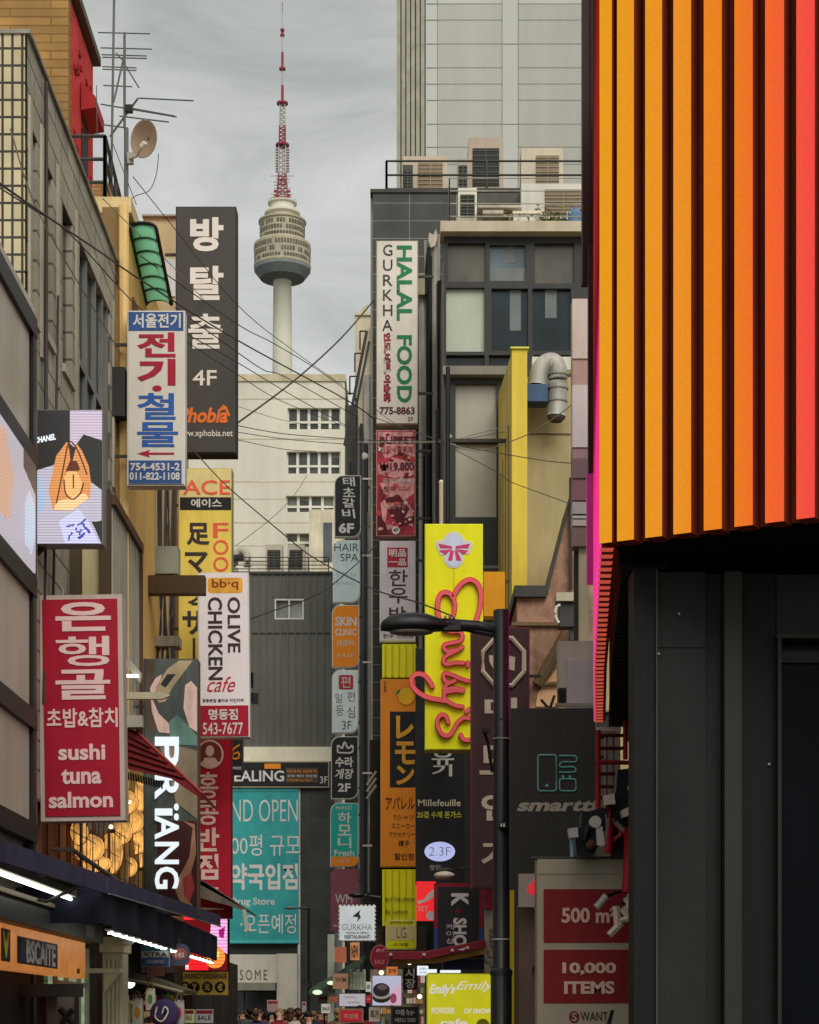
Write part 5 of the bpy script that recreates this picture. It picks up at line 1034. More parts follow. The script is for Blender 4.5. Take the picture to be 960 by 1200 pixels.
# ------------------------------------------------------------------ right signs
GR = 'projecting signs on the right side of the street'
def right_signs():
    w, ink = M['white'], M['ink']
    tl = (1, 0, 1, 0)
    # column of round-cornered signs
    def rs(label, y0, y1, face, x0=389, x1=421, rim=None):
        return sign('sign', label, 72, (x0, y0, x1, y1), face, rim or w, .9, .3, 'R', 10, 'round-cornered signs in a column on the dark pole', outline=rr(x0, y0, x1, y1, 10, tl))
    bk = mat('sign_black2', (36, 37, 38), rough=.4)
    s = rs('black sign with white brush letters and 6F, topmost of the column', 557, 629, bk, 392, 423)
    for i, ch in enumerate('태초갈비'): T(s, ch, 402 - i*.3, 559 + i*12.5, 416, 570 + i*12.5, w, bold=.015, shear=-.1)
    T(s, '6F', 397, 613, 415, 625, w, bold=.04); s.done()
    s = rs('pale blue sign reading hair spa below the 6F sign', 633, 706, mat('sign_pale_blue', (184, 200, 200), rough=.3), 390, 422)
    T(s, 'HAIR', 392, 637, 420, 646, ink, bold=-.01); T(s, 'SPA', 399, 649, 420, 658, ink, bold=-.01); T(s, '이가자', 394, 670, 416, 678, mat('pale_teal', (150, 186, 190)), bold=0); T(s, '헤어비스', 394, 681, 416, 686, mat('pale_teal', (150, 186, 190)), bold=0); s.done()
    s = rs('orange sign reading skin clinic with white characters', 709, 782, M['orange'], 389, 421)
    T(s, 'SKIN', 393, 723, 418, 734, w, bold=.03); T(s, 'CLINIC', 393, 737, 418, 745, w, bold=.02); T(s, '皮膚科', 395, 750, 415, 757, w, bold=.0); T(s, '3,4,5F', 395, 766, 415, 771, w, bold=-.01); s.done()
    s = rs('white sign with red seal and thin black Korean handwriting', 785, 859, mat('sign_cool_white', (196, 204, 204), rough=.3), 389, 420)
    s.m('seal', mat('seal_red', (160, 48, 56))).pp(rr(397, 791, 414, 808, 2), s.face - .006, .005); T(s, '편', 400, 793, 411, 806, w, bold=.0, Y=s.face - .006)
    T(s, '일', 393, 813, 401, 824, ink, bold=-.01); T(s, '편', 407, 811, 416, 822, ink, bold=-.01); T(s, '등', 394, 827, 403, 839, ink, bold=-.01); T(s, '심', 407, 828, 416, 841, ink, bold=-.01); T(s, '3F', 401, 845, 412, 855, ink, bold=-.01); s.done()
    s = rs('black sign with white crown emblem and 2F', 863, 936, bk, 388, 420)
    s.m('emblem', w).tube([P(x, y, s.face - .01) for x, y in catmull([(396, 882), (396, 874), (401, 877), (404, 870), (408, 877), (413, 874), (412, 882), (396, 882)])], .035, 5); T(s, '수라', 393, 887, 414, 899, w, bold=.03); T(s, '게장', 393, 901, 414, 913, w, bold=.02, shear=.1); T(s, '2F', 396, 918, 411, 928, w, bold=.03); s.done()
    s = rs('teal sign with white Korean letters over an orange foot', 941, 1016, mat('sign_teal', (36, 150, 140), rough=.35), 387, 420)
    T(s, 'MARKET', 394, 945, 413, 949, w, bold=0); stack(s, '하모니', 396, 952, 412, 994, w, .12, .02); T(s, 'Fresh', 392, 996, 415, 1003, w, bold=.02); s.m('foot', M['orange']).pp(rr(388, 1004, 419, 1015, 6, (0, 0, 1, 0)), s.face - .006, .005); T(s, '농산물 직판', 396, 1007, 410, 1011, w, bold=0, Y=s.face - .006); s.done()
    s = sign('sign', 'dusky maroon sign lettered WM at the foot of the column', 72, (387, 1018, 421, 1092), mat('sign_maroon', (124, 70, 80), rough=.5), mat('maroon_rim', (104, 60, 68)), 1, .3, 'R', 10, GR, outline=rr(387, 1018, 421, 1092, 8, (1, 0, 0, 0))); T(s, 'WM', 393, 1048, 413, 1059, w, bold=.0); T(s, 'Bakery', 391, 1083, 398, 1087, w, bold=0); s.done()
    # signs on the tiled building
    s = sign('sign', 'tall cream sign with green halal food letters reading downward', 57.5, (441, 282, 490, 497), mat('halal_board', (196, 188, 174), rough=.5, var=.1), mat('halal_rim', (150, 142, 126)), 1, .5, 'R', 18, GR)
    for i, ch in enumerate('GURKHA'): T(s, ch, 449 if i != 5 else 448, 287 + i*17.6, 460, 300 + i*17.6, ink, bold=.005)
    T(s, 'HALAL', 465, 288, 483, 376, M['green'], rot=1, bold=.03); T(s, 'FOOD', 465, 393, 483, 472, M['green'], rot=1, bold=.03)
    T(s, '인도,네팔,이슬람', 449, 390, 458, 472, mat('paint_brick', (130, 34, 44)), rot=1, bold=.06); T(s, '775-8863', 445, 477, 486, 486, mat('phone_maroon', (84, 40, 44)), bold=.03); T(s, '5F', 478, 489, 484, 494, ink, bold=0); s.done()
    s = sign('sign', 'red and pink buffet poster sign with price 19,800 below the halal sign', 57.3, (441, 504, 487, 628), mat('poster_red', (168, 46, 58), rough=.5, var=.45, scale=3, streak=.7), mat('poster_rim', (186, 130, 124)), 1, .4, 'R', 18, GR)
    f0 = s.face; pk = mat('poster_pink', (214, 140, 136), var=.3, scale=6); dk = mat('poster_dark', (84, 22, 30)); 
    for i, pts in enumerate(([(443, 506), (484, 506), (486, 536), (470, 530), (452, 538), (443, 524)], [(443, 545), (460, 536), (485, 542), (485, 556), (462, 560), (444, 556)], [(445, 566), (486, 560), (485, 578), (470, 590), (450, 578)], [(446, 590), (456, 580), (452, 612), (466, 618), (450, 622)], [(470, 582), (484, 596), (484, 618), (474, 612)])): s.m('poster_shape', pk, new=True).pp(pts, f0 - .004 - .0014*i, .0012)
    for i, pts in enumerate(([(451, 584), (468, 580), (480, 596), (472, 612), (458, 606)], [(443, 600), (452, 614), (456, 626), (443, 626)], [(464, 610), (486, 604), (486, 612), (466, 618)])): s.m('poster_shape', dk, new=True).pp(pts, f0 - .013 - .0014*i, .0012)
    rp = random.Random(11); cols = [mat('food_%d' % i, c, rough=.5, var=.2) for i, c in enumerate(((196, 60, 70), (222, 160, 150), (110, 30, 36), (206, 150, 110), (64, 24, 28), (230, 190, 180)))]
    for k in range(64):
        x, y = rp.uniform(444, 484), rp.uniform(508, 622); r = rp.uniform(1.2, 4.2)
        if 541 < y < 554: continue
        s.m('poster_shape', cols[k % 6]).pp([(x + r*rp.uniform(.5, 1.2)*math.cos(a*1.05), y + r*rp.uniform(.4, 1)*math.sin(a*1.05)) for a in range(6)], f0 - .0165 - .00004*k, .001)
    s.face = f0 - .02
    T(s, 'BUFFET', 445, 512, 487, 520, dk, bold=.02); T(s, '인도네팔뷔페', 446, 523, 484, 531, M['crimson'], bold=0); T(s, '₩19,800', 445, 542, 485, 553, dk, bold=.02); T(s, '무제한 뷔페', 449, 561, 481, 567, M['white'], bold=.0); T(s, '런치 디너', 450, 570, 480, 576, M['crimson'], bold=.0); T(s, '할랄푸드', 454, 589, 476, 597, pk, bold=0)
    s.m('disc', w).pp(ell(464, 621.5, 4.6, 4.6), f0 - .026, .005); T(s, '4F', 461, 619, 467, 624, ink, bold=.01, Y=f0 - .026); s.done()
    s = sign('sign', 'white Korean beef sign with square red seal behind the street lamp', 57, (445, 634, 487, 752), mat('board_lilac', (188, 176, 178), rough=.45), w, 1, .4, 'R', 20, GR)
    s.m('seal', M['red']).pb(454, 642, 478, 665, s.face - .006, .005, Yr=57); s.face -= .006; T(s, '明品', 456, 644, 476, 653, w, bold=.02); T(s, '一品', 456, 655, 476, 663, w, bold=.02); s.face += .006
    T(s, '한', 456, 668, 478, 687, ink, bold=.01); T(s, '우', 456, 689, 478, 707, ink, bold=.01); T(s, '방', 456, 711, 476, 730, ink, bold=.01); T(s, '한우 전문점', 449, 743, 484, 748, ink, bold=0); s.done()
    def corr(label, Y, box, n):
        s = sign('sign', label, Y, box, M['lemon'], None, 0, .3, 'R', 18, GR, cat='panel'); b = s.m('rib', mat('rib_yellow', (188, 172, 20), rough=.5))
        for k in range(n): x = box[0] + (box[2]-box[0])*(k + .5)/n; b.pb(x - 1.1, box[1] + 1, x + 1.1, box[3] - 1, Y - .05, .049, Yr=Y)
        return s
    corr('small ribbed yellow panel above the orange lemon sign', 56.8, (448, 755, 488, 794), 5).done()
    s = sign('sign', 'orange clothing sign with lemon drawing and Japanese letters', 56.8, (446, 796, 488, 1016), M['orange'], mat('orange_rim', (226, 148, 60)), 1, .35, 'R', 18, GR)
    f0 = s.face; s.m('block', M['black']).pb(457, 834, 487, 923, f0 - .006, .005, Yr=56.8); ol = mat('letter_amber', (230, 144, 44)); s.face = f0 - .006
    T(s, 'レ', 464, 839, 485, 866, ol, bold=.04); T(s, 'モ', 463, 869, 487, 896, ol, bold=.03); T(s, 'ン', 464, 897, 486, 920, ol, bold=.04); s.face = f0
    s.m('fruit', mat('fruit_yellow', (232, 160, 34))).pp(ell(476, 816, 10, 10), f0 - .005, .004); s.m('fruit_ring', mat('fruit_shade', (198, 118, 20))).tube([P(476 + 10*math.cos(a/4), 816 + 10*math.sin(a/4), f0 - .008) for a in range(-2, 14)], .018, 5); s.m('leaf', M['green']).pp([(463, 815), (466, 809), (470, 807), (468, 812)], f0 - .009, .003)
    br_ = mat('letter_brown', (92, 44, 16)); T(s, 'アパレル', 452, 934, 486, 949, br_, bold=.02); T(s, 'Tシャツ', 461, 955, 485, 961, br_, bold=.01); T(s, 'スニーカー', 459, 965, 486, 971, br_, bold=.01); T(s, 'アクセサリー', 456, 975, 486, 981, br_, bold=.01); T(s, '帽子', 467, 985, 480, 992, br_, bold=.02); T(s, '할인점', 462, 1000, 485, 1008, br_, bold=.02); T(s, 'CLASSIC', 450, 798, 453, 812, br_, rot=1, bold=0); s.done()
    s = corr('tall ribbed yellow panel below the orange lemon sign', 56.8, (448, 1019, 488, 1085), 5); T(s, 'BUY THE LEMON', 452, 1052, 486, 1056, ink, bold=0, Y=56.74); T(s, 'By Lemon', 452, 1066, 478, 1072, ink, bold=0, Y=56.74); s.done()

    # big yellow script sign
    s = sign('sign', 'tall yellow sign with flowing pink script reading downward and ribbon emblem', 36, (498, 614, 566, 879), M['lemon'], mat('lemon_rim', (222, 214, 70)), 1, .45, 'R', 20, GR)
    Ye = s.face - .05
    def e1(x, y): return (440 + x/6, 630 + y/6)
    def e2(x, y): return (440 + x/6, 780 + y/6)
    strokes = [[e1(*p) for p in q] for q in (
        [(700, 600), (722, 540), (738, 470), (742, 400), (722, 330), (680, 298), (640, 302), (596, 335), (560, 390), (548, 425), (530, 400), (495, 384), (460, 398), (442, 440), (438, 500), (445, 560)],
        [(548, 425), (560, 470), (555, 520), (535, 570)],
        [(480, 645), (530, 660), (590, 660), (612, 690), (596, 726), (540, 740), (490, 752), (482, 775), (510, 800), (570, 790), (612, 770)],
        [(612, 770), (560, 800), (500, 830), (478, 862), (500, 890), (560, 880), (616, 882)],
        [(648, 880), (652, 892), (648, 900)],
        [(660, 1010), (620, 1000), (560, 975), (500, 955), (480, 965), (482, 990), (510, 1020), (560, 1005)],
        [(560, 1005), (505, 1030), (486, 1060), (500, 1085), (560, 1075), (616, 1080)])]
    strokes += [[e2(*p) for p in q] for q in ([(616, 172), (560, 160), (500, 170), (484, 205), (498, 245), (560, 280), (612, 290)], [(500, 250), (430, 238), (360, 222), (290, 180), (255, 130), (262, 80), (300, 58), (345, 70), (380, 110), (400, 145)],
                                                     [(512, 398), (495, 355), (462, 348), (438, 385), (442, 440), (475, 488), (520, 490), (548, 455), (580, 400), (620, 368), (660, 372)], [(600, 488), (614, 514), (640, 526), (664, 522)], [(640, 325), (652, 318), (660, 308)])]
    a = s.m('script_outline', M['pinkd']); b = s.m('script', M['pink'])
    for q in strokes:
        c = catmull(q, 5); big = 2.7 if min(p[0] for p in q) < 500 or q is strokes[0] else 2.3
        ki = strokes.index(q); a.ribbon(c, 1.75*big + 1.7, Ye + .02 - .0022*ki, .03); b.ribbon(c, 1.75*big, Ye - .03 - .0022*ki, .025)
    f0 = s.face; em = s.m('emblem_edge', M['white']); em.pp(ell(532, 640, 14, 17), f0 - .008, .007); em.pp([(511, 640), (511, 634), (520, 633), (543, 633), (553, 634), (554, 641), (549, 650), (533, 646), (516, 651)], f0 - .0095, .007); em.pp(ell(532, 653, 12, 13), f0 - .009, .007)
    s.m('emblem_field', mat('emblem_blue', (184, 190, 222))).pp(ell(532, 640, 12, 14), f0 - .014, .004); s.m('emblem_field', mat('emblem_blue', (184, 190, 222))).pp(ell(532, 655, 9.5, 9), f0 - .0145, .004)
    rb = s.m('ribbon', mat('ribbon_pink', (186, 54, 96)))
    for pts in ([(514, 637), (530, 640), (530, 643), (516, 642)], [(515, 645), (530, 643.5), (522, 650)], [(534, 640), (551, 637), (549, 642), (534, 643)], [(534, 643.5), (549, 645), (543, 650)], [(528, 645), (532, 645), (530, 657), (525, 657)], [(533, 645), (536, 645), (541, 657), (535, 657)]): rb.pp(pts, f0 - .019, .004)
    s.m('seam', mat('seam_olive', (150, 138, 20))).pb(531.6, 662, 532.2, 700, f0 - .003, .002, Yr=36); s.done()
    s = sign('sign', 'plain orange panel beside the top of the yellow script sign', 34.5, (567, 670, 592, 722), mat('panel_orange', (206, 138, 22), rough=.6, var=.12), None, 0, .3, group=GR, cat='panel', br='R', brl=6); s.done()
    s = sign('sign', 'black cutlet restaurant sign with white letters under the yellow script sign', 38, (487, 760, 545, 1036), bk, mat('black_rim2', (52, 50, 46)), 1, .35, 'R', 16, GR)
    T(s, '유', 506, 880, 532, 897, w, bold=.02); T(s, '기', 506, 896, 530, 910, w, bold=.02); T(s, 'Millefeuille', 490, 937, 540, 945, M['cream'], bold=.01); T(s, '25겹 수제 돈가스', 489, 951, 541, 959, mat('letter_lime', (196, 200, 60)), bold=.02)
    s.m('disc', lit('disc_lilac', (186, 192, 240), .8)).pp(ell(515.5, 998, 18, 11.5), s.face - .006, .005); T(s, '2.3F', 503, 993, 528, 1003, mat('disc_letter', (96, 100, 120)), bold=-.02, Y=s.face - .006); T(s, '맛집', 504, 1014, 516, 1020, w, bold=0); s.done()
    t = Thing('wall_lamp', 'oval pale lamp hood in front of the black cutlet sign', 'lamp', P(521, 1028, 36.5)); b = t.m('shade', mat('lamp_cream', (190, 180, 160), rough=.4)); b.smooth = True; b.ball(P(521, 1026, 36.5), .19, .15, .075); t.m('cap', M['steel_dark']).ball(P(522, 1020, 36.6), .15, .1, .05); t.m('arm', M['steel_dark']).tube([P(522, 1020, 36.7), P(540, 1018, 37.3), P(556, 1016, 37.4)], .02, 6); t.done()
    s = sign('sign', 'dark brown sign with white octagonal emblem behind the lamp post', 31, (552, 735, 621, 1041), mat('brown_board', (66, 44, 44), rough=.5, var=.14), mat('plum_rim', (104, 48, 60), rough=.5), 2, .35, 'R', 14, GR)
    oc = [(590 + 26*math.cos(R(22.5 + 45*k)), 776 + 30*math.sin(R(22.5 + 45*k))) for k in range(9)]; cw = mat('emblem_bone', (188, 170, 150)); e = s.m('emblem', cw); e.tube([P(x, y, 31) + Vector((0, s.face - 31 - .02, 0)) for x, y in oc], .038, 6); e.pp([(573, 768), (584, 768), (586, 786), (578, 783), (574, 776)], s.face - .012, .011); e.pp([(594, 768), (604, 770), (603, 786), (594, 784)], s.face - .012, .011)
    T(s, '미', 568, 818, 606, 842, cw, bold=.03); T(s, '도', 562, 874, 600, 908, cw, bold=.02); T(s, '인', 564, 930, 600, 962, cw, bold=.03); T(s, '가', 564, 985, 600, 1018, cw, bold=.03); s.done()
    s = sign('sign', 'black and red vertical sign lettered K SHO above the maroon awning', 35, (509, 1035, 566, 1122), bk, mat('kshop_rim', (126, 28, 46)), 4.5, .4, 'R', 16, GR); s.m('rim_foot', mat('rim_blue', (44, 66, 116))).pb(508.6, 1088, 513.3, 1122, 34.99, .05, Yr=35); s.m('rim_foot', mat('rim_blue', (44, 66, 116))).pb(561.7, 1088, 566.4, 1122, 34.99, .05, Yr=35)
    T(s, 'K', 529, 1047, 549, 1062, w, rot=1, bold=.05); T(s, 'SHOP', 531, 1076, 547, 1118, w, rot=1, bold=.04); s.m('dot', M['crimson']).pp(ell(537, 1068, 3.4, 2.6, 12), s.face - .005, .004); stack(s, '케이샵', 523, 1083, 532, 1106, w, .3, .0); s.done()
    s = sign('sign', 'bright red card sign with white food picture beside the black and red sign', 37, (488, 1033, 511, 1079), lit('card_red', (236, 34, 40), .8), depth=.1, group=GR); f0 = s.face
    s.m('picture', M['white']).pp([(489, 1056), (497, 1054), (503, 1046), (509, 1042), (508, 1052), (500, 1056), (490, 1060)], f0 - .005, .004); s.m('picture', mat('card_rose2', (236, 190, 200))).pp(ell(505, 1073, 5.5, 5.5, 12), f0 - .005, .004); T(s, 'SET', 490, 1062, 502, 1068, M['white'], bold=0); s.done()
    t = Thing('awning', 'maroon fabric awning sagging over the stalls right of centre', 'awning', P(505, 1130, 36)); mm = mat('awning_wine', (124, 36, 50), rough=.75, var=.2)
    t.m('sheet', mm).prism([P(442, 1116, 33), P(500, 1116, 33), P(569, 1102, 33), P(570, 1110, 33), P(500, 1124, 33), P(442, 1125, 33)], (0, 3, .12)); t.m('board', mat('board_ochre', (164, 120, 60), rough=.7)).prism([P(460, 1124, 33.2), P(512, 1123, 33.2), P(568, 1110, 33.2), P(568, 1118, 33.2), P(512, 1129, 33.2), P(460, 1130, 33.2)], (0, .1, 0)); t.m('under_board', mat('under_navy', (48, 54, 84))).pb(520, 1124, 570, 1136, 33.6, .3); bb = t.m('lamp', mat('lamp_bead', (190, 160, 150)))
    for x, y in ((458, 1119), (497, 1119), (530, 1114), (548, 1111)): bb.ball(P(x, y, 32.95), .03)
    t.m('fringe', M['white']).pp([(536, 1113), (548, 1110), (543, 1114)], 32.94, .02); t.done()
    t = Thing('stall_roof', 'stall posts and grey clutter beside the lamp post', 'stall', P(575, 1120, 32)); t.m('post', mat('post_pale', (150, 138, 118))).pb(568, 1040, 579, 1140, 33.2, .2); t.m('header', M['crimson']).pb(568, 1040, 578, 1066, 33.1, .09); cl = t.m('clutter', mat('clutter_grey', (120, 114, 98), var=.3))
    for k in range(8): cl.ball(P(574 + random.uniform(-6, 6), 1090 + k*6, 32.9), .05, .05, .06, 8, 5)
    t.done()
    s = sign('sign', 'lit lemon yellow sign with faint white script at the bottom beside the lamp post', 24, (500, 1141, 580, 1260), lit('lit_lemon', (206, 200, 20), .72, mott=.12), mat('lemon_edge', (196, 190, 30)), 1.4, .3, group=GR)
    lv = lit('lit_lilac', (222, 214, 214), .75); T(s, "Emily's", 504, 1153, 533, 1168, lv, bold=.03, shear=.15); T(s, 'Emily', 536, 1150, 577, 1163, lv, bold=.0, shear=.2); T(s, 'POWDER', 506, 1181, 533, 1188, lv, bold=.02); T(s, 'OF SNOW', 544, 1182, 576, 1188, lv, bold=.02); s.m('disc', mat('disc_mustard', (150, 136, 40))).pp(ell(566, 1202, 8, 8), s.face - .005, .004); T(s, 'cafe', 516, 1194, 548, 1203, lv, bold=.02); s.m('lamp', M['ledwhite']).pb(500, 1136, 512, 1140, 23.9, .1).pb(516, 1137, 540, 1140, 23.9, .1); s.m('post', M['steel_dark']).box(X_(540, 24) - .05, X_(540, 24) + .05, 24.1, 24.2, 0, 1.5); s.done()
    s = sign('sign', 'white card fixed left of the lit yellow sign', 25, (489, 1132, 502, 1143), M['ledwhite'], depth=.06, group=GR); T(s, 'OPEN', 491, 1134, 500, 1137, ink, bold=0); T(s, '10:00', 491, 1138.5, 500, 1141, ink, bold=0); s.done()
    s = sign('sign', 'yellow and cream rounded square sign under the ribbed panel', 40, (452, 1078, 488, 1113), M['lemon'], mat('cream_edge', (206, 196, 140)), 1.2, .14, group=GR, outline=rr(452, 1078, 488, 1113, 4, (1,1,1,1))); s.m('plate', mat('plate_cream', (200, 184, 130))).pb(454, 1085, 486, 1102, s.face - .006, .005, Yr=40); T(s, 'LEMON SHOP', 456, 1079.5, 484, 1083, ink, bold=.0); T(s, 'LG', 465, 1087, 476, 1099, ink, bold=-.02, Y=s.face - .006); T(s, '1F 매장', 461, 1105, 479, 1109, mat('letter_brown', (92, 44, 16)), bold=0); s.done()
    s = sign('sign', 'pale stamp-edged restaurant sign with mountain emblem', 42, (398, 1062, 439, 1102), mat('stamp_pale', (180, 186, 188), rough=.4, emit=.3), depth=.12, group=GR)
    b = s.m('scallop', M['white'])
    for k in range(9):
        for y in (1062, 1102): b.ball(P(399 + k*4.9, y, 42.05), .034, n=8, m=5)
        for x in (398, 439): b.ball(P(x, 1063 + k*4.7, 42.05), .034, n=8, m=5)
    s.m('emblem', ink).pp([(413, 1074), (423, 1066), (421, 1071), (423, 1075), (418, 1081), (420, 1075)], s.face - .006, .005); T(s, 'GURKHA', 401, 1083, 436, 1090, ink, bold=-.02); T(s, 'INDIAN & NEPALI', 406, 1092, 432, 1094.5, ink, bold=0); T(s, 'RESTAURANT', 404, 1096, 434, 1100, ink, bold=.02); s.done()
    s = sign('sign', 'small tan square sign lettered WM above the stalls', 48, (390, 1141, 408, 1159), mat('tan_sign', (166, 122, 100)), depth=.12, group=GR); T(s, 'WM', 393, 1145, 406, 1151, M['brown'], bold=.02); s.done()
    s = sign('sign', 'pale lilac lit board with small writing above the crowd', 46, (397, 1164, 429, 1180), lit('board_lilac_lit', (190, 182, 190), .7), M['steel_dark'], .8, .12, group=GR); T(s, 'cosmetics', 403, 1167, 418, 1170, ink, bold=-.01); T(s, 'holika', 408, 1173, 422, 1176, ink, bold=-.01); s.done()
    s = sign('sign', 'red lit box sign just above the heads in the crowd', 44, (397, 1182, 426, 1199), lit('box_red', (176, 30, 40), .6), mat('box_tan', (150, 126, 104)), 2, .2, group=GR); T(s, '화장품', 403, 1188, 420, 1194, mat('letter_rose2', (226, 150, 140)), bold=.02); s.done()
    s = sign('sign', 'square picture sign of a dark sandwich biscuit on pale blue', 43, (436, 1143, 471, 1179), lit('biscuit_field', (190, 190, 216), .75), M['steel_dark'], .6, .1, group=GR); f0 = s.face
    s.m('picture', lit('biscuit_pink', (216, 172, 196), .75)).pp([(452, 1178), (460, 1160), (470, 1152), (470, 1178)], f0 - .004, .003)
    for i, (m_, cx_, cy_, rx_, ry_) in enumerate(((M['ink'], 447, 1169, 10.5, 6.5), (M['white'], 447, 1165, 10.5, 6), (M['ink'], 447, 1160, 10, 8), (mat('biscuit_grey', (120, 104, 108)), 448, 1157, 6, 3.4))): s.m('picture', m_, new=True).pp(ell(cx_, cy_, rx_, ry_, 18), f0 - .009 - .004*i, .003)
    s.m('picture', mat('biscuit_rose', (190, 90, 120))).pp(ell(461, 1170, 4, 6, 12), f0 - .03, .003); s.done()
    s = sign('sign', 'round dark red shop sign with pink emblem below the maroon awning', 39, (434, 1107, 456, 1137), mat('round_red', (126, 30, 44)), mat('round_rim', (170, 100, 100)), 1, .14, group=GR, outline=ell(445, 1122, 11, 15)); T(s, '%', 441, 1112, 452, 1122, mat('emblem_pink', (210, 130, 130)), bold=.02); T(s, 'SALE', 439, 1125, 451, 1130, mat('emblem_pink', (210, 130, 130)), bold=.0); s.done()
    s = sign('sign', 'black sign with white cartoonish lettering right of the biscuit picture', 41, (472, 1133, 490, 1160), M['black'], M['brown'], 1, .12, group=GR); T(s, '시', 475, 1135, 486, 1146, w, bold=.03); T(s, '장', 475, 1147, 487, 1158, w, bold=.02); s.done()
    s = sign('sign', 'small orange lit sign under the round red sign', 42, (453, 1133, 466, 1143), lit('orange_box', (220, 128, 60), .6), depth=.1, group=GR); T(s, '호떡', 455, 1135, 464, 1141, M['ink'], bold=.02); s.done()
    t = Thing('menu_board', 'black menu stand with grey drawings near the lit yellow sign', 'menu board', P(475, HY, 38) - Vector((0, 0, CZ))); t.YY = 38; t.face = 38; t.m('board', M['black']).pb(460, 1180, 490, 1240, 38, .1); T(t, '메뉴', 464, 1183, 486, 1190, M['pipe'], bold=.03); T(t, 'MENU 5000', 463, 1193, 487, 1198, M['pipe'], bold=.02); t.m('frame', M['steel_dark']).pb(458, 1178, 460, 1240, 38, .12).pb(490, 1178, 492, 1240, 38, .12); t.done()
    t = Thing('awning', 'green and white lit stall awning left of the dark pole', 'awning', P(400, 1140, 50)); gm = mat('awning_green', (58, 78, 62), rough=.7, var=.2); t.m('sheet', gm).prism([P(362, 1160, 50), P(396, 1140, 50), P(424, 1122, 50), P(426, 1127, 50), P(398, 1150, 50), P(362, 1166, 50)], (0, 4, .2)); t.m('lamp', lit('lamp_green', (206, 226, 190), 1.2)).ball(P(372, 1163, 50), .12, .1, .06); t.m('lamp', lit('lamp_green', (206, 226, 190), 1.2)).ball(P(388, 1152, 50), .1, .1, .05); st = t.m('hanging_goods', mat('goods_pale', (150, 158, 138), var=.4, scale=9))
    for k in range(5): st.tube([P(411 + k*4, 1136 + k % 2*3, 49.5), P(411 + k*4, 1160, 49.5)], .04, 5)
    t.m('flag', mat('flag_brick', (176, 100, 76))).pb(392, 1110, 406, 1128, 49.8, .1).pb(386, 1168, 396, 1175, 49, .1); t.m('post', mat('post_sage', (150, 154, 138))).pb(384, 1095, 392, 1200, 50.5, .2); t.done()
    # low stalls on the right that close the view to the ground
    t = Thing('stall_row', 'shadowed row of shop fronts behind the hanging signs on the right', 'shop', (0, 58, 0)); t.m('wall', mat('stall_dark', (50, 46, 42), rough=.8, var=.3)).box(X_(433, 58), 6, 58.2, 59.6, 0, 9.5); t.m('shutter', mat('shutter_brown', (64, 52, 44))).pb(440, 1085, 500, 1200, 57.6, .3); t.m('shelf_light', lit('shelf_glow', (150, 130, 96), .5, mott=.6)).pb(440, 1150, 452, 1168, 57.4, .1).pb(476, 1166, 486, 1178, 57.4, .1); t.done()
    # small goods and lights around the foot of the right-hand signs
    rs = random.Random(9); pal = [(204, 198, 188), (150, 40, 46), (186, 140, 70), (70, 90, 110), (120, 140, 110), (60, 54, 52), (210, 180, 170)]
    t = Thing('goods_shelf', 'crowded stall shelf of small boxes left of the lit yellow sign', 'shelf', P(468, 1200, 45)); t.m('back', lit('stall_back_glow', (120, 104, 84), .45, mott=.6)).pb(434, 1136, 498, 1230, 45.4, .05); bd = t.m('board', M['brown'])  # emissive back added only to brighten the stall goods
    for yb in (1152, 1164, 1176, 1188, 1200):
        bd.pb(434, yb, 498, yb + 1, 45, .35); x = 434
        while x < 496:
            w_ = rs.uniform(2.5, 6); c = rs.choice(pal); t.m('box', mat('ware_%d' % c[0], c), new=True).pb(x, yb - rs.uniform(4, 9), x + w_ - .6, yb, 45.05, .2); x += w_
    t.done()
    for label, box, c, Y, s_ in (('peach hanging card below the stamp-edged sign', (410, 1104, 422, 1126), (206, 140, 96), 43, 'NEW'), ('white price placard left of the biscuit picture', (428, 1150, 436, 1163), (196, 194, 188), 44, '50%'), ('small round-topped white card above the red box sign', (376, 1176, 388, 1188), (190, 188, 180), 49, 'SALE'), ('red and white card at the foot of the dark pole', (428, 1166, 436, 1176), (170, 40, 44), 44, 'ONE'), ('cream card on the left edge of the stall shelf', (432, 1180, 446, 1198), (190, 170, 150), 43.5, '특가')):
        s = sign('sign', label, Y, box, mat('card_c_%d' % c[2], c, emit=.15), M['steel_dark'], .6, .06, group=GR); T(s, s_, box[0] + 2, box[1] + 4, box[2] - 2, box[3] - 4, ink if c[0] > 180 else w, bold=.02); s.done()
    for i, (x, y) in enumerate(((447, 1140), (480, 1128), (492, 1168))):
        t = Thing('bare_bulb', 'warm bare bulb hanging over the stall, ' + ('left of the biscuit picture', 'under the maroon awning', 'beside the lit yellow sign')[i], 'lamp', P(x, y, 42), 'bare bulbs over the right stalls'); t.m('bulb', lit('bulb_warm', (255, 222, 170), 2.4)).ball(P(x, y, 42), .05, n=10, m=6); t.m('cord', M['wire']).tube([P(x, y - 2, 42), P(x, y - 12, 42)], .01, 4); t.done()
    # near right boards
    s = sign('sign', 'large charcoal board lettered smart with pale teal phone and plug icons', 26, (598, 830, 698, 1070), mat('smart_board', (56, 55, 51), rough=.55, var=.12), depth=.3, group=GR)
    tq = mat('icon_teal', (110, 178, 172), rough=.4); ic = s.m('icon', tq); yy = s.face - .012
    def outline(x0, y0, x1, y1, r=3): 
        q = rr(x0, y0, x1, y1, r); ic.tube([Vector((X_(x, 26), yy, Z_(y, 26))) for x, y in q + q[:1]], .011, 5)
    outline(630.5, 885, 652, 927); outline(656, 913, 675, 927)
    ic.pp(ell(641, 920.5, 2, 2, 10), yy - .005, .01); ic.pp(ell(660, 910, 1.6, 1.6, 8), yy, .01); ic.pp(ell(668, 910, 1.6, 1.6, 8), yy, .01)
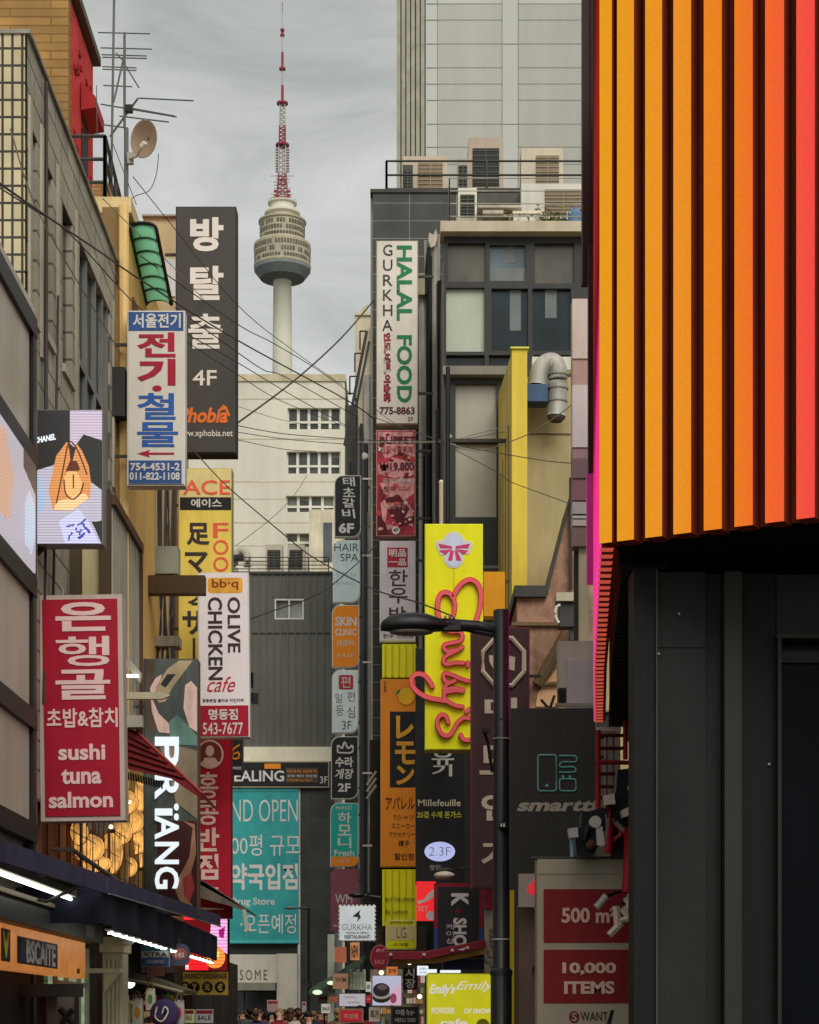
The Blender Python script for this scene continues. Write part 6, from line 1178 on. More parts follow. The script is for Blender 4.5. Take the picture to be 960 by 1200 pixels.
    ic.tube([Vector((X_(x, 26), yy, Z_(y, 26))) for x, y in catmull([(655, 886), (673, 886), (676, 890), (673, 893), (660, 893), (656, 896), (658, 899), (671, 899), (675, 902), (672, 905), (655, 905)], 4)], .011, 5)
    T(s, 'smartti', 608, 937, 700, 951, mat('letter_ash', (168, 160, 146), rough=.5), bold=.04, shear=.06); s.done()
    t = Thing('sign_box', 'blank white box signs stacked below the mauve boards', 'sign', P(676, 870, 27)); t.m('box', mat('box_white', (170, 162, 150), rough=.5, var=.08)).pb(655, 751, 697, 806, 27.3, .4); t.m('front_box', mat('box_lilac', (176, 168, 172), rough=.45, var=.06)).pb(665, 774, 698, 855, 27, .25); t.m('lower_box', mat('box_paper', (170, 162, 168))).pb(667, 831, 698, 870, 26.9, .22, Yr=27); t.m('rail', M['pipe']).pb(650, 826, 700, 830, 26.85, .06, Yr=27); t.m('vent', M['black']).pb(655, 808, 664, 824, 27.2, .3); t.m('notice', mat('notice_mauve', (120, 104, 110))).pb(684, 839, 697, 845, 26.89, .008, Yr=27); t.m('wire_tangle', M['wire']).tube([P(634, 820, 27.1), P(641, 828, 27.1), P(645, 829, 27.1), P(650, 815, 27.1)], .02, 5); t.done()
    s = sign('sign', 'plain dark red square panel under the white box signs', 26.5, (672, 857, 704, 893), mat('panel_blood', (112, 12, 20), rough=.5, var=.15), depth=.12, group=GR, cat='panel', br='R', brl=6); s.done()
    t = Thing('scaffold_frame', 'red steel ladder frame hanging below the glowing facade', 'frame', P(722, 930, 23.5)); rm = mat('frame_red', (140, 40, 36), rough=.5); Y = 23.4; r = t.m('rail', rm); r.tube([P(701, 856, Y), P(701, 960, Y)], .035, 6); r.tube([P(745, 820, Y + .4), P(744, 894, Y), P(698, 893, Y)], .035, 6); r.tube([P(733, 840, Y), P(733, 890, Y)], .03, 6)
    pass
    for y in (862, 877, 907, 922, 935): t.m('rung', mat('rung_dark', (76, 22, 22)), new=True).tube([P(700, y, Y), P(732, y, Y)], .022, 5)
    pl = t.m('pole', M['pipe']); pl.tube([P(710, 852, Y + .3), P(710, 960, Y + .3)], .025, 6); pl.tube([P(718, 852, Y + .3), P(718, 960, Y + .3)], .025, 6); t.m('cross_plate', M['white']).pb(700, 852, 728, 857, Y, .1); t.m('side_plate', mat('plate_cool', (188, 192, 198))).pb(733, 822, 743, 868, Y + .5, .1); t.done()
    # mechanical figures
    t = Thing('robot_figure', 'black, white and red jointed mechanical figure above the store banner', 'figure', P(705, 1005, 18.6)); Y = 18.6; bkm = mat('robot_black', (22, 22, 28), rough=.35); wm = mat('robot_white', (180, 172, 160), rough=.5); rm = mat('robot_red', (140, 20, 34), rough=.35); D = .22
    b = t.m('body', bkm); b.pp([(682, 953), (709, 946), (710, 972), (697, 1000), (686, 1004), (676, 1003), (674, 975), (681, 968)], Y + .1, D); b.pp([(724, 902), (742, 900), (742, 1004), (716, 1002), (720, 960), (709, 948), (722, 928)], Y + .16, D); b.tube([P(690, 968, Y), P(685, 986, Y)], .03, 6)
    t.m('joint_block', wm, new=True).pp([(708, 932), (720, 930), (721.5, 942), (710, 943.5)], Y - .06, .14); t.m('joint_block', wm, new=True).pp([(666, 971), (677, 969.5), (678, 981), (668, 982)], Y - .06, .14); t.m('joint_block', wm, new=True).pp([(728, 950), (742, 943), (742, 954), (730, 958)], Y - .04, .14)
    d = t.m('wheel', wm); d.pp(ell(698, 963, 7, 7), Y - .03, .1); d.pp(ell(742, 922, 5, 6), Y - .03, .1); t.m('limb', wm, new=True).pp([(699, 970), (706, 968), (709, 990), (704, 992), (700, 990)], Y - .02, .1); t.m('limb', mat('robot_sky', (120, 150, 170))).pp([(668, 981), (672, 981), (672, 1004), (669, 1004)], Y + .02, .06)
    tb = t.m('tube', rm); tb.smooth = True; tb.tube([P(714, 942, Y), P(717, 972, Y), P(713, 1000, Y)], .035, 8); tb.tube([P(738, 970, Y - .05), P(737, 1010, Y - .05), P(735, 1046, Y - .05)], .05, 10); t.m('tube', rm, new=True).tube([P(712, 990, Y), P(728, 978, Y), P(722, 966, Y)], .022, 6); t.m('bolt', mat('robot_brown', (84, 52, 48))).ball(P(692, 990, Y + .02), .05); t.m('strut', mat('robot_tan', (130, 108, 90))).tube([P(721, 964, Y), P(733, 975, Y)], .022, 6); t.done()
    t = Thing('spotlight', 'small silver spotlight clamped over the red store banner', 'spotlight', P(707, 1060, 18.5)); t.m('barrel', M['galv']).tube([P(699, 1064, 18.5), P(711, 1050, 18.5)], .035, 10); t.m('yoke', M['black']).tube([P(711, 1050, 18.5), P(722, 1046, 18.55), P(731, 1044, 18.6)], .018, 6); t.done()
    t = Thing('broken_figure', 'tangled pale plaster fragments hanging at the banner edge', 'ornament', P(730, 1075, 18.5)); wm2 = mat('plaster_pale', (178, 166, 144), rough=.8); b = t.m('fragment', wm2)
    for p0, p1, r in (((722, 1062), (724, 1086), .035), ((714, 1096), (728, 1082), .035), ((722, 1080), (739, 1076), .03), ((729, 1064), (740, 1078), .035), ((733, 1052), (741, 1064), .03), ((738, 1048), (735, 1066), .02)): b.tube([P(*p0, 18.4), P(*p1, 18.4)], r, 6)
    t.m('clamp', M['black']).ball(P(734, 1058, 18.45), .05, .05, .04); t.done()
    # store banner
    s = sign('sign', 'beige store banner with two dark red panels, 500 square metres and 10,000 items', 19, (629, 1006, 744, 1290), mat('banner_beige', (156, 144, 124), rough=.6, var=.1), mat('banner_edge', (140, 128, 108)), 1, .3, group=GR, cat='banner')
    f0 = s.face; pr = mat('panel_brick', (122, 28, 30), rough=.5, var=.12)
    for ya, yb in ((1042, 1105), (1113, 1176)): s.m('panel', pr, new=True).pp(rr(637, ya, 742, yb, 2), f0 - .005, .004)
    lt = mat('banner_letter', (204, 166, 150), rough=.5); s.face = f0 - .005
    T(s, '500 m²', 658, 1064, 722, 1082, lt, bold=.03); T(s, '10,000', 659, 1128, 722, 1143, lt, bold=.04); T(s, 'ITEMS', 661, 1150, 720, 1165, lt, bold=.04); s.face = f0
    s.m('emblem', M['crimson']).pp(ell(673, 1192, 6, 7), f0 - .005, .004); T(s, 'S', 670, 1187, 676, 1197, s and mat('banner_beige', (156, 144, 124)), bold=.02, Y=f0 - .005); T(s, 'WANT', 680, 1186, 712, 1196, ink, bold=.0); s.m('stripe', M['black']).pp([(716, 1184), (720, 1184), (716, 1200), (711, 1200)], f0 - .005, .004)
    s.m('rod', M['steel_dark']).tube([P(622, 1006, 19), P(744, 1006, 19)], .02, 6); s.m('hem', mat('hem_shadow', (128, 118, 100))).pb(630, 1024, 742, 1025, f0 - .004, .003, Yr=19); s.m('leg', M['steel_dark']).box(X_(640, 19), X_(646, 19), 19.3, 19.35, 0, 1.5); s.done()
    s = sign('sign', 'small white sign with a red star-shaped dancer left of the beige banner', 21, (608, 1024, 636, 1063), mat('small_white', (170, 156, 144)), depth=.08, group=GR); s.m('emblem', lit('star_red', (220, 30, 44), .75)).pp([(626, 1030), (628, 1036), (634, 1036), (629, 1041), (631, 1049), (627, 1045), (625, 1050), (621, 1046), (617, 1046), (621, 1041), (617, 1038), (623, 1037)], s.face - .006, .005); s.done()
    t = Thing('stone_pier', 'brown stone pier strip under the small white sign', 'post', P(618, HY, 21.2) - Vector((0, 0, CZ))); t.m('post', mat('post_stone', (112, 92, 80), rough=.85, var=.2)).box(X_(608, 21.2), X_(632, 21.2), 21.2, 21.6, 0, Z_(1060, 21.2)); t.m('yellow_strip', mat('strip_yellow', (190, 164, 36))).box(X_(597.5, 21.2), X_(603, 21.2), 21.25, 21.4, 0, Z_(1043, 21.2)); t.m('hook', M['black']).pb(624, 1133, 630, 1139, 21.1, .1, Yr=21.2); t.done()
right_signs()
# ------------------------------------------------------------------ glowing slatted facade, near right
def led_building():
    t = Thing('slatted_facade', 'glowing orange and yellow slatted facade of the overhanging building at upper right', 'building', (2.6, 15, 5.0))
    zb, zt = 5.0, 13.6
    def front(px):          # the facade plane in plan, from its street corner to the right
        iy = 1/15.0 + (px - 703)*(1/14.2 - 1/15.0)/(960 - 703); Y = 1/iy; return Vector(((px - CX)*Y/F, Y, 0))
    def lit_ramp(key, stops, st, axis, a, b):
        st *= .76; m = lit(key, (255, 255, 255), st); N = m.node_tree.nodes; L = m.node_tree.links; bs = N['Principled BSDF']
        tc = N.new('ShaderNodeTexCoord'); sp = N.new('ShaderNodeSeparateXYZ'); mr = N.new('ShaderNodeMapRange'); rp = N.new('ShaderNodeValToRGB')
        mr.inputs['From Min'].default_value = a; mr.inputs['From Max'].default_value = b
        L.new(tc.outputs['Object'], sp.inputs[0]); L.new(sp.outputs[axis], mr.inputs['Value']); L.new(mr.outputs[0], rp.inputs['Fac'])
        e = rp.color_ramp.elements
        e[0].position = 0; e[0].color = (*[lin(v) for v in stops[0][1]], 1); e[1].position = 1; e[1].color = (*[lin(v) for v in stops[-1][1]], 1)
        for p, c in stops[1:-1]: q = e.new(p); q.color = (*[lin(v) for v in c], 1)
        n = N.new('ShaderNodeTexNoise'); n.inputs['Scale'].default_value = 60; n.inputs['Detail'].default_value = 3; L.new(tc.outputs['Object'], n.inputs['Vector'])
        m2 = N.new('ShaderNodeMapRange'); m2.inputs['To Min'].default_value = st*.86; m2.inputs['To Max'].default_value = st*1.14; L.new(n.outputs['Fac'], m2.inputs['Value'])
        L.new(rp.outputs['Color'], bs.inputs['Emission Color']); L.new(m2.outputs[0], bs.inputs['Emission Strength']); bs.inputs['Base Color'].default_value = (.01, .006, .004, 1); bs.inputs['Specular IOR Level'].default_value = 0; bs.inputs['Roughness'].default_value = 1; return m
    a = front(704).x - 2.6; b = front(956).x - 2.6
    fm = lit_ramp('led_orange_face', [(0, (228, 152, 28)), (.36, (230, 142, 36)), (.62, (232, 122, 30)), (.8, (238, 98, 44)), (1, (240, 70, 66))], .98, 0, a, b)
    sm = lit_ramp('led_pink_face', [(0, (244, 64, 160)), (.24, (240, 50, 120)), (.36, (96, 18, 30)), (.62, (150, 36, 26)), (1, (60, 20, 14))], .95, 2, 0, 6)
    dk = mat('slat_brown', (120, 48, 30), rough=.9, var=.1, k=1.2, spec=.05)
    d = (front(960) - front(703)).normalized(); n = Vector((d.y, -d.x, 0))
    if n.y > 0: n = -n
    edges = [(703.5, 717.2), (724, 743), (757, 776), (790, 810), (825.6, 846), (861.5, 882.3), (897.5, 919), (934, 955), (971.5, 993), (1010, 1032), (1049, 1071), (1089, 1112), (1130, 1153)]
    for i, (p0, p1) in enumerate(edges):
        A, B = front(p0), front(p1); s = t.m('slat', dk, new=True)
        q = [A + Vector((0, 0, zb)), B + Vector((0, 0, zb)), B + Vector((0, 0, zt)), A + Vector((0, 0, zt))]; s.prism([v - n*.004 for v in q], -n*.16)
        e = t.m('light_strip', fm, under=s, new=True); e.prism(q, n*.012)
    k = front(1160)
    back = t.m('back_panel', mat('facade_brown', (120, 50, 34), rough=.8, var=.12, k=1.3)); A, B = front(703.5), k
    pA, pB = A - n*.17, B - n*.17
    # street side: fins running away from the corner, bottoms lit pink
    side = [(1.40, 15.02), (1.56, 17.0), (1.83, 20.3), (2.17, 24.0)]
    def sidept(y):
        for (xa, ya), (xb, yb) in zip(side[:-1], side[1:]):
            if ya <= y <= yb: return Vector((xa + (xb-xa)*(y-ya)/(yb-ya), y, 0))
    def top(y): return zt
    N_ = 40
    for i in range(N_):
        y = 15.12 + (24.0 - 15.12)*i/N_; c = sidept(min(24, y)); w_ = .1
        f = t.m('side_slat', dk, new=True); f.box(c.x + .012, c.x + .012 + .115, y, y + w_, zb, zt)
        g = t.m('light_strip', sm, under=f, new=True); g.box(c.x, c.x + .011, y, y + w_, zb, zt)
        t.m('light_strip', lit('led_rib', (216, 88, 72), .62), under=f, new=True).box(c.x + .001, c.x + .10, y + .012, y + w_ - .012, zb - .012, zb - .001)
    foot = [pA + Vector((0, 0, 0)), pB, Vector((7, 26, 0)), Vector((2.36, 24.2, 0)), Vector((2.02, 20.3, 0)), Vector((1.74, 17.0, 0)), Vector((1.56, 15.25, 0))]
    back.prism([v + Vector((0, 0, zb + .02)) for v in foot], (0, 0, zt - zb - .02))
    t.m('soffit', mat('soffit_black', (20, 17, 15), rough=.8, k=1, spec=.05)).prism([v + Vector((0, 0, zb + .004)) for v in foot], (0, 0, .014))
    rb = t.m('soffit_rib', mat('soffit_dark', (30, 22, 18), rough=.7, k=1))
    for i in range(48):
        y = 15.6 + (24 - 15.6)*i/48; c = sidept(y); rb.box(c.x + .17, c.x + .52, y, y + .1, zb - .06, zb + .015)
    t.done()
    t = Thing('edge_board', 'dark maroon panel edge left of the glowing facade', 'panel', P(690, 345, 25.5)); t.m('panel', mat('maroon_panel', (58, 26, 22), rough=.6, var=.1, k=1)).box(X_(683, 25.5), X_(712, 25.5), 25.5, 25.7, Z_(330, 25.5), 17); t.m('fold', mat('maroon_fold', (40, 18, 16), k=1)).box(X_(692, 25.5), X_(694, 25.5), 25.46, 25.499, Z_(330, 25.5), 17); t.m('lower_panel', mat('wine_panel', (70, 22, 30), k=1, var=.1)).box(X_(690, 25.3), X_(712, 25.3), 25.3, 25.45, Z_(555, 25.3), Z_(286, 25.3)); t.m('magenta_panel', lit('magenta_glow', (140, 22, 90), .8, mott=.2)).box(X_(688, 25.2), X_(712, 25.2), 25.2, 25.29, Z_(684, 25.2), Z_(555, 25.2)); t.done()
    # black ground floor under the overhang
    t = Thing('storefront_building', 'black panelled ground floor under the glowing overhang', 'building', (4, 18, 0)); bm = mat('base_black', (16, 16, 15), rough=.6, var=.2, k=1); gm = mat('base_grey', (35, 35, 32), rough=.6, var=.3, scale=1.1, streak=.3, k=1); lm = mat('base_strip', (46, 45, 38), rough=.55, var=.12, k=1)
    Y = 15.75; Yf = 15.35
    t.m('core', bm).prism([(X_(744, Y), Y, 0), (6.5, Y, 0), (6.5, 25.5, 0), (X_(746, 24.5), 24.5, 0)], (0, 0, 4.9))
    t.m('edge_post', bm).box(X_(743, Yf), X_(768, Yf), Yf, Y - .02, 0, 4.9); t.m('edge_trim', mat('base_trim', (70, 70, 66), k=1.1)).box(X_(768.5, Yf), X_(770, Yf), Yf - .03, Y - .02, 0, Z_(668, Yf))
    t.m('panel', gm, new=True).box(X_(771, Yf), X_(828, Yf), Yf + .06, Y - .01, 0, Z_(758, Yf)); t.m('panel', gm, new=True).box(X_(771, Yf), X_(828, Yf), Yf + .06, Y - .01, Z_(757, Yf), 4.88); t.m('panel', gm, new=True).box(X_(828.6, Yf), X_(848, Yf), Yf + .12, Y - .01, 0, 4.88)
    t.m('pilaster', lm).box(X_(849, Yf), X_(869, Yf), Yf - .02, Y - .01, 0, 4.87); t.m('panel', bm, new=True).box(X_(870, Yf), X_(912, Yf), Yf + .1, Y - .01, 0, 4.88); tr = t.m('transom', lm, new=True); tr.box(X_(911, Yf), X_(1060, Yf), Yf + .02, Y - .02, Z_(747, Yf), Z_(742, Yf)); t.m('upper_panel', gm, new=True).box(X_(913, Yf), X_(1060, Yf), Yf + .1, Y - .01, Z_(741, Yf), 4.87)
    gl = t.m('window', mat('shop_night_glass', (10, 14, 20), rough=.3, var=.2, k=1, spec=.06)); gl.box(X_(916, Yf), X_(1060, Yf), Yf + .2, Yf + .26, 0, Z_(748, Yf)); fr = t.m('window_frame', mat('win_frame_black', (40, 40, 38), k=1.1), under=gl); fr.box(X_(912, Yf), X_(916, Yf), Yf, Y - .02, 0, Z_(748, Yf)); fr.box(X_(920, Yf), X_(1060, Yf), Yf + .16, Yf + .199, Z_(772, Yf), Z_(758, Yf))
    sc = t.m('screw', M['galv'])
    for x, y in ((797, 718), (773, 765), (904, 894)): sc.ball(P(x, y, Yf - .005) + Vector((0, .05 if x < 850 else .09, 0)), .011, n=8, m=5)
    t.done()
led_building()

# ------------------------------------------------------------------ street lamps, poles, cables
def lamps():
    Y = 20; t = Thing('street_lamp', 'tall black street lamp with oval head over the street, nearest the camera', 'street lamp', P(588, HY, Y) - Vector((0, 0, CZ))); m = M['pole']
    x = X_(587.5, Y); r = 10*Y/F; p = t.m('post', m); p.smooth = True; p.lathe((x, Y, 0), [(r*1.25, 0), (r*1.25, Z_(1141, Y)), (r*1.18, Z_(1138, Y)), (r*1.02, Z_(1136, Y)), (r*.98, Z_(1000, Y)), (r*.92, Z_(716, Y)), (r*.8, Z_(715, Y))], 28)
    bnd = t.m('band', M['galv'])
    for y in (866, 1101): bnd.lathe((x, Y, Z_(y, Y)), [(r*.96, -.008), (r*1.06, -.006), (r*1.06, .006), (r*.96, .008)], 24)
    t.m('collar', m, new=True).lathe((x, Y, Z_(1141, Y)), [(r*1.2, -.02), (r*1.34, -.015), (r*1.34, .03), (r*1.1, .05)], 26)
    a = t.m('arm', m, new=True); a.smooth = True; a.tube([P(580, 737, Y), P(560, 734, Y), P(540, 733, Y), P(515, 732, Y)], .05, 12, .065); a.tube([P(582, 744, Y), P(556, 739, Y), P(544, 736, Y)], .03, 8)
    h = t.m('lamp_head', m, new=True); h.smooth = True
    prof = [(446, 732, 1), (448, 728, 7), (456, 722, 12), (468, 718.5, 15), (485, 717.5, 16), (500, 719, 15), (514, 724, 12), (524, 729, 8), (530, 731, 6)]
    rings = []; nn = 16
    for px, ty, wd in prof:
        by = 739 - 3*abs(px - 485)/45; ring = []
        for k in range(nn):
            q = 2*math.pi*k/nn; c = math.cos(q); s_ = math.sin(q); mid = 733; zt_ = (mid - ty if s_ > 0 else by - mid + 3)
            ring.append(P(px, mid - s_*max(1, zt_), Y) + Vector((0, c*wd*Y/F, 0)))
        rings.append(ring)
    h._add([v for g_ in rings for v in g_], [(i*nn + k, i*nn + (k+1) % nn, (i+1)*nn + (k+1) % nn, (i+1)*nn + k) for i in range(len(rings)-1) for k in range(nn)] + [tuple(range(nn)), tuple(range(len(rings)*nn - 1, (len(rings)-1)*nn - 1, -1))])
    t.m('lens', mat('lens_dim', (96, 94, 86), rough=.25)).ball(P(482, 741, Y), 26*Y/F, .11, 4*Y/F, 20, 8)
    j = t.m('joint', m, new=True); j.pb(520, 727, 540, 738, Y - .06, .12); bl = t.m('bolt', M['galv'])
    for px in (522, 527, 532): bl.ball(P(px, 723, Y), .014, n=8, m=5); j.tube([P(px, 729, Y), P(px, 723.5, Y)], .01, 5)
    t.m('camera', M['black']).ball(P(590, 968, Y - .11), .05, .05, .05); t.m('camera_eye', M['white']).pb(586.6, 965, 588.4, 969, Y - .17, .02).pb(590, 965, 591.8, 969, Y - .17, .02); t.m('sticker', mat('screw_plate', (80, 84, 84))).ball(P(587, 842, Y - r*.95), .015, n=8, m=5)
    st = t.m('stay', M['black']); st.tube([P(567, 856, Y - .1), P(572, 870, Y - .05), P(577, 905, Y)], .018, 6); st.pb(565, 853, 574, 858, Y - .14, .06); t.done()
    Y = 62; t = Thing('street_lamp', 'slim dark street lamp in front of the teal banner', 'street lamp', P(362, HY, Y) - Vector((0, 0, CZ))); t.m('post', M['pole']).tube([(X_(361.5, Y), Y, 0), P(361.5, 1064, Y)], .055, 8); t.m('arm', M['pole']).tube([P(362, 1065, Y), P(350, 1064, Y)], .035, 6).tube([P(362, 1078, Y), P(352, 1076, Y)], .015, 5); t.m('lamp_head', mat('lamp_grey', (120, 122, 116))).lathe(P(341, 1066, Y), [(.02, 0), (.2, .02), (.22, .05), (.05, .09)], 14); t.m('bracket', M['pole']).pb(360, 1150, 366, 1158, Y - .1, .2); t.done()
    Y = 55; t = Thing('utility_pole', 'dark utility pole beside the column of round-cornered signs', 'utility pole', P(428, HY, Y) - Vector((0, 0, CZ))); t.m('shaft', M['pole']).tube([(X_(428.5, Y), Y, 0), P(428.5, 520, Y)], .075, 8); t.m('conduit', mat('pole_conduit', (96, 94, 88))).tube([(X_(431.5, Y), Y - .08, 0), P(431.5, 600, Y - .08)], .02, 5); bk = t.m('band', M['galv'])
    for y in (560, 650, 775, 905, 990): bk.pb(425, y, 436, y + 2, Y - .1, .05)
    t.m('insulator', mat('insulator', (170, 164, 150))).ball(P(428, 535, Y), .09, .09, .14); st = t.m('step_rack', M['pipe'])
    for k in range(3): st.tube([P(430, 936 - k*8, Y - .3), P(441, 920 - k*8, Y - .3)], .03, 5)
    t.done()
    Y = 50; t = Thing('street_lamp', 'dark lamp head on a short arm above the stamp-edged sign', 'street lamp', P(432, HY, Y) - Vector((0, 0, CZ))); t.m('post', M['pole']).tube([(X_(432, Y), Y, 0), P(432, 1046, Y)], .05, 8); h = t.m('lamp_head', M['pole']); h.smooth = True; h.ball(P(418, 1049, Y), .21, .12, .07); t.m('arm', M['pole']).tube([P(426, 1049, Y), P(446, 1052, Y)], .03, 6); t.done()
    t = Thing('service_pole', 'thin pale pole rising behind the yellow script sign', 'pole', P(517, 620, 44)); t.m('shaft', mat('pole_cream', (176, 160, 134))).tube([P(517, 900, 44), P(517, 566, 44)], .045, 8); t.m('cap', M['cream']).ball(P(517, 565, 44), .05); t.m('dark_pole', M['black']).tube([P(525, 900, 46), P(525, 430, 46)], .05, 7).tube([P(512, 900, 46.2), P(512, 480, 46.2)], .035, 6); t.done()
    t = Thing('bracket_arm', 'dark horizontal steel arm carrying cables beside the grey panels', 'bracket', P(560, 516, 48)); t.m('arm', M['steel_dark']).pb(524, 514, 600, 518, 47.6, .1); t.m('insulator', mat('insulator', (170, 164, 150))).ball(P(527, 512, 47.6), .06); t.m('stay', M['wire']).tube([P(524, 516, 47.6), P(524, 560, 47.6)], .03, 5); t.done()
lamps()

def cables():
    def cable(label, pts, Y0, Y1, r=.016, m='wire', sub=6):
        n = len(pts); x0, x1 = pts[0][0], pts[-1][0]
        def dist(x):        # the left runs hang in front of the tall signs, then cross the street
            if x0 < 277 < x1 and Y0 < 43 and Y1 > 44: return Y0 + (43.3 - Y0)*(x - x0)/(277 - x0) if x <= 277 else 43.3 + (Y1 - 43.3)*(x - 277)/(x1 - 277)
            return Y0 + (Y1-Y0)*(x - x0)/(x1 - x0)
        p3 = [P(x, y, min(dist(x), 4.9*F/(480 - x)) if x < 270 else dist(x)) for x, y in pts]
        p3 = [Vector(q) for q in catmull([tuple(v) for v in p3], sub)]
        b = MB(); b.tube(p3, r*.72, 5); o = b.build('overhead_cable', M[m], None, p3[0]); tag(o, label, 'cable', 'overhead cables across the street')
    cable('thick cable from the grid-tiled corner over the blue sign to the far pole', [(-10, 208), (41, 244), (120, 297), (165, 328), (277, 398), (405, 468), (440, 492)], 27, 54, .022)
    cable('twin of the thick cable, dipping lower past the tall windows', [(-10, 214), (40, 246), (85, 277), (165, 362), (220, 392), (277, 424), (340, 462), (408, 500)], 27, 60, .014)
    cable('pale cable slanting steeply across the grey facade', [(12, 150), (40, 238), (85, 320), (142, 415)], 27, 34, .013, 'wirep')
    cable('thin cable falling from the aerial past the top of the black sign', [(156, 207), (200, 262), (277, 356), (340, 408), (402, 452)], 40, 60, .012)
    cable('cable passing the middle of the tall black sign', [(165, 300), (277, 379), (320, 402), (372, 433), (412, 462)], 41, 60, .015)
    cable('cable bending before the tower shaft', [(205, 360), (277, 412), (310, 434), (333, 441), (400, 478), (420, 490)], 41, 60, .015)
    cable('low cable across the foot of the black sign', [(206, 392), (277, 438), (330, 470), (405, 500)], 41, 60, .012)
    cable('heavy dark cable climbing from the black sign to the tiled roof corner', [(278, 496), (345, 446), (400, 396), (438, 352)], 46, 58, .03)
    cable('upper of three nearly level cables across the cream block', [(270, 497), (330, 508), (405, 514), (440, 516), (524, 517)], 46, 50, .014)
    cable('middle of three nearly level cables across the cream block', [(270, 505), (330, 514), (402, 520), (460, 520), (524, 519)], 46, 50, .012)
    cable('lower of three nearly level cables across the cream block', [(272, 514), (330, 526), (370, 529)], 46, 56, .012)
    cable('long cable sagging from the blue sign to the street lamp', [(200, 498), (245, 548), (272, 575), (330, 624), (367, 653), (437, 690), (490, 706), (530, 722)], 38, 24, .014)
    cable('short thin cable rising over the cream block windows', [(276, 640), (320, 606), (345, 580), (360, 556)], 46, 60, .01)
    cable('slack black cable in front of the dark ribbed building', [(292, 726), (322, 715), (350, 706), (380, 692), (410, 668), (442, 638)], 44, 54, .02)
    cable('pale cable from the far pole to the grey panel bracket', [(420, 518), (470, 518), (524, 517), (560, 508), (600, 498)], 55, 46, .014, 'wirep')
    cable('cable crossing the poster and bracket toward the yellow column', [(436, 488), (480, 504), (524, 519), (580, 530), (640, 540), (690, 544)], 54, 40, .014)
    cable('thin cable drooping across the beige wall', [(524, 522), (580, 552), (600, 565), (640, 580), (672, 592)], 47, 40, .012)
    cable('pale cable from the silver duct down to the bracket', [(700, 446), (668, 476), (640, 496), (612, 512), (560, 528), (524, 518)], 38, 47, .016, 'wirep')
    cable('cable from the top of the halal sign to the bracket', [(438, 478), (470, 500), (524, 518)], 56, 48, .012)
    cable('thin high cable across the pale grey panels', [(436, 560), (470, 548), (524, 520), (560, 512), (592, 506)], 55, 47, .01)
    cable('faint cable just above the level group on the cream block', [(278, 476), (330, 492), (390, 503)], 46, 60, .009)
    cable('grey cable crossing the green canopy to the black sign', [(120, 232), (150, 262), (200, 310), (240, 352)], 36, 44, .012, 'wirep')
cables()

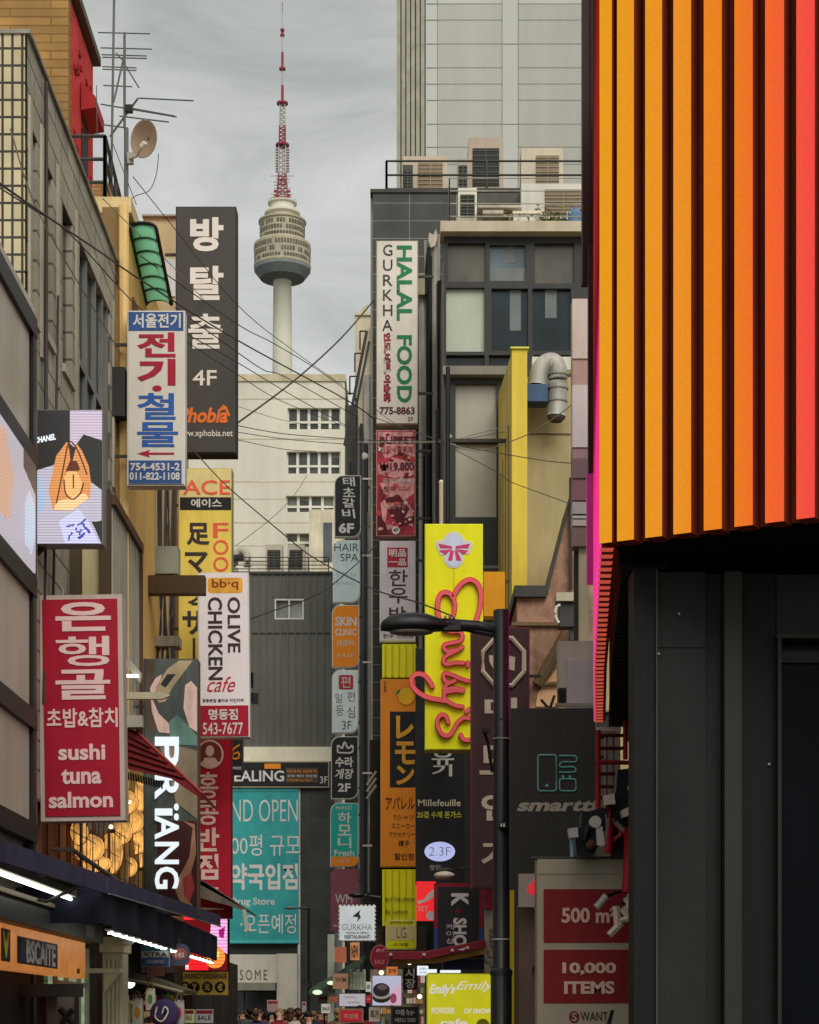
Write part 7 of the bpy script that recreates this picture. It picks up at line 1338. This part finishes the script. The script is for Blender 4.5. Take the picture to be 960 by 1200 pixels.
# ------------------------------------------------------------------ people
def crowd():
    def body(stride, bend, hair, phone):
        """one continuous skinned figure; material slots: skin, hair, coat, trousers, shoes"""
        pts = [(0,0,.95), (0,0,1.12), (0,-.01,1.32), (0,0,1.45), (0,0,1.53), (0,-.015,1.62), (0,-.005,1.70)]; rad = [.15,.14,.16,.09,.055,.082,.07]
        ed = [(i, i+1) for i in range(6)]
        def chain(root, ps, rs):
            p = root
            for q, r in zip(ps, rs): pts.append(q); rad.append(r); ed.append((p, len(pts)-1)); p = len(pts)-1
        for s in (-1, 1):
            f = stride*s
            chain(0, [(.09*s, 0, .88), (.1*s, -.16*f, .5), (.1*s, -.16*f + .10*max(0, -f) , .1), (.1*s, -.16*f - .12 + .1*max(0, -f), .05)], [.1, .07, .045, .04])
            if phone and s == 1: chain(2, [(.18*s, 0, 1.4), (.25*s, -.02, 1.15), (.16*s, -.25, 1.22), (.1*s, -.3, 1.3)], [.07, .05, .035, .035])
            else: chain(2, [(.18*s, 0, 1.4), (.25*s, .04 + .06*f, 1.15), (.25*s, -.06 + .16*f, .92), (.24*s, -.09 + .18*f, .82)], [.07, .05, .035, .035])
        me = bpy.data.meshes.new('person'); me.from_pydata(pts, ed, []); o = bpy.data.objects.new('person', me); COL.objects.link(o)
        sk = o.modifiers.new('skin', 'SKIN'); sk.use_smooth_shade = True; o.modifiers.new('sub', 'SUBSURF').levels = 1
        for v, r in zip(me.skin_vertices[0].data, rad): v.radius = (r, r)
        me.skin_vertices[0].data[0].use_root = True
        bpy.context.view_layer.update(); dg = bpy.context.evaluated_depsgraph_get(); nm = bpy.data.meshes.new_from_object(o.evaluated_get(dg)); bpy.data.objects.remove(o)
        vs = [v.co.copy() for v in nm.vertices]; fs = [tuple(p.vertices) for p in nm.polygons]; bpy.data.meshes.remove(nm)
        b = MB(); b.smooth = True; b._add(vs, fs)
        mi = []
        for f in fs:
            c = sum((vs[i] for i in f), Vector())/len(f)
            if c.z > 1.5: mi.append(1 if (c.z > 1.64 or c.y > .02) else 0)
            elif c.z < .09: mi.append(4)
            elif c.z < .92 and abs(c.x) < .19: mi.append(3)
            elif (abs(c.x) > .19 and c.z < .86) or (phone and c.y < -.24): mi.append(0)
            else: mi.append(2)
        b.mi = mi; b.cur = 1
        if hair: b.ball((0, .03, 1.66), .098, .1, .1, 12, 8); b.ball((0, .06, 1.54), .085, .06, .13, 12, 7)
        else: b.ball((0, .012, 1.68), .09, .1, .085, 12, 8)
        b.cur = 0; b.ball((0, -.105, 1.615), .014, .018, .02, 8, 5)
        b.cur = 1
        for s in (-1, 1): b.ball((.03*s, -.09, 1.64), .011, .008, .006, 8, 4)
        b.cur = 0
        for s in (-1, 1): b.ball((.083*s, 0, 1.625), .012, .02, .03, 8, 5)
        return b
    skins = [mat('skin_a', (206, 160, 134), var=.05), mat('skin_b', (190, 146, 118), var=.05)]; hairs = {'black': mat('hair_black', (26, 24, 24), rough=.5), 'brown': mat('hair_brown', (74, 50, 38), rough=.5), 'fair': mat('hair_fair', (140, 112, 78), rough=.5)}
    coats = [mat('coat_%d' % i, c, rough=.85) for i, c in enumerate(((40, 40, 44), (170, 160, 146), (92, 70, 56), (54, 60, 82), (200, 196, 190), (124, 40, 44), (84, 86, 80)))]
    tr = [mat('trousers_a', (42, 46, 62)), mat('trousers_b', (34, 33, 32)), mat('trousers_c', (110, 100, 84))]; sh = mat('shoe_dark', (36, 34, 32))
    protos = []
    for st, hr, ph in ((.9, 0, 0), (-.8, 1, 0), (.2, 0, 1), (.6, 1, 1)):
        o = body(st, 0, hr, ph).build('person', [skins[0], hairs['black'], coats[0], tr[0], sh]); protos.append(o)
    lab = {'black': 'person with black hair in the crowd, only the head showing', 'brown': 'person with brown hair in the crowd, only the head showing', 'fair': 'person with fair hair in the crowd, only the head showing'}
    rnd = random.Random(3); used = set(); spots = []
    while len(spots) < 108:
        Y = rnd.uniform(44, 90); px = rnd.uniform(250, 432)
        if px > 436 and Y > 56 or (px < 290 and Y < 62) : continue
        if px > 436: Y = rnd.uniform(30, 36)
        x = X_(px, Y)
        if px > 384 and px < 436 and 44 > Y: continue
        if x < -8.0 or any((x - a)**2 + (Y - b)**2 < .22 for a, b in spots): continue
        spots.append((x, Y))
    for i, (x, Y) in enumerate(spots):
        pr = protos[i % 4]
        if pr.name in used: o = pr.copy(); COL.objects.link(o)
        else: o = pr; used.add(pr.name)
        h = rnd.choices(['black', 'brown', 'fair'], [6, 4, 2])[0]
        for q, m_ in enumerate((rnd.choice(skins), hairs[h], rnd.choice(coats), rnd.choice(tr), sh)):
            o.material_slots[q].link = 'OBJECT'; o.material_slots[q].material = m_
        k = rnd.uniform(.95, 1.06); o.location = (x, Y, .004); o.scale = (k, k, k); o.rotation_euler = (0, 0, rnd.choice((0, math.pi)) + rnd.uniform(-.5, .5))
        tag(o, lab[h], 'person', 'crowd at the end of the street, %s hair' % h)
crowd()
def placards():
    for label, x0, y0, x1, y1, Y, c in (('small white and red placard held up over the crowd', 313, 1172, 326, 1186, 66, (180, 150, 146)), ('pale card sign standing left of the slim street lamp', 354, 1174, 359, 1196, 64, (190, 184, 170)), ('white poster stand at the foot of the green awning', 373, 1167, 387, 1176, 52, (176, 176, 168))):
        t = Thing('placard', label, 'placard', P(x0, HY, Y) - Vector((0, 0, CZ))); t.m('board', mat('placard_%d' % c[1], c)).pb(x0, y0, x1, y1, Y, .04); t.m('stick', M['steel_dark']).box(X_((x0+x1)/2, Y) - .02, X_((x0+x1)/2, Y) + .02, Y + .05, Y + .09, 0, Z_(y1 - 1, Y)); t.m('stripe', M['red']).pb(x0 + 1, y0 + 1.5, x1 - 1, y0 + 4, Y - .008, .006, Yr=Y); t.done()
placards()
